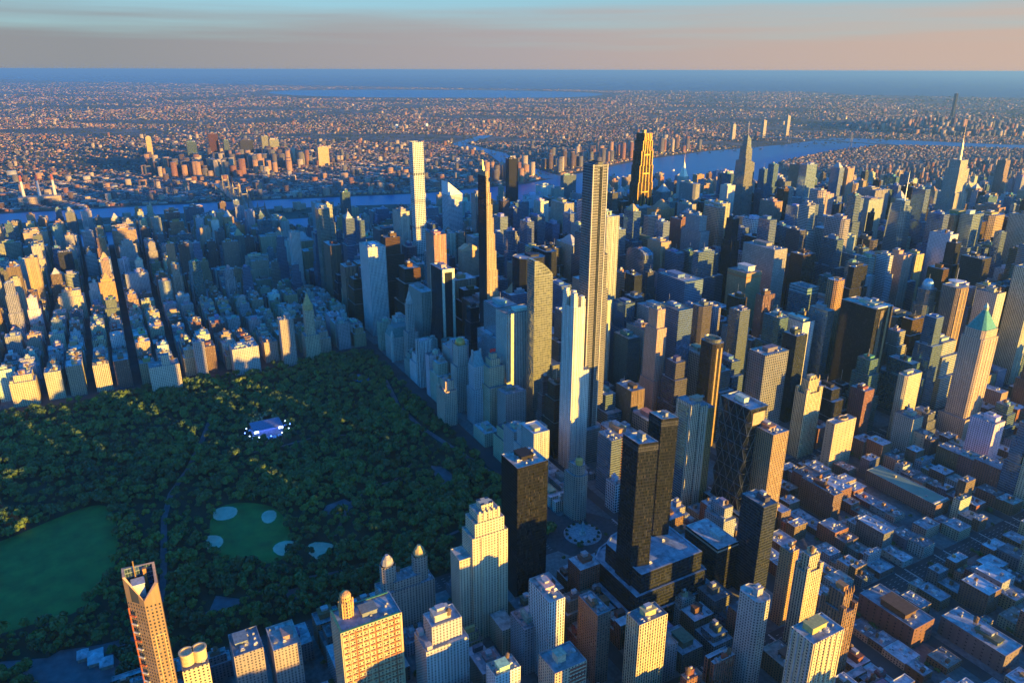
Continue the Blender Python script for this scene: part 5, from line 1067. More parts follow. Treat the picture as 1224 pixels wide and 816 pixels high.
SEEN = {
 'office_tower': [(431,114,1,51,-1),(17,116,0,27,-1),(289,126,0,49,-1),(105,102,2,31,-1),(294,89,2,48,-1),(68,140,3,31,-1),(317,134,0,49,-1),(396,129,1,39,-1),(225,142,2,47,-1),(18,128,0,27,-1),(110,114,0,34,-1),(15,139,1,64,-1),(329,137,1,36,-1),(27,139,2,20,-1),(440,104,0,50,-1),(559,128,2,52,-1),(601,126,1,56,-1),(293,97,1,40,-1),(25,106,0,23,-1),(262,126,1,33,-1),(37,22,3,30,-1),(113,126,2,30,-1),(389,136,0,50,-1),(386,108,1,51,-1),(187,129,1,44,-1),(148,95,0,44,-1),(523,118,0,52,-1),(81,93,1,26,-1),(26,139,1,20,-1),(368,99,1,36,-1),(186,157,1,45,-1),(21,115,0,24,-1),(10,103,3,59,-1),(392,96,2,39,-1),(596,114,1,52,-1),(320,137,1,40,-1),(569,128,1,54,-1),(318,139,3,50,-1),(4,160,0,20,-1),(231,109,3,37,-1),(272,119,2,34,-1),(227,118,0,41,-1),(19,137,3,23,-1),(7,119,1,59,-1),(521,126,3,60,-1),(397,132,2,39,-1),(40,63,1,28,-1),(565,106,0,56,-1),(101,98,0,43,-1),(61,108,3,25,-1),(478,137,0,52,-1),(291,132,1,42,-1),(554,126,1,52,-1),(438,138,0,56,-1),(681,99,3,81,-1),(270,117,1,34,-1),(100,126,3,43,-1),(147,138,1,43,-1),(355,140,2,39,-1),(388,139,2,50,-1),(43,126,1,27,-1),(695,121,0,56,-1),(322,126,2,38,-1),(5,113,0,20,-1),(493,115,3,54,-1),(246,114,3,82,-1),(490,98,1,54,-1),(161,124,2,29,-1),(121,138,1,26,-1),(646,112,2,56,-1),(387,141,1,51,-1),(36,18,2,32,-1),(152,137,3,34,-1),(51,139,1,23,-1),(331,103,0,36,-1),(269,126,2,33,-1),(744,126,1,54,-1),(79,126,0,29,-1),(123,93,0,29,-1),(112,108,2,30,-1),(210,126,1,26,-1),(745,126,1,35,-1),(165,131,2,29,-1),(479,104,2,50,-1),(77,116,2,30,-1),(195,140,0,33,-1),(14,14,2,32,-1),(52,115,2,23,-1),(16,151,1,64,-1),(435,126,0,50,-1),(693,117,0,56,-1),(12,138,1,76,-1),(502,118,3,54,-1),(297,129,0,37,-1),(265,141,0,36,-1),(232,139,3,37,-1),(126,138,1,24,-1),(248,128,3,82,-1),(107,106,0,33,-1),(452,128,2,38,-1),(196,96,0,44,-1),(178,112,1,57,-1),(487,95,0,56,-1),(237,128,0,34,-1),(50,115,1,23,-1),(298,130,2,34,-1),(394,132,3,56,-1),(557,127,1,52,-1),(427,126,1,51,-1),(333,123,0,35,-1),(284,116,3,82,-1),(560,115,3,60,-1),(339,140,3,53,-1),(59,95,2,20,-1),(534,139,1,54,-1),(63,111,1,79,-1),(461,125,0,35,-1),(175,128,2,26,-1),(88,114,2,24,-1),(47,138,2,27,-1),(31,126,3,79,-1),(398,126,2,39,-1),(245,128,1,58,-1),(215,126,2,26,-1),(153,135,1,29,-1),(444,96,1,38,-1),(862,107,1,54,-1),(361,100,2,38,-1),(217,140,3,58,-1),(263,129,2,33,-1),(432,140,3,52,-1),(189,106,3,44,-1),(319,95,0,50,-1),(716,115,3,81,-1),(128,128,1,26,-1),(522,137,0,56,-1),(9,157,0,20,-1),(359,113,0,39,-1),(188,132,3,44,-1),(252,126,3,58,-1),(412,114,3,35,-1),(358,142,1,40,-1),(129,129,3,26,-1),(167,139,2,29,-1),(108,140,1,29,-1),(847,129,3,81,-1),(366,126,1,36,-1),(363,114,1,35,-1),(226,157,2,47,-1),(84,128,1,24,-1),(929,129,2,56,-1),(685,137,2,56,-1),(11,134,2,59,-1),(528,114,0,56,-1),(391,126,1,39,-1),(624,129,0,54,-1),(567,140,0,56,-1),(133,130,2,24,-1),(278,100,3,82,-1),(244,112,3,82,-1),(422,94,3,53,-1),(131,112,0,26,-1),(357,126,1,40,-1),(335,128,3,53,-1),(58,108,1,20,-1),(625,126,0,54,-1),(443,106,1,39,-1),(365,93,2,38,-1),(895,126,0,60,-1),(352,106,0,50,-1),(292,95,1,42,-1),(127,128,1,57,-1),(729,128,2,56,-1),(690,129,0,60,-1),(553,116,1,52,-1),(636,139,2,52,-1),(13,9,3,76,-1),(437,126,0,56,-1),(384,130,3,52,-1),(141,126,3,57,-1),(115,117,0,29,-1),(445,126,2,40,-1),(266,99,2,34,-1),(89,95,0,24,-1),(967,121,0,60,-1),(741,105,1,54,-1),(607,141,0,56,-1),(597,126,2,52,-1),(416,128,0,35,-1),(229,153,0,47,-1),(24,16,2,63,-1),(617,128,3,90,-1),(441,110,3,56,-1),(364,93,3,35,-1),(483,128,0,56,-1),(295,140,1,42,-1),(976,140,2,56,-1),(889,139,1,60,-1),(206,137,3,82,-1),(125,115,3,26,-1),(124,130,1,26,-1),(902,135,2,56,-1),(2,113,2,20,-1),(257,115,3,58,-1),(22,138,2,23,-1),(324,96,0,38,-1),(273,126,2,34,-1),(259,130,3,40,-1),(930,139,2,56,-1),(602,126,2,51,-1),(468,124,3,53,-1),(327,128,2,36,-1),(236,112,0,33,-1),(122,139,0,29,-1),(76,63,3,30,-1),(39,74,2,32,-1),(689,120,2,56,-1),(606,134,3,56,-1),(82,121,3,24,-1),(180,127,0,26,-1),(56,132,0,24,-1),(777,140,0,60,-1),(330,128,3,36,-1),(240,135,0,34,-1),(85,101,3,24,-1),(477,129,1,52,-1),(233,95,0,37,-1),(961,139,3,81,-1),(770,93,0,60,-1),(460,139,3,35,-1),(66,98,1,59,-1),(645,126,2,50,-1),(581,126,1,55,-1),(54,128,0,24,-1),(696,126,3,90,-1),(235,36,2,44,-1),(747,140,3,54,-1),(94,137,3,25,-1),(761,94,3,81,-1),(346,127,3,82,-1),(336,126,3,53,-1),(325,140,1,36,-1),(228,111,0,40,-1),(197,126,3,33,-1),(3,141,2,20,-1),(467,127,3,53,-1),(405,104,3,54,-1),(955,110,3,81,-1),(886,133,3,81,-1),(821,110,2,56,-1),(788,137,3,54,-1),(643,137,1,56,-1),(558,96,1,52,-1),(321,114,1,40,-1),(312,139,3,82,-1),(177,137,3,58,-1),(137,119,0,24,-1),(1,126,0,20,-1),(657,103,1,54,-1),(524,100,2,50,-1),(323,137,3,39,-1),(313,114,3,58,-1),(939,142,1,54,-1),(611,106,2,39,-1),(494,128,2,39,-1),(264,93,3,36,-1),(172,128,3,58,-1),(154,93,3,33,-1),(90,107,0,24,-1),(970,139,0,60,-1),(563,122,3,56,-1),(548,94,0,35,-1),(403,137,2,38,-1),(315,128,0,82,-1),(287,113,3,58,-1),(285,126,0,82,-1),(234,126,2,44,-1),(230,128,0,40,-1),(216,137,1,57,-1),(163,137,1,26,-1),(857,129,3,90,-1),(697,126,3,89,-1),(635,139,3,60,-1),(261,127,1,44,-1),(258,113,3,40,-1),(211,112,1,26,-1),(86,34,0,24,-1),(968,110,3,60,-1),(922,126,0,81,-1),(879,94,1,60,-1),(584,117,0,35,-1),(458,102,3,54,-1),(409,142,3,35,-1),(334,109,2,34,-1),(309,110,3,82,-1),(267,126,0,36,-1),(212,140,1,26,-1),(185,126,2,24,-1),(92,128,3,57,-1),(71,8,3,30,-1)],
 'tower_block': [(558,43,3,49,-1),(538,158,1,83,-1),(539,33,3,48,-1),(147,165,0,69,-1),(148,41,0,77,-1),(586,170,3,49,-1),(248,6,2,68,-1),(302,170,0,80,-1),(378,158,0,76,-1),(145,92,0,69,-1),(350,68,1,80,-1),(268,79,1,67,-1),(382,170,0,76,-1),(623,65,1,49,-1),(306,21,0,80,-1),(150,68,0,69,-1),(319,83,3,80,-1),(328,65,0,80,-1),(182,58,2,69,-1),(380,25,0,76,-1),(209,70,3,66,-1),(221,3,1,77,-1),(267,29,1,67,-1),(559,164,3,48,-1),(349,152,3,76,-1),(375,158,3,76,-1),(398,31,1,76,-1),(154,76,0,77,-1),(317,158,3,80,-1),(269,73,1,68,-1),(166,25,1,78,-1),(225,5,2,77,-1),(197,72,2,77,-1),(151,21,3,78,-1),(537,33,1,83,-1),(239,33,2,77,-1),(203,27,2,77,-1),(179,3,3,77,-1),(312,166,1,68,-1),(514,158,1,79,-1),(356,54,1,80,-1),(347,27,2,80,-1),(215,91,0,66,-1),(391,29,2,80,-1),(330,25,0,80,-1),(313,162,1,68,-1),(280,165,1,68,-1),(217,166,0,68,-1),(303,73,0,80,-1),(285,3,1,68,-1),(153,76,3,78,-1),(309,170,1,68,-1),(706,43,0,82,-1),(352,21,1,80,-1),(324,2,2,80,-1),(242,168,3,67,-1),(246,38,3,68,-1),(524,161,0,57,-1),(129,170,2,78,-1),(113,163,3,78,-1),(351,5,1,80,-1),(210,84,2,66,-1),(304,161,0,80,-1),(410,56,2,76,-1),(290,10,1,68,-1),(146,78,0,69,-1),(703,72,3,82,-1),(191,158,0,77,-1),(860,41,1,35,-1),(395,29,0,76,-1),(493,83,3,79,-1),(305,81,0,80,-1),(1556,29,1,81,-1),(189,83,2,77,-1),(164,41,1,78,-1),(1168,76,1,60,-1),(400,55,1,76,-1),(272,21,1,67,-1),(155,29,0,77,-1),(297,167,2,68,-1),(187,76,1,77,-1),(339,85,0,80,-1),(835,17,0,53,-1),(791,13,0,53,-1),(460,29,2,59,-1),(417,170,1,59,-1),(361,55,2,80,-1),(278,158,1,68,-1),(274,6,1,67,-1),(157,70,0,77,-1),(1273,158,3,81,-1),(495,25,3,79,-1),(371,25,2,80,-1),(326,62,2,80,-1),(307,72,0,80,-1),(208,158,2,77,-1),(111,13,0,69,-1),(1656,15,3,81,-1),(376,44,0,76,-1),(320,82,3,80,-1),(118,7,3,78,-1),(178,164,3,69,-1),(149,17,3,77,-1),(824,27,0,55,-1),(656,43,3,58,-1),(570,169,1,57,-1),(379,165,0,76,-1),(323,154,0,80,-1),(243,27,3,67,-1),(360,15,2,80,-1),(169,150,1,78,-1),(167,13,1,78,-1),(114,70,3,78,-1),(1276,60,1,60,-1),(662,81,3,58,-1),(244,91,3,68,-1),(220,168,0,68,-1),(314,73,2,67,-1),(176,88,2,78,-1),(448,73,3,79,-1),(355,31,2,80,-1),(321,3,3,80,-1),(138,84,2,78,-1),(428,70,0,59,-1),(250,11,2,68,-1),(914,73,1,55,-1),(134,68,2,78,-1),(521,27,3,57,-1),(236,164,2,68,-1),(137,161,2,78,-1),(247,155,3,68,-1),(1655,5,1,81,-1),(1481,159,3,90,-1),(1332,25,3,81,-1),(846,166,0,55,-1),(414,12,2,76,-1),(1624,76,2,56,-1),(1566,27,0,60,-1),(1510,72,0,81,-1),(582,68,0,57,-1),(341,88,0,80,-1),(223,164,1,77,-1),(186,84,1,77,-1),(724,29,3,82,-1),(513,88,0,25,-1),(212,62,0,68,-1),(206,41,2,77,-1),(1277,76,0,81,-1),(515,33,1,79,-1),(433,33,0,59,-1),(397,161,2,80,-1),(372,65,2,80,-1),(311,41,1,68,-1),(301,73,2,68,-1),(276,165,2,67,-1),(412,25,2,76,-1),(291,83,2,68,-1),(1460,76,3,91,-1),(1043,161,3,81,-1),(377,167,2,76,-1),(348,31,3,87,-1),(300,2,2,68,-1),(174,68,2,77,-1),(1712,17,0,60,-1),(869,5,1,53,-1),(194,43,2,77,-1),(1166,29,3,81,-1),(936,162,1,35,-1),(830,30,1,53,-1),(630,91,3,58,-1),(553,161,1,25,-1),(384,41,2,80,-1),(334,73,2,80,-1),(295,167,2,67,-1),(170,88,2,77,-1),(1609,170,0,81,-1),(1338,170,1,60,-1),(959,43,0,54,-1),(491,161,1,79,-1),(462,37,2,59,-1),(327,31,1,68,-1),(478,167,3,79,-1),(329,170,1,67,-1),(283,33,1,68,-1),(275,68,1,68,-1),(1558,56,0,81,-1),(939,68,1,35,-1),(887,29,1,35,-1),(804,150,3,53,-1),(358,161,0,76,-1),(318,65,3,80,-1),(259,0,2,68,-1),(255,88,2,68,-1),(581,33,0,57,-1),(542,25,3,57,-1),(322,43,3,80,-1),(281,27,1,68,-1),(253,29,2,68,-1),(541,165,3,57,-1),(509,162,0,25,-1),(392,29,0,59,-1),(279,4,1,68,-1),(273,88,1,67,-1),(271,33,1,67,-1),(260,56,2,68,-1),(204,72,0,68,-1),(190,170,2,77,-1),(140,41,2,78,-1),(1515,76,0,60,-1),(960,161,0,54,-1),(886,83,1,35,-1),(679,91,0,82,-1),(676,41,0,82,-1),(622,88,1,57,-1),(366,166,2,80,-1),(357,29,3,88,-1),(346,13,0,80,-1),(183,83,3,77,-1),(165,65,1,78,-1),(1453,170,3,81,-1),(1393,43,3,81,-1),(1156,170,2,52,-1),(812,76,0,53,-1),(808,85,0,53,-1),(505,167,3,25,-1),(440,33,3,79,-1),(437,31,2,76,-1),(383,19,1,80,-1),(374,43,2,80,-1),(345,29,0,80,-1),(293,158,2,68,-1),(282,88,1,68,-1),(277,161,1,68,-1),(180,21,2,69,-1),(1102,162,3,60,-1),(904,5,1,54,-1),(571,43,1,57,-1),(517,76,3,57,-1),(389,65,0,76,-1),(386,158,2,80,-1),(364,7,2,80,-1),(331,68,0,80,-1),(245,33,3,67,-1),(152,59,3,78,-1),(121,80,3,78,-1),(1623,25,2,56,-1),(771,57,0,53,-1),(573,158,1,57,-1),(453,158,3,79,-1),(344,56,0,80,-1),(289,168,1,68,-1),(219,33,0,68,-1),(218,68,0,68,-1),(1672,88,0,60,-1),(1479,41,3,90,-1),(917,59,0,55,-1),(763,76,3,53,-1),(754,167,3,82,-1),(196,1,2,77,-1),(142,165,2,78,-1),(1713,80,2,56,-1),(865,72,0,55,-1),(842,21,3,55,-1),(535,15,0,25,-1),(490,65,1,79,-1),(456,80,0,79,-1),(335,12,2,80,-1),(238,29,0,68,-1),(172,161,2,77,-1),(136,161,1,78,-1),(1627,72,2,56,-1),(1577,161,2,56,-1),(1513,85,0,60,-1),(1300,91,1,54,-1),(1283,68,0,60,-1),(1251,169,1,54,-1),(844,10,0,35,-1),(819,27,1,35,-1),(572,27,1,57,-1),(459,43,0,79,-1),(426,72,0,59,-1),(373,21,2,80,-1),(310,12,1,68,-1),(230,165,0,68,-1),(188,33,1,77,-1),(1710,158,0,60,-1),(1617,70,0,60,-1),(1359,155,3,90,-1),(1336,169,3,81,-1),(1335,156,3,81,-1),(1117,158,2,56,-1),(777,25,0,35,-1),(552,92,1,25,-1),(532,76,3,25,-1),(430,31,0,59,-1),(385,88,2,80,-1),(338,72,2,80,-1),(207,61,2,77,-1),(205,21,2,77,-1),(195,68,1,77,-1)],
 'apartment_house': [(750,35,2,7,-1),(742,26,1,9,-1),(731,175,3,15,-1),(822,69,0,15,-1),(816,26,2,15,-1),(808,20,3,15,-1),(834,32,3,64,-1),(823,20,0,15,-1),(407,69,1,1,-1),(609,39,0,10,-1),(285,39,1,70,-1),(289,32,1,70,-1),(846,177,1,22,-1),(745,28,1,9,-1),(353,20,0,71,-1),(673,64,1,7,-1),(356,174,0,71,-1),(841,75,0,63,-1),(840,32,3,65,-1),(464,26,1,2,-1),(230,42,0,70,-1),(460,35,2,2,-1),(755,28,1,75,-1),(824,71,2,9,-1),(836,32,3,62,-1),(535,28,0,5,-1),(746,175,1,8,-1),(614,32,0,74,-1),(245,28,2,70,1),(864,20,1,19,-1),(468,66,0,73,-1),(352,171,3,0,-1),(837,75,3,64,-1),(465,20,1,73,-1),(459,64,0,3,-1),(870,171,1,19,-1),(814,35,0,15,-1),(741,77,1,9,-1),(842,42,0,63,-1),(832,177,0,61,-1),(849,32,0,22,-1),(752,86,0,22,-1),(863,64,1,19,-1),(679,66,1,75,-1),(678,20,0,7,-1),(458,28,0,3,-1),(611,86,1,5,-1),(934,35,0,46,-1),(306,32,3,69,0),(877,20,1,11,-1),(412,39,0,71,-1),(362,42,3,66,-1),(241,66,2,70,-1),(992,28,1,49,-1),(828,28,0,61,-1),(414,23,2,71,-1),(751,35,2,8,-1),(417,23,0,73,-1),(747,77,1,8,-1),(672,77,0,8,-1),(372,32,3,66,-1),(805,20,3,19,-1),(549,28,2,72,-1),(847,90,3,22,-1),(489,32,1,67,-1),(622,32,2,72,-1),(756,32,1,75,-1),(711,86,3,80,-1),(309,75,3,69,-1),(815,69,0,16,-1),(757,32,1,74,-1),(862,171,3,84,-1),(839,32,2,63,-1),(553,171,2,73,-1),(410,90,2,71,-1),(696,39,2,75,-1),(873,71,0,14,-1),(675,20,2,7,-1),(626,39,2,74,-1),(545,87,0,72,-1),(473,77,2,73,-1),(467,32,2,73,0),(848,71,3,22,-1),(366,172,3,69,-1),(345,20,0,1,-1),(835,90,3,64,-1),(543,87,1,73,-1),(629,71,0,74,-1),(491,32,1,66,-1),(432,174,3,67,-1),(297,75,2,70,-1),(484,28,1,67,-1),(228,42,2,70,-1),(250,32,0,69,-1),(682,87,1,74,-1),(470,75,0,73,-1),(299,28,3,69,-1),(838,177,2,63,-1),(619,71,2,74,-1),(610,69,1,5,-1),(485,171,3,67,-1),(370,75,3,66,-1),(301,90,3,69,-1),(701,42,2,74,-1),(680,28,1,74,-1),(544,42,0,72,-1),(234,28,0,66,-1),(845,42,0,21,-1),(765,28,2,75,-1),(631,75,3,80,-1),(994,39,1,49,-1),(748,20,2,8,-1),(554,28,2,73,-1),(479,28,2,71,-1),(421,39,2,71,-1),(318,32,0,66,-1),(290,75,1,70,-1),(557,23,2,72,-1),(413,77,0,71,-1),(753,42,1,75,-1),(428,66,3,67,-1),(880,28,3,32,-1),(876,26,0,14,-1),(425,23,3,67,-1),(829,42,2,61,-1),(708,32,3,80,2),(616,28,0,74,-1),(541,35,2,72,-1),(538,20,0,5,-1),(359,71,3,69,-1),(237,172,2,70,-1),(692,32,2,75,2),(563,32,2,71,1),(434,32,3,67,-1),(759,32,0,20,-1),(749,20,1,7,-1),(562,28,3,80,-1),(379,23,3,66,-1),(190,71,0,69,-1),(872,35,0,14,-1),(833,32,0,61,-1),(683,66,0,75,-1),(558,39,3,80,-1),(423,71,3,67,-1),(249,75,0,69,-1),(233,75,3,77,-1),(229,28,3,66,-1),(700,39,0,75,-1),(302,77,3,69,-1),(843,75,1,21,-1),(560,77,2,72,-1),(487,23,2,73,-1),(429,23,1,69,-1),(374,28,1,69,-1),(628,176,2,72,-1),(566,86,1,67,-1),(564,35,3,80,-1),(539,35,0,4,-1),(378,66,3,66,-1),(869,39,1,19,-1),(612,39,0,74,-1),(556,32,0,75,-1),(469,64,0,73,-1),(294,23,3,69,-1),(291,64,1,70,-1),(684,20,2,75,-1),(787,32,3,76,-1),(703,86,3,76,-1),(618,66,0,74,-1),(617,71,2,72,-1),(613,39,2,72,-1),(286,32,0,71,-1),(767,75,2,75,-1),(761,66,2,75,-1),(607,69,0,6,-1),(303,71,3,66,-1),(232,42,3,69,-1),(624,28,2,74,-1),(292,172,1,70,-1),(287,23,1,70,-1),(239,90,2,70,-1),(774,39,3,76,-1),(636,86,2,72,-1),(633,71,3,80,-1),(627,66,3,80,-1),(567,86,2,73,-1),(361,32,0,73,1),(238,64,2,70,-1),(227,66,3,69,-1),(764,32,2,75,0),(615,71,1,72,-1),(552,173,2,73,-1),(315,28,3,77,-1),(293,90,1,70,-1),(257,176,0,69,-1),(758,90,1,75,-1),(697,39,1,80,-1),(647,32,0,76,-1),(426,75,3,67,-1),(415,20,2,71,-1),(389,20,0,66,-1),(358,71,0,71,-1),(771,75,3,76,-1),(699,66,2,74,-1),(621,66,2,72,-1),(540,40,2,72,-1),(368,77,3,66,-1),(357,20,3,69,-1),(766,28,0,20,-1),(706,174,2,74,-1),(693,174,0,75,-1),(482,86,2,71,-1),(476,28,0,73,-1),(311,39,3,69,-1),(295,90,3,66,-1),(242,32,2,70,1),(772,64,2,75,-1),(768,32,2,74,1),(561,32,2,73,2),(492,176,1,67,-1),(478,32,0,72,-1),(367,77,3,67,-1),(572,39,1,67,-1),(547,40,1,73,-1),(480,67,2,73,-1),(416,20,0,73,-1),(409,32,2,71,0),(355,176,0,71,-1),(850,32,3,59,-1),(770,71,3,76,-1),(762,39,0,20,-1),(689,32,2,75,1),(542,24,2,72,-1),(435,90,3,67,-1),(364,75,0,71,-1),(255,32,3,77,-1),(763,39,1,74,-1),(694,32,2,74,0),(623,173,2,72,-1),(559,32,3,80,1),(481,32,2,73,1),(477,32,0,73,0),(475,28,0,72,-1),(384,90,1,69,-1),(288,32,3,69,1),(579,35,1,67,-1),(427,177,2,71,-1),(351,176,0,1,-1),(182,23,2,70,-1),(743,28,1,8,-1),(688,20,2,74,-1),(775,39,3,59,-1),(646,28,0,76,-1),(645,23,3,80,-1),(344,77,3,1,-1),(323,75,0,66,-1),(312,42,0,66,-1),(175,23,0,69,-1),(577,174,1,67,-1),(474,67,2,71,-1),(445,64,0,67,-1),(369,86,3,66,-1),(327,23,2,69,-1),(304,28,3,67,-1),(258,71,3,77,-1),(173,28,0,69,-1),(830,42,1,64,-1),(783,75,3,59,-1),(773,75,2,74,-1),(650,20,3,80,-1),(637,174,3,80,-1),(632,39,2,73,-1),(443,86,0,67,-1),(431,39,3,67,-1),(235,39,2,70,-1),(702,35,2,74,-1),(648,173,3,80,-1),(635,75,0,76,-1),(546,77,1,73,-1),(298,32,2,70,0),(246,39,0,69,-1),(183,35,0,69,-1),(176,75,3,78,-1),(817,35,3,12,-1),(744,69,3,11,-1),(709,32,3,80,0),(687,175,2,75,-1),(638,75,2,72,-1),(463,20,1,2,-1),(441,75,0,67,-1),(408,175,2,71,-1),(308,39,3,66,-1),(266,28,3,78,-1),(259,20,0,69,-1),(254,66,0,69,-1),(244,90,0,66,-1),(243,64,3,69,-1),(231,28,2,70,0),(695,90,2,75,-1),(691,86,2,75,-1)],
 'brick_house': [(95,143,2,86,-1),(110,145,3,83,-1),(213,148,1,83,-1),(83,146,2,86,-1),(15,46,3,84,-1),(8,51,0,86,-1),(42,45,1,84,-1),(215,143,2,83,-1),(57,148,3,85,-1),(138,53,1,83,-1),(98,49,3,83,-1),(125,47,2,86,-1),(184,143,1,46,-1),(82,53,2,86,-1),(14,45,3,84,-1),(143,53,3,83,-1),(214,148,3,48,-1),(221,51,1,83,-1),(94,53,1,86,-1),(69,143,3,85,-1),(52,45,2,84,-1),(17,53,1,18,-1),(97,47,2,84,-1),(16,45,1,18,-1),(99,47,3,83,-1),(189,147,1,83,-1),(316,149,1,49,-1),(50,143,1,84,-1),(56,45,3,85,-1),(219,45,1,83,2),(105,148,2,85,-1),(86,143,2,84,-1),(103,143,1,85,-1),(18,50,1,17,-1),(176,143,1,83,-1),(225,45,3,48,-1),(23,45,1,12,-1),(185,143,3,47,-1),(96,45,2,86,0),(190,145,1,46,-1),(183,149,2,83,-1),(218,144,3,48,-1),(126,51,2,86,-1),(228,143,3,48,-1),(145,49,0,83,-1),(63,48,2,18,-1),(49,46,3,86,-1),(217,143,1,47,-1),(174,45,1,85,-1),(71,143,1,12,-1),(146,51,0,83,-1),(108,49,2,84,-1),(65,46,1,17,-1),(137,53,1,84,-1),(64,45,2,18,-1),(60,45,0,85,-1),(187,45,1,83,1),(67,49,2,17,-1),(53,49,2,18,-1),(113,51,0,85,-1),(55,47,1,17,-1),(175,51,3,48,-1),(102,51,1,85,-1),(93,148,1,86,-1),(144,46,3,83,-1),(188,47,1,83,-1),(109,50,3,83,-1),(227,49,2,83,-1),(287,148,1,49,-1),(182,49,1,46,-1),(101,51,3,46,-1),(59,53,0,85,-1),(58,45,2,16,-1),(180,53,2,83,-1),(35,148,0,14,-1),(141,45,3,46,-1),(147,51,1,13,-1),(36,46,0,14,-1),(224,49,1,83,-1),(181,47,2,83,-1),(220,45,3,49,-1),(111,49,1,85,-1),(85,53,1,17,-1),(260,45,2,83,-1),(178,47,3,48,-1),(148,53,1,85,-1),(43,46,2,84,-1),(179,45,1,46,-1),(280,45,1,48,-1),(150,49,2,85,-1),(100,49,3,46,-1),(107,45,1,13,-1),(84,51,1,84,-1),(29,45,3,12,-1),(24,53,2,18,-1),(289,143,3,49,-1),(135,45,1,17,-1),(68,51,2,17,-1),(259,49,3,48,-1),(140,51,2,85,-1),(139,45,1,83,0),(151,49,1,13,-1),(41,53,1,19,-1),(28,45,0,17,-1),(19,53,1,16,-1),(262,146,3,48,-1),(226,53,3,48,-1),(70,51,1,12,-1),(275,49,3,49,-1),(124,144,2,86,-1),(177,45,3,47,-1),(66,46,2,17,-1),(33,143,1,14,-1),(12,50,3,86,-1),(164,144,1,83,-1),(13,45,3,86,-1),(7,45,1,19,-1),(152,45,0,46,-1),(106,53,1,13,-1),(338,143,1,49,-1),(54,51,1,17,-1),(261,46,3,48,-1),(293,148,3,49,-1),(149,51,3,45,-1),(51,47,1,18,-1),(22,51,2,16,-1),(20,53,2,17,-1),(230,53,1,46,-1),(136,52,2,86,-1),(81,51,1,86,-1),(229,51,2,83,-1),(134,45,2,86,1),(112,50,3,85,-1),(142,47,0,46,-1),(222,47,3,49,-1),(216,47,1,47,-1),(173,149,2,86,-1),(114,47,3,13,-1),(256,53,3,49,-1),(270,46,2,83,-1),(307,45,1,49,-1),(223,53,1,47,-1),(295,148,1,48,-1)],
}
for kind, L in SEEN.items():
    for i, de, rl, mk, rk in L: KEEP[(kind, i)] = ((RANK[rk]+' ' if rk >= 0 else '')+DESC[de]+', '+RELN[rl]+' '+MARK[mk], GRP[kind])
def build_lot(s, label, group):
    kind = s['kind']; shape, tk, crown, rc, rng = form(s)
    cat = {'office_tower': 'office tower', 'tower_block': 'high-rise', 'apartment_house': 'apartment building', 'brick_house': 'house'}[kind]
    r = thing(kind, label, cat, s['x'], s['y'], 0, group)
    col = tuple(min(1, v*rng.uniform(.85, 1.15)) for v in s['col'])
    T = lot_tiers(s, shape); tiers(r, T, s['sty'], col, rc)
    top = T[0] if shape == 'court' else T[-1]; xs = [p[0] for p in top[1]]; ys_ = [p[1] for p in top[1]]
    tw, td, ox, oy = max(xs)-min(xs), max(ys_)-min(ys_), (max(xs)+min(xs))/2, (max(ys_)+min(ys_))/2
    h = s['h']
    if kind == 'brick_house':
        if min(tw, td) > 6:
            bulk(r, ox+rng.uniform(-.3, .3)*tw*.8, oy+rng.uniform(-.3, .3)*td*.8, h-1.1, rng.uniform(2.5, 4), rng.uniform(2.5, 5), rng.uniform(2.6, 4.5), pick(rng, [((.5, .5, .5), 2), (col, 2), ((.5, .3, .12), 1.3)]))
            for _ in range(rng.randrange(5, 12)): v = rng.uniform(.2, .8); unit(r, ox+rng.uniform(-.36, .36)*tw, oy+rng.uniform(-.36, .36)*td, h-1.1, rng.uniform(.9, 4.4), rng.uniform(.9, 3), rng.uniform(.4, 2.2), (v, v, v))
        b = MB(); s_ = -1 if s['y'] < 0 else 1
        b.box(ox, oy+td/2+.25, h-.9, tw, .5, .8); part('cornice', b, PLAIN(), r, tuple(v*.8 for v in col))
        if tk: tank(r, ox+.25*tw, oy+.2*td, h-1.1, .8)
    else:
        clutter(r, rng, tw, td, h, col, ph=not crown, n=rng.randrange(2, 5), tk=1 if tk else 0, ox=ox, oy=oy)
        if crown:
            b = MB(); c_ = pick(rng, [((.30, .20, .13), 1), ((.46, .34, .18), 1.4), ((.4, .4, .42), 1.5)])
            b.solid(rect(tw*.7, td*.7, ox, oy), h-1, h+4); b.solid(rect(tw*.6, td*.6, ox, oy), h+4, h+4+min(tw, td)*.5, top=rect(tw*.12, td*.12, ox, oy)); part('pointed_roof', b, PLAIN(), r, c_)
        if shape in ('setback', 'tiered') and rng.random() < .6:
            z = T[0][3]; bulk(r, 0, s['wy']*.42, z-1.1, s['wx']*.3, s['wy']*.08, 3.5, col)
        if s['sty'] in ('glass', 'dark') and rng.random() < .3: b = MB(); b.bar((ox, oy, h), (ox, oy, h+rng.uniform(12, 26)), .35); part('mast', b, METAL(), r, (.6, .6, .6))
        if s['sty'] in ('piers', 'masonry') and h > 70:
            for t in (-.3, 0, .3): b = MB(); P0 = T[0]; b.box(-s['wx']*.5-.2 if shape != 'chamfer' else -s['wx']*.5-.2, t*s['wy'], 0, .6, 1.3, P0[3]-1); part('pier', b, PLAIN(), r, tuple(min(.8, v*1.1) for v in col))
REST = {}
for s in LOTS:
    if s['id'] in KEEP: build_lot(s, *KEEP[s['id']])
    else: REST.setdefault(s['kind'], []).append(s)
STYS = list(STY)
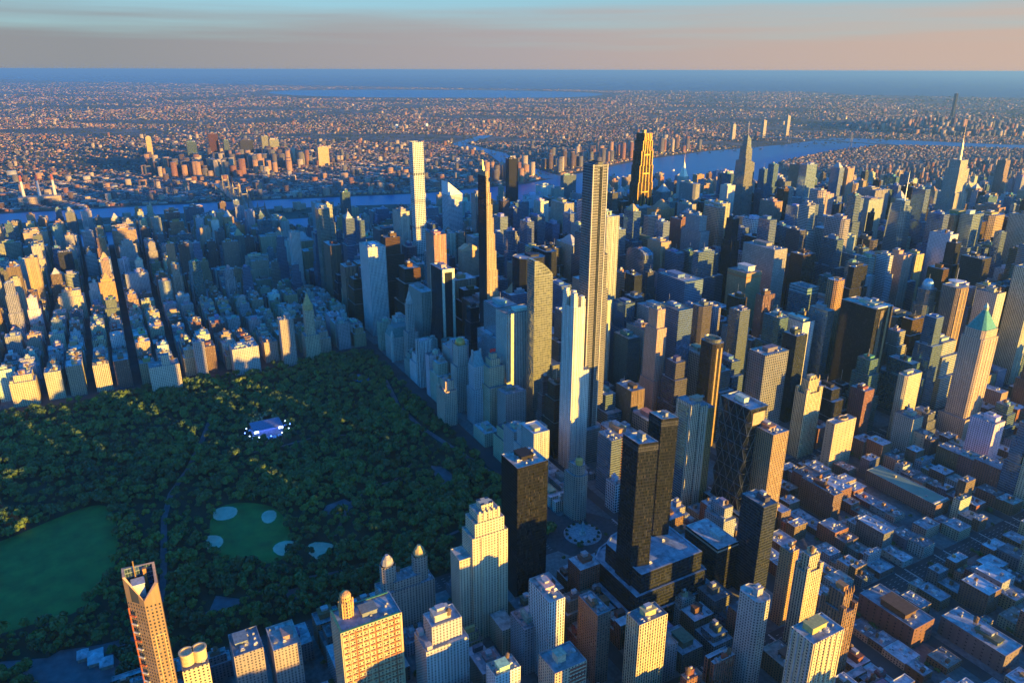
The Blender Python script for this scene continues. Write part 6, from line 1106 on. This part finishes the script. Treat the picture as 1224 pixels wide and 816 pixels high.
def town(name, boxes):
    """many small plain buildings as one mass.  boxes: (x0,x1,y0,y1,z0,z1,style,wall colour,roof colour)"""
    n = len(boxes); V = np.empty((n, 8, 3), 'f'); uv = np.zeros((n, 5, 4, 2), 'f'); col = np.empty((n, 5, 3), 'f'); mi = np.zeros((n, 5), 'i')
    for i, (x0, x1, y0, y1, z0, z1, sty, c, rc) in enumerate(boxes):
        V[i] = [(x0, y0, z0), (x1, y0, z0), (x1, y1, z0), (x0, y1, z0), (x0, y0, z1), (x1, y0, z1), (x1, y1, z1), (x0, y1, z1)]
        bay, fl = STY[sty][:2]; nx, ny, nz = max(1, round((x1-x0)/bay)), max(1, round((y1-y0)/bay)), (z1-z0)/fl
        for k, q in enumerate((nx, ny, nx, ny)): uv[i, k] = [(0, 0), (q, 0), (q, nz), (0, nz)]; uv[i, k, :, 0] += (i*13) % 97
        col[i, :4] = c; col[i, 4] = rc; mi[i, :4] = STYS.index(sty); mi[i, 4] = len(STYS)
    base = (np.arange(n)*8)[:, None, None]
    F = base+np.array([(0, 1, 5, 4), (1, 2, 6, 5), (2, 3, 7, 6), (3, 0, 4, 7), (4, 5, 6, 7)])[None]
    return big_mesh(name, V.reshape(-1, 3), F.reshape(-1, 4), [facade(s, True) for s in STYS]+[roofmat(True)], uv.reshape(-1, 2), col.reshape(-1, 3), mi.ravel(), kind='stuff')
MAP = []
def rest_boxes(L):
    out = []
    for s in L:
        n0 = len(out)
        shape, tk, crown, rc, rng = form(s); c = tuple(v*rng.uniform(.85, 1.15) for v in s['col'])
        for nm, P, z0, z1 in lot_tiers(s, 'plain' if shape == 'chamfer' else shape):
            xs = [p[0] for p in P]; yy = [p[1] for p in P]; out.append((s['x']+min(xs), s['x']+max(xs), s['y']+min(yy), s['y']+max(yy), z0, z1, s['sty'], c, rc))
        a = rng.uniform(.2, .45); w, d = s['wx']*a*.7, s['wy']*a*.8; ox, oy = s['x']+rng.uniform(-.1, .1)*s['wx'], s['y']+rng.uniform(-.1, .1)*s['wy']
        if shape != 'court': out.append((ox-w/2, ox+w/2, oy-d/2, oy+d/2, s['h'], s['h']+rng.uniform(3, 7), 'plain', c, rc))
        MAP.extend([s['id']]*(len(out)-n0))
    return out
NM = dict(office_tower='massed_office_towers', tower_block='massed_high_rises', apartment_house='massed_apartment_houses', brick_house='massed_brick_houses')
MAPS = {}
for k, L in REST.items(): MAP = []; town(NM[k], rest_boxes(L)); MAPS[NM[k]] = MAP
NEAR_LOTS = {}
for s in LOTS:
    if s['x'] < 5:
        for i in (-1, 0, 1):
            for j in (-1, 0, 1): NEAR_LOTS.setdefault((int(s['x']//60)+i, int(s['y']//60)+j), []).append(s)
HAZE_D = 3.3e-5
# ------------------------------------------------------------------ trees
LEAF = []
def leafmat(name, attr):
    m, n, l, p = new_mat(name)
    g = n.new('ShaderNodeNewGeometry')
    if attr: oc = N(n, 'ShaderNodeAttribute', attribute_name='col').outputs['Color']
    else: oc = n.new('ShaderNodeObjectInfo').outputs['Color']
    f = noise(n, l, g.outputs['Position'], .3, 3); a = ramp(n, l, f, [(.3, (.6, .65, .6)), (.7, (1.35, 1.3, 1.2))])
    l.new(mixc(n, l, 1, oc, a, 'MULTIPLY'), p.inputs['Base Color']); p.inputs['Roughness'].default_value = .7
    return m
LEAF_O, LEAF_A = leafmat('leaf_green', False), leafmat('leaf_green_wood', True)
BARK = flat('bark', (.06, .045, .03), .9)
def crown_quads(seed, R_=5.2, nl=9, per=24, size=1.75):
    rg = np.random.default_rng(seed); Q = []
    cs = []
    for i in range(nl):
        a = rg.uniform(0, 6.283); rr = R_*.62*math.sqrt(rg.uniform(0, 1)); cs.append((rr*math.cos(a), rr*math.sin(a), 5.9+rg.uniform(-.6, 2.6)-rr*.45, rg.uniform(.34, .54)*R_))
    for cx, cy, cz, r in cs:
        for _ in range(per):
            d = rg.normal(size=3); d /= np.linalg.norm(d); d[2] = abs(d[2])*1.1-.25; d /= np.linalg.norm(d)
            c = np.array((cx, cy, cz))+d*r*rg.uniform(.75, 1.12)*np.array((1, 1, .8))
            nn = d+rg.normal(size=3)*.22; nn /= np.linalg.norm(nn)
            u = np.cross(nn, (0, 0, 1.0)); u /= (np.linalg.norm(u)+1e-6); w = np.cross(nn, u); s = size*rg.uniform(.5, 1.05)
            t = rg.uniform(0, 6.28); u, w = u*math.cos(t)+w*math.sin(t), -u*math.sin(t)+w*math.cos(t)
            Q.append([c-u*s*.6-w*s*.5, c+u*s*.5-w*s*.6, c+u*s*.6+w*s*.5, c-u*s*.5+w*s*.6])
    return np.array(Q)
CROWNS = [crown_quads(i, R_=rr, nl=n_, per=p_) for i, (rr, n_, p_) in enumerate([(5.2, 9, 24), (5.8, 11, 22), (4.6, 8, 24), (6.2, 12, 22), (4.2, 7, 22), (5.4, 10, 24)])]
def crown_mesh(Q):
    me = bpy.data.meshes.new('crown'); v = Q.reshape(-1, 3); me.from_pydata(v.tolist(), [], np.arange(len(v)).reshape(-1, 4).tolist()); me.materials.append(LEAF_O); return me
CM = [crown_mesh(q) for q in CROWNS]
def _trunk():
    b = MB(); b.prism(ngon(7, .38, .38), 0, 4.6, top=ngon(7, .22, .22))
    for k in range(4): a = k*1.6+.4; b.bar((0, 0, 3.2+.3*k), (2.4*math.cos(a), 2.4*math.sin(a), 6.2+.2*k), .12, 5)
    return b.mesh('trunk', BARK)
TRUNK = _trunk()
def clear(x, y):
    for _, q, mgn in CLEAR:
        if in_poly(x, y, q): return False
    for q in PATCHES+INF:
        if in_poly(x, y, q): return False
    if in_poly(x, y, POND): return False
    for q, w in PATHS:
        for (ax, ay), (bx, by) in zip(q, q[1:]):
            t = max(0, min(1, ((x-ax)*(bx-ax)+(y-ay)*(by-ay))/((bx-ax)**2+(by-ay)**2)))
            if math.hypot(x-ax-t*(bx-ax), y-ay-t*(by-ay)) < w*.5+2.2: return False
    if math.hypot(x-515, y-300) < 40: return False
    return True
rg = random.Random(11); TREES = []; cell = {}
def try_tree(x, y, gap):
    k = (int(x//8), int(y//8))
    for i in (-1, 0, 1):
        for j in (-1, 0, 1):
            for q in cell.get((k[0]+i, k[1]+j), ()):
                if math.hypot(q[0]-x, q[1]-y) < gap: return
    cell.setdefault(k, []).append((x, y)); TREES.append((x, y, rg.uniform(.62, 1.85), rg.uniform(0, 6.28), rg.randrange(6), rg.random()))
for _ in range(34000):
    x, y = rg.uniform(20, 815), rg.uniform(20, 1150)
    q = project(x, y, 8)
    if q is None or q[0] < -160 or not clear(x, y): continue
    gap = 9.4+3.4*math.sin(x*.021+1)*math.sin(y*.017)
    try_tree(x, y, gap)
def leafcol(t, x, y):
    k = .5+.5*math.sin(x*.013+2*math.sin(y*.009))*math.cos(y*.011)
    a, b, c = (.022, .058, .022), (.11, .17, .030), (.23, .24, .022)
    u = t*.72+k*.28
    return tuple(p+(q-p)*min(1, u*1.25) for p, q in zip(a, b)) if u < .86 else tuple(p+(q-p)*(u-.86)/.14*.9 for p, q in zip(b, c))
def near_score(t):
    q = project(t[0], t[1], 6); 
    return q[2] if (-5 < q[0] < 1229 and q[1] < 826) else 1e9
TREES.sort(key=near_score)
TREE_KEEP = None
#@TREES@
TREE_KEEP = {(130,606),(90,566),(22,545),(118,627),(148,622),(298,529),(80,637),(27,370),(36,541),(105,627),(64,390),(400,619),(118,286),(328,427),(191,463),(86,550),(70,470),(443,589),(106,598),(92,615),(81,349),(154,474),(82,481),(72,653),(43,287),(42,395),(31,334),(333,542),(224,454),(217,503),(145,574),(94,208),(32,473),(27,413),(418,430),(367,670),(69,294),(59,435),(35,448),(320,523),(201,479),(176,566),(133,401),(116,489),(59,328),(53,420),(47,542),(41,353),(257,496),(205,261),(138,220),(77,255),(490,567),(250,507),(208,236),(139,453),(102,412),(325,373),(253,242),(238,474),(215,198),(175,29),(156,94),(127,586),(105,313),(74,645),(66,348),(24,320),(22,193),(447,651),(389,541),(242,291),(161,555),(146,397),(143,345),(120,562),(114,270),(113,476),(113,427),(95,398),(41,433),(39,412),(441,571),(57,635),(428,318),(398,506),(376,404),(296,138),(226,173),(144,191),(143,420),(113,582),(39,499),(450,362),(323,163),(239,537),(232,209),(168,465),(154,664),(140,463),(131,352),(101,379),(81,405),(75,385),(52,641),(510,615),(443,603),(233,482),(196,76),(169,577),(156,431),(116,374),(115,436),(109,241),(91,196),(58,463),(52,331),(553,523),(473,511),(319,267),(314,383),(260,23),(156,640),(137,550),(103,160),(99,487),(95,471),(66,543),(56,174),(52,216),(47,380),(22,28),(186,198),(178,80),(175,306),(175,188),(123,344),(100,608),(99,389),(95,329),(71,210),(51,278),(648,491),(572,406),(463,335),(460,626),(448,542),(416,659),(405,475),(402,559),(276,43),(266,328),(187,560),(137,235),(122,595),(106,121),(101,248),(79,324),(77,178),(667,572),(629,628),(515,587),(513,498),(502,629),(476,229),(406,644),(363,391),(344,140),(344,338),(340,471),(318,489),(276,313),(275,529),(268,260),(256,157),(245,203),(226,525),(160,226),(147,550),(137,164),(131,111),(125,128),(123,408),(111,539),(64,556),(59,267),(44,169),(686,662),(610,669),(593,434),(565,533),(545,658),(527,419),(451,505),(412,574),(411,562),(400,534),(364,545),(358,207),(357,321),(299,159),(255,463),(212,542),(205,334),(199,58),(150,280),(101,430),(96,293),(90,490),(80,359),(66,373),(65,158),(51,292),(50,446),(34,460),(715,663),(707,687),(599,681),(417,678),(408,385),(380,653),(332,234),(315,282),(211,152),(184,211),(163,488),(158,178),(152,163),(129,437),(124,479),(115,467),(96,596),(67,454),(52,403),(22,182),(602,529),(560,650),(558,555),(500,672),(437,490),(430,406),(389,378),(384,635),(355,153),(304,367),(303,541),(276,518),(258,476),(196,555),(152,252),(100,143),(90,171),(85,369),(67,220),(51,356),(801,656),(770,351),(693,491),(656,553),(607,557),(574,554),(545,453),(530,661),(520,260),(515,527),(493,411),(483,399),(463,536),(447,450),(446,147),(413,463),(400,310),(371,129),(366,464),(325,466),(324,252),(313,196),(309,25),(299,347),(280,500),(238,546),(206,315),(202,212),(195,309),(132,176),(108,293),(89,259),(57,474),(36,384),(780,680),(714,544),(708,407),(697,462),(668,478),(612,346),(585,461),(575,479),(561,437),(546,682),(520,572)}
PLACES = [('oval lawn', 270, 640, 'leafy dark green tree standing round the edge of the large oval lawn'),
          ('ball field', 235, 385, 'leafy dark green tree standing round the sandy ball field'),
          ('tree belt', 105, 300, 'leafy dark green tree in the belt behind the park-edge blocks'),
          ('plaza corner', 90, 90, 'leafy dark green tree in the park corner nearest the round plaza'),
          ('dark drive', 150, 500, 'leafy dark green tree beside the straight dark drive, right of the oval lawn')]
nk = 0; rest = []
for i, t in enumerate(TREES):
    x, y, s, a, k, v = t; c = leafcol(v, x, y)
    if nk < 300 and near_score(t) < 1e8 and (TREE_KEEP is None or (round(x), round(y)) in TREE_KEEP):
        nk += 1; gname, _, _, lab = min(PLACES, key=lambda P: math.hypot(P[1]-x, P[2]-y)*(.8 if P[0] in ('oval lawn', 'ball field') else 1))
        r = thing('park_tree', lab, 'tree', x, y, .1, 'park trees by the '+gname); r.rotation_euler = (0, 0, a); r.scale = (s, s, s*1.05)
        link('trunk', TRUNK, r); link('crown', CM[k], r, c)
    else: rest.append((x, y, s, a, k, c))
# courtyard and street trees among the low houses join the mass
for _ in range(5200):
    x, y = rg.uniform(-545, -10), rg.uniform(-1250, 480)
    k_ = round(-y/80.5-.5); yc = -80.5*(k_+.5)
    ok = abs(y-yc) < 3 or (rg.random() < .25 and abs(abs(y-yc)-33) < 1.6)
    if not ok: continue
    if any(a-3 < x < b+3 and c-3 < y < d+3 for a, b, c, d in HR): continue
    if any(abs(s['x']-x) < s['wx']/2+2 and abs(s['y']-y) < s['wy']/2+2 for s in NEAR_LOTS.get((int(x//60), int(y//60)), ())): continue
    rest.append((x, y, rg.uniform(.5, .85), rg.uniform(0, 6.28), rg.randrange(6), leafcol(rg.random()*.6, x, y)))
for x, y in [(2+22*math.cos(a), -14+22*math.sin(a)) for a in np.linspace(0, 6.28, 16)]: rest.append((x, y, .6, 0, 2, (.04, .07, .02)))
Vs, Cs = [], []
for x, y, s, a, k, c in rest:
    Q = CROWNS[k]; ca, sa = math.cos(a)*s, math.sin(a)*s
    W = np.empty_like(Q); W[..., 0] = Q[..., 0]*ca-Q[..., 1]*sa+x; W[..., 1] = Q[..., 0]*sa+Q[..., 1]*ca+y; W[..., 2] = Q[..., 2]*s
    Vs.append(W.reshape(-1, 3)); Cs.append(np.tile(np.array(c), (len(Q), 1)))
V = np.concatenate(Vs); big_mesh('woodland', V, np.arange(len(V)).reshape(-1, 4), [LEAF_A], col=np.concatenate(Cs), kind='stuff')
# lit open-air stage among the trees
r = thing('concert_stage', 'small open-air stage glowing blue and white among the dark park trees', 'stage', 515, 300, .2)
b = MB(); b.solid(rect(26, 34), 0, 1.5); b.build('stage_floor', PLAIN(), r, (.3, .3, .35))
b = MB()
for sx in (-12, 12):
    for sy in (-16, 16): b.box(sx, sy, 1.5, .8, .8, 11)
b.build('truss_leg', METAL(), r, (.4, .4, .45))
b = MB(); b.solid(rect(27, 35), 12.5, 13.4, top=rect(20, 28)); b.build('stage_roof', PLAIN(), r, (.16, .2, .34))
def glowmat(name, c, e):
    m, n, l, p = new_mat(name); p.inputs['Base Color'].default_value = (*c, 1); p.inputs['Emission Color'].default_value = (*c, 1); p.inputs['Emission Strength'].default_value = e; return m
r.scale = (1.45, 1.45, 1.3)
b = MB(); b.box(12.8, 0, 2, .4, 28, 10); b.build('lit_screen', glowmat('blue_screen', (.10, .22, 1.0), 3.2), r)
for sy in (-1, 1): b = MB(); b.box(-13, sy*14, 9.5, 1, 5, 2.5); b.build('spot_lamp', glowmat('white_lamp', (.55, .75, 1.0), 2.2), r)
for k in range(12):
    a = k*.52; b = MB(); lx, ly = 22*math.cos(a)-6, 26*math.sin(a); b.box(lx, ly, 0, .3, .3, 9); b.build('light_mast', METAL(), r, (.3, .3, .3)); b = MB(); b.box(lx, ly, 9, 1.1, 1.1, .9); b.build('flood_lamp', bpy.data.materials['white_lamp'] if k % 3 else bpy.data.materials['blue_screen'], r)
for i in range(20):
    x, y = 515-rg.uniform(-18, 34), 300+rg.uniform(-38, 38)
    if abs(x-515) < 17 and abs(y-300) < 21: x = 490
    q = thing('event_tent', 'small pale blue tent in the clearing round the glowing stage', 'tent', x, y, .2, 'tents round the stage')
    b = MB(); b.solid(rect(5.6, 5.6), 2.6, 5, top=rect(.4, .4)); b.build('canopy', objmat('tent_cloth', .6), q, (.42, .62, .9))
    for sx in (-1, 1):
        for sy in (-1, 1): b = MB(); b.box(sx*2.6, sy*2.6, 0, .2, .2, 2.6); b.build('tent_pole', METAL(), q, (.4, .4, .4))
# ------------------------------------------------------------------ across the river: a carpet of roofs out to the horizon
BAY = [(16400, -3700), (14400, -7400), (13700, -9800), (16500, -12700), (20600, -11900), (23500, -8100), (23500, -4400), (20500, -3100)]
SEA = [(200000, 40000), (45000, 1500), (30654, -6500), (24500, -10200), (19555, -13700), (15416, -18300), (12756, -17000), (8331, -19500), (4772, -18300), (-40000, -60000), (60000, -190000)]
def far_boxes(N_):
    rg = np.random.default_rng(5); out = []
    az0, az1 = CAM_AZ-R(45), CAM_AZ+R(43)
    while len(out) < N_:
        az = rg.uniform(az0, az1); t = rg.uniform(0, 1); d = 1/((1-t)/2600+t/42000)
        X, Y = CAM[0]+d*math.sin(az), CAM[1]+d*math.cos(az)
        sx = shore_x(M_SHORE, Y)
        man = X < sx-60 and Y > -6800
        if man:
            if Y > -3320: continue
        elif Y > -8000:
            if X < shore_x(Q_SHORE, Y)+60: continue
        else:
            if X < 3600+(-8000-Y)*.35: continue
        if X > 3000 and abs(Y-np.interp(X, [3020, 3700, 4400, 5200, 5900, 6000], [-1860, -1950, -2200, -2250, -2900, 9e9])) < 95: continue
        if d > 12000 and (in_poly(X, Y, BAY) or in_poly(X, Y, SEA)): continue
        q = math.sin(X*.0011+1.3)*math.cos(Y*.0013-.4)+.6*math.sin(X*.0031-Y*.0024)
        if q < -.72 and not man and d > 5200: continue                            # parks and cemeteries stay green
        dn = .50+.34*math.sin(X*.0023-.7)*math.sin(Y*.0019+1.1)+.25*math.sin(X*.0007+Y*.0009)
        if not man and rg.random() > dn: continue
        s = max(1.0, d/8200)
        w, dd = rg.uniform(7, 18)*s, rg.uniform(7, 20)*s; h = rg.uniform(5, 11)*(1+.10*(s-1))
        u = rg.random()
        if man: h = rg.uniform(12, 26) if u < .93 or X > 2200 else rg.uniform(35, 80)
        elif u > .985: h = rg.uniform(18, 45); w = dd = rg.uniform(16, 30)*s**.5
        cbd = math.hypot(X-4300, Y+7600)
        if cbd < 900 and u > .6: h = rg.uniform(50, 170)*(1-cbd/1300); w = dd = rg.uniform(22, 38)
        if math.hypot(X-4400, Y+250) < 520 and u > .93: h = rg.uniform(40, 105); w = dd = rg.uniform(22, 36)
        if abs(X-shore_x(Q_SHORE, max(Y, -5600))-220) < 160 and -5300 < Y < -1400 and u > .95: h = rg.uniform(50, 120); w = dd = rg.uniform(20, 30)
        v = rg.random(); c = ((.40, .22, .12), (.24, .10, .06), (.14, .13, .12), (.44, .34, .24), (.10, .06, .05), (.12, .10, .09))[int(v*6)]
        k = rg.random(); rc = ((.10, .10, .11), (.20, .20, .21), (.06, .06, .07), (.34, .34, .35))[int(k*4)]
        out.append((X-w/2, X+w/2, Y-dd/2, Y+dd/2, 0, h, 'masonry' if h > 30 else 'plain', c, rc))
    r3 = random.Random(8)
    for _ in range(90):                                              # the slim island has its own rows of blocks
        X, Y = r3.uniform(2430, 3000), r3.uniform(-500, 1900)
        if in_poly(X, Y, ISLAND): out.append((X-12, X+12, Y-16, Y+16, 0, r3.uniform(12, 38), 'masonry', (.38, .27, .19), (.3, .3, .3)))
    for _ in range(900):                                             # sheds, estates and towers along the far bank
        Y = r3.uniform(-2100, 1900); X = shore_x(Q_SHORE, Y)+60+r3.random()**1.4*1300
        w, dd = r3.uniform(16, 48), r3.uniform(16, 48); h = r3.uniform(5, 13) if r3.random() < .965 else r3.uniform(20, 45)
        if abs(Y+45) < 26 or (X > 2900 and abs(Y+1950) < 160): continue
        c = r3.choice([(.40, .26, .18), (.30, .13, .08), (.34, .33, .32), (.48, .42, .34)]); out.append((X-w/2, X+w/2, Y-dd/2, Y+dd/2, 0, h, 'masonry' if h > 20 else 'plain', c, r3.choice([(.25, .25, .26), (.45, .45, .45), (.3, .22, .18)])))
    return out
town('far_boroughs', far_boxes(95000))
# green masses of the far parks and the island
rg2 = np.random.default_rng(9); Q = CROWNS[0]; Vs, Cs = [], []
def grove(X, Y, s, c):
    T_ = Q[::4]; W = T_*s; W[..., 0] += X; W[..., 1] += Y; W[..., 2] = T_[..., 2]*s*.7; Vs.append(W.reshape(-1, 3)); Cs.append(np.tile(np.array(c), (len(T_), 1)))
for _ in range(19000):
    az = rg2.uniform(CAM_AZ-R(44), CAM_AZ+R(42)); t = rg2.uniform(0, 1); d = 1/((1-t)/2900+t/21000); X, Y = CAM[0]+d*math.sin(az), CAM[1]+d*math.cos(az)
    if X < shore_x(Q_SHORE, max(Y, -5600))+90 and X < 3600+max(0, (-5600-Y)*.3): continue
    if 14000 < X < 23500 and -12500 < Y < -3300: continue
    grove(X, Y, max(1, d/3600)*rg2.uniform(.8, 1.5), (.022, .038, .016))
for _ in range(420):
    X, Y = rg2.uniform(2420, 3020), rg2.uniform(-920, 2100)
    if in_poly(X, Y, ISLAND): grove(X, Y, rg2.uniform(.8, 1.3), (.03, .05, .02))
V = np.concatenate(Vs); big_mesh('far_greenery', V, np.arange(len(V)).reshape(-1, 4), [LEAF_A], col=np.concatenate(Cs), kind='stuff')

# power station stacks, gas holders, bridges, ferry
r = thing('power_station', 'pale power station block with three tall chimneys on the far river bank', 'power station', 3365, 735)
b = MB(); b.prism(rect(60, 170), 0, 42, 8, 12); b.cap(rect(60, 170), 42); b.build('walls', fac('plain'), r, (.34, .26, .20))
for i, y in enumerate((-62, 0, 62)):
    b = MB(); b.lathe([(7, 40), (4.6, 110)], 12, 10, y); b.build('chimney', PLAIN(), r, (.6, .56, .52)); b = MB(); b.lathe([(4.7, 110), (4.0, 135), (3.4, 135), (3.4, 130)], 12, 10, y); b.build('chimney_top', PLAIN(), r, (.5, .09, .06))
for lab, x, y in (('white spherical tank far off on the plain, the left of two', 7196, -2443), ('white spherical tank far off on the plain, the right of two', 7166, -2783)):
    r = thing('storage_tank', lab, 'tank', x, y); b = MB(); b.lathe([(13, 6)]+[(19*math.cos(a), 22+19*math.sin(a)) for a in np.linspace(-.9, 1.5708, 9)], 18); b.build('tank_shell', PLAIN(), r, (.78, .78, .78)); b = MB(); b.lathe([(11, 0), (11, 10)], 12); b.build('tank_skirt', PLAIN(), r, (.5, .5, .5))
# cantilever bridge over the two channels
r = thing('cantilever_bridge', 'long steel truss bridge crossing the river and the island', 'bridge', 1700, -45); b = MB(); b.box(850, 0, 36, 1750, 26, 3); b.build('bridge_deck', METAL(), r, (.16, .14, .12))
tw = (545, 905, 1095, 1390)
for t in tw:
    b = MB()
    for s in (-1, 1): b.box(t, s*13, 0, 9, 3, 108); b.solid(rect(3, 3, t, s*13), 108, 122, top=rect(.4, .4, t, s*13))
    b.box(t, 0, 62, 4, 24, 4); b.box(t, 0, 96, 4, 24, 4); b.build('bridge_tower', METAL(), r, (.22, .19, .16))
def ztop(x): return 52+54*max(0, 1-min(abs(x-t) for t in tw)/150)
for s in (-1, 1):
    b = MB(); xs = list(range(400, 1541, 20))
    for x0, x1 in zip(xs, xs[1:]): b.bar((x0, s*13, ztop(x0)), (x1, s*13, ztop(x1)), .9); b.bar((x0, s*13, 38), (x1, s*13, ztop(x1)), .5); b.bar((x1, s*13, 38), (x1, s*13, ztop(x1)), .5)
    b.build('truss_side', METAL(), r, (.24, .21, .18))
for s, x in ((-1, 60), (1, 1640)):
    b = MB(); [b.box(x+k*50-75, 0, 0, 5, 22, 36) for k in range(4)]; b.build('viaduct_piers', PLAIN(), r, (.3, .26, .22))
# far suspension bridge
A_, B_ = Vector((3420, -5010, 0)), Vector((3985, -4850, 0)); d = (B_-A_).normalized(); nrm = Vector((-d.y, d.x, 0))
r = thing('suspension_bridge', 'far suspension bridge with two towers low over the river bend', 'bridge', A_.x, A_.y); L = (B_-A_).length
b = MB(); P = [tuple((d*u+nrm*w).xy) for u, w in ((-350, -17), (L+350, -17), (L+350, 17), (-350, 17))]; b.solid(P, 40, 46); b.build('bridge_deck', METAL(), r, (.26, .24, .23))
for u in (30, L-30):
    b = MB()
    for w in (-15, 15): c = d*u+nrm*w; b.bar((c.x, c.y, 0), (c.x, c.y, 102), 3.5)
    a_, c_ = d*u-nrm*15, d*u+nrm*15; b.bar((a_.x, a_.y, 98), (c_.x, c_.y, 98), 2.5); b.bar((a_.x, a_.y, 68), (c_.x, c_.y, 68), 2.5); b.build('bridge_tower', METAL(), r, (.34, .31, .29))
for w in (-15, 15):
    b = MB(); f = lambda u: 50+50*((u-L/2)/(L/2-30))**2 if 30 <= u <= L-30 else max(46, 100-(30-u if u < 30 else u-L+30)*.18)
    us = list(np.linspace(-270, L+270, 33))
    for u, v in zip(us, us[1:]): p_, q_ = d*u+nrm*w, d*v+nrm*w; b.bar((p_.x, p_.y, f(u)), (q_.x, q_.y, f(v)), 1.0)
    b.build('suspension_cable', METAL(), r, (.3, .3, .3))
r = thing('ferry', 'small pale ferry crossing the wide blue river', 'boat', 2960, -2700, .4); r.rotation_euler = (0, 0, R(-60))
b = MB(); b.solid([(-18, -5), (10, -5), (19, 0), (10, 5), (-18, 5)], 0, 4); b.build('hull', PLAIN(), r, (.6, .6, .62)); b = MB(); b.box(-4, 0, 4, 22, 8, 3.5); b.box(2, 0, 7.5, 8, 5, 2.6); b.build('cabin', PLAIN(), r, (.75, .75, .75))
# ------------------------------------------------------------------ round the plaza and at the near park edge
r = thing('stepped_podium', 'black stepped podium with pale blue roof edges beneath the two black glass towers', 'podium', -128, -6)
for nm, P, z0, z1 in (('lower_podium', [(-62, -58), (40, -58), (52, -30), (58, 6), (46, 40), (30, 58), (-62, 58)], 0, 26), ('middle_podium', [(-58, -52), (30, -52), (42, -26), (46, 4), (36, 34), (22, 50), (-58, 50)], 25, 52), ('upper_podium', [(-54, -46), (18, -46), (26, -20), (28, 4), (22, 28), (12, 42), (-54, 42)], 51, 76)):
    b = MB(); b.prism(P, z0, z1, 1.8, 4.2); b.build(nm, fac('dark'), r, (.03, .034, .04)); d = MB(); d.deck(P, z1, 2.0, 1.4); d.build('roof', roofmat(), r, (.30, .36, .42))
    for w in range(3): unit(r, -40+w*26, (-1)**w*(20), z1-1.4, 6, 4, 3) if nm == 'upper_podium' else None
r = thing('west_annex', 'dark annex block with white roof machinery and a pale edge, below the farther black tower', 'office block', -150, -98)
tiers(r, [('walls', rect(56, 34), 0, 66)], 'dark', (.04, .04, .045), (.5, .52, .54)); clutter(r, random.Random(4), 50, 28, 66, (.5, .5, .5), n=9, tk=0)
b = MB(); b.prism(rect(56.8, 34.8), 61, 63.5, 3, 3); b.build('pale_band', PLAIN(), r, (.48, .42, .34))
r = thing('column_monument', 'stone column monument topped by a statue at the centre of the round plaza', 'monument', 2, -14, .35)
b = MB(); b.solid(ngon(8, 5, 5), 0, 1.6); b.solid(rect(4, 4), 1.6, 5); b.build('pedestal', PLAIN(), r, (.5, .48, .44)); b = MB(); b.lathe([(1.1, 5), (.8, 19), (1.2, 19.4), (1.2, 20)], 12); b.build('column', PLAIN(), r, (.52, .5, .46)); b = MB(); b.lathe([(.5, 20), (.7, 21.4), (.45, 22.6), (.3, 23.2), (0, 23.6)], 8); b.build('statue', PLAIN(), r, (.3, .28, .25))
r = thing('park_restaurant', 'low pale blue roofed pavilion at the near park edge beside the oval lawn', 'restaurant', 62, 572)
for x, y, w, d in ((0, 0, 22, 14), (-14, -10, 14, 12), (10, 12, 14, 10)):
    b = MB(); b.prism(rect(w, d, x, y), 0, 5); b.build('walls', PLAIN(), r, (.4, .34, .28)); b = MB(); b.solid(rect(w+1.6, d+1.6, x, y), 5, 9, top=rect(w*.5, 1, x, y)); b.build('pitched_roof', roofmat(), r, (.42, .47, .53))
# unseen blocks added outside the frame, placed and sized to throw evening shadows
rg3 = random.Random(3)
for i, (x, y, wx, wy, h) in enumerate([(-45, 610, 50, 56, 34), (-45, 690, 50, 56, 30), (-48, 770, 52, 60, 42), (-45, 850, 50, 56, 36), (-48, 930, 50, 56, 100), (-46, 1010, 50, 56, 40), (-46, 1090, 52, 56, 95), (-180, 640, 60, 40, 36), (-190, 800, 50, 40, 70), (-430, 360, 40, 60, 95), (-455, 180, 46, 60, 104), (-445, 90, 40, 46, 132), (-620, 250, 40, 70, 100), (-640, 60, 40, 60, 90), (-840, 100, 40, 70, 120), (-860, 300, 40, 70, 125), (-870, -80, 40, 70, 130), (-600, -120, 44, 50, 95)]):
    caster_lot = dict(id=('x', i), kind='tower_block', x=x, y=y, wx=wx, wy=wy, h=h, sty='masonry', col=LIME, seed=900+i)
    tiers(rr := thing('tower_block', 'unseen limestone block added outside the near edge to throw evening shadow', 'apartment building', x, y, 0, 'added shadow-throwing blocks outside the near edge'), [('walls', rect(wx, wy), 0, h)], 'masonry', LIME)
# ------------------------------------------------------------------ evening air
m = bpy.data.materials.new('air'); m.use_nodes = True; n = m.node_tree.nodes; l = m.node_tree.links
n.remove(n['Principled BSDF']); v = n.new('ShaderNodeVolumePrincipled'); v.inputs['Color'].default_value = (.27, .58, .88, 1); v.inputs['Density'].default_value = HAZE_D; v.inputs['Anisotropy'].default_value = .35
l.new(v.outputs[0], n['Material Output'].inputs['Volume'])
b = MB(); b.solid([(-300000, -300000), (300000, -300000), (300000, 300000), (-300000, 300000)], -2, 602); b.face([(-300000, 300000, -2), (300000, 300000, -2), (300000, -300000, -2), (-300000, -300000, -2)])
hz = b.build('haze', m, kind='stuff')
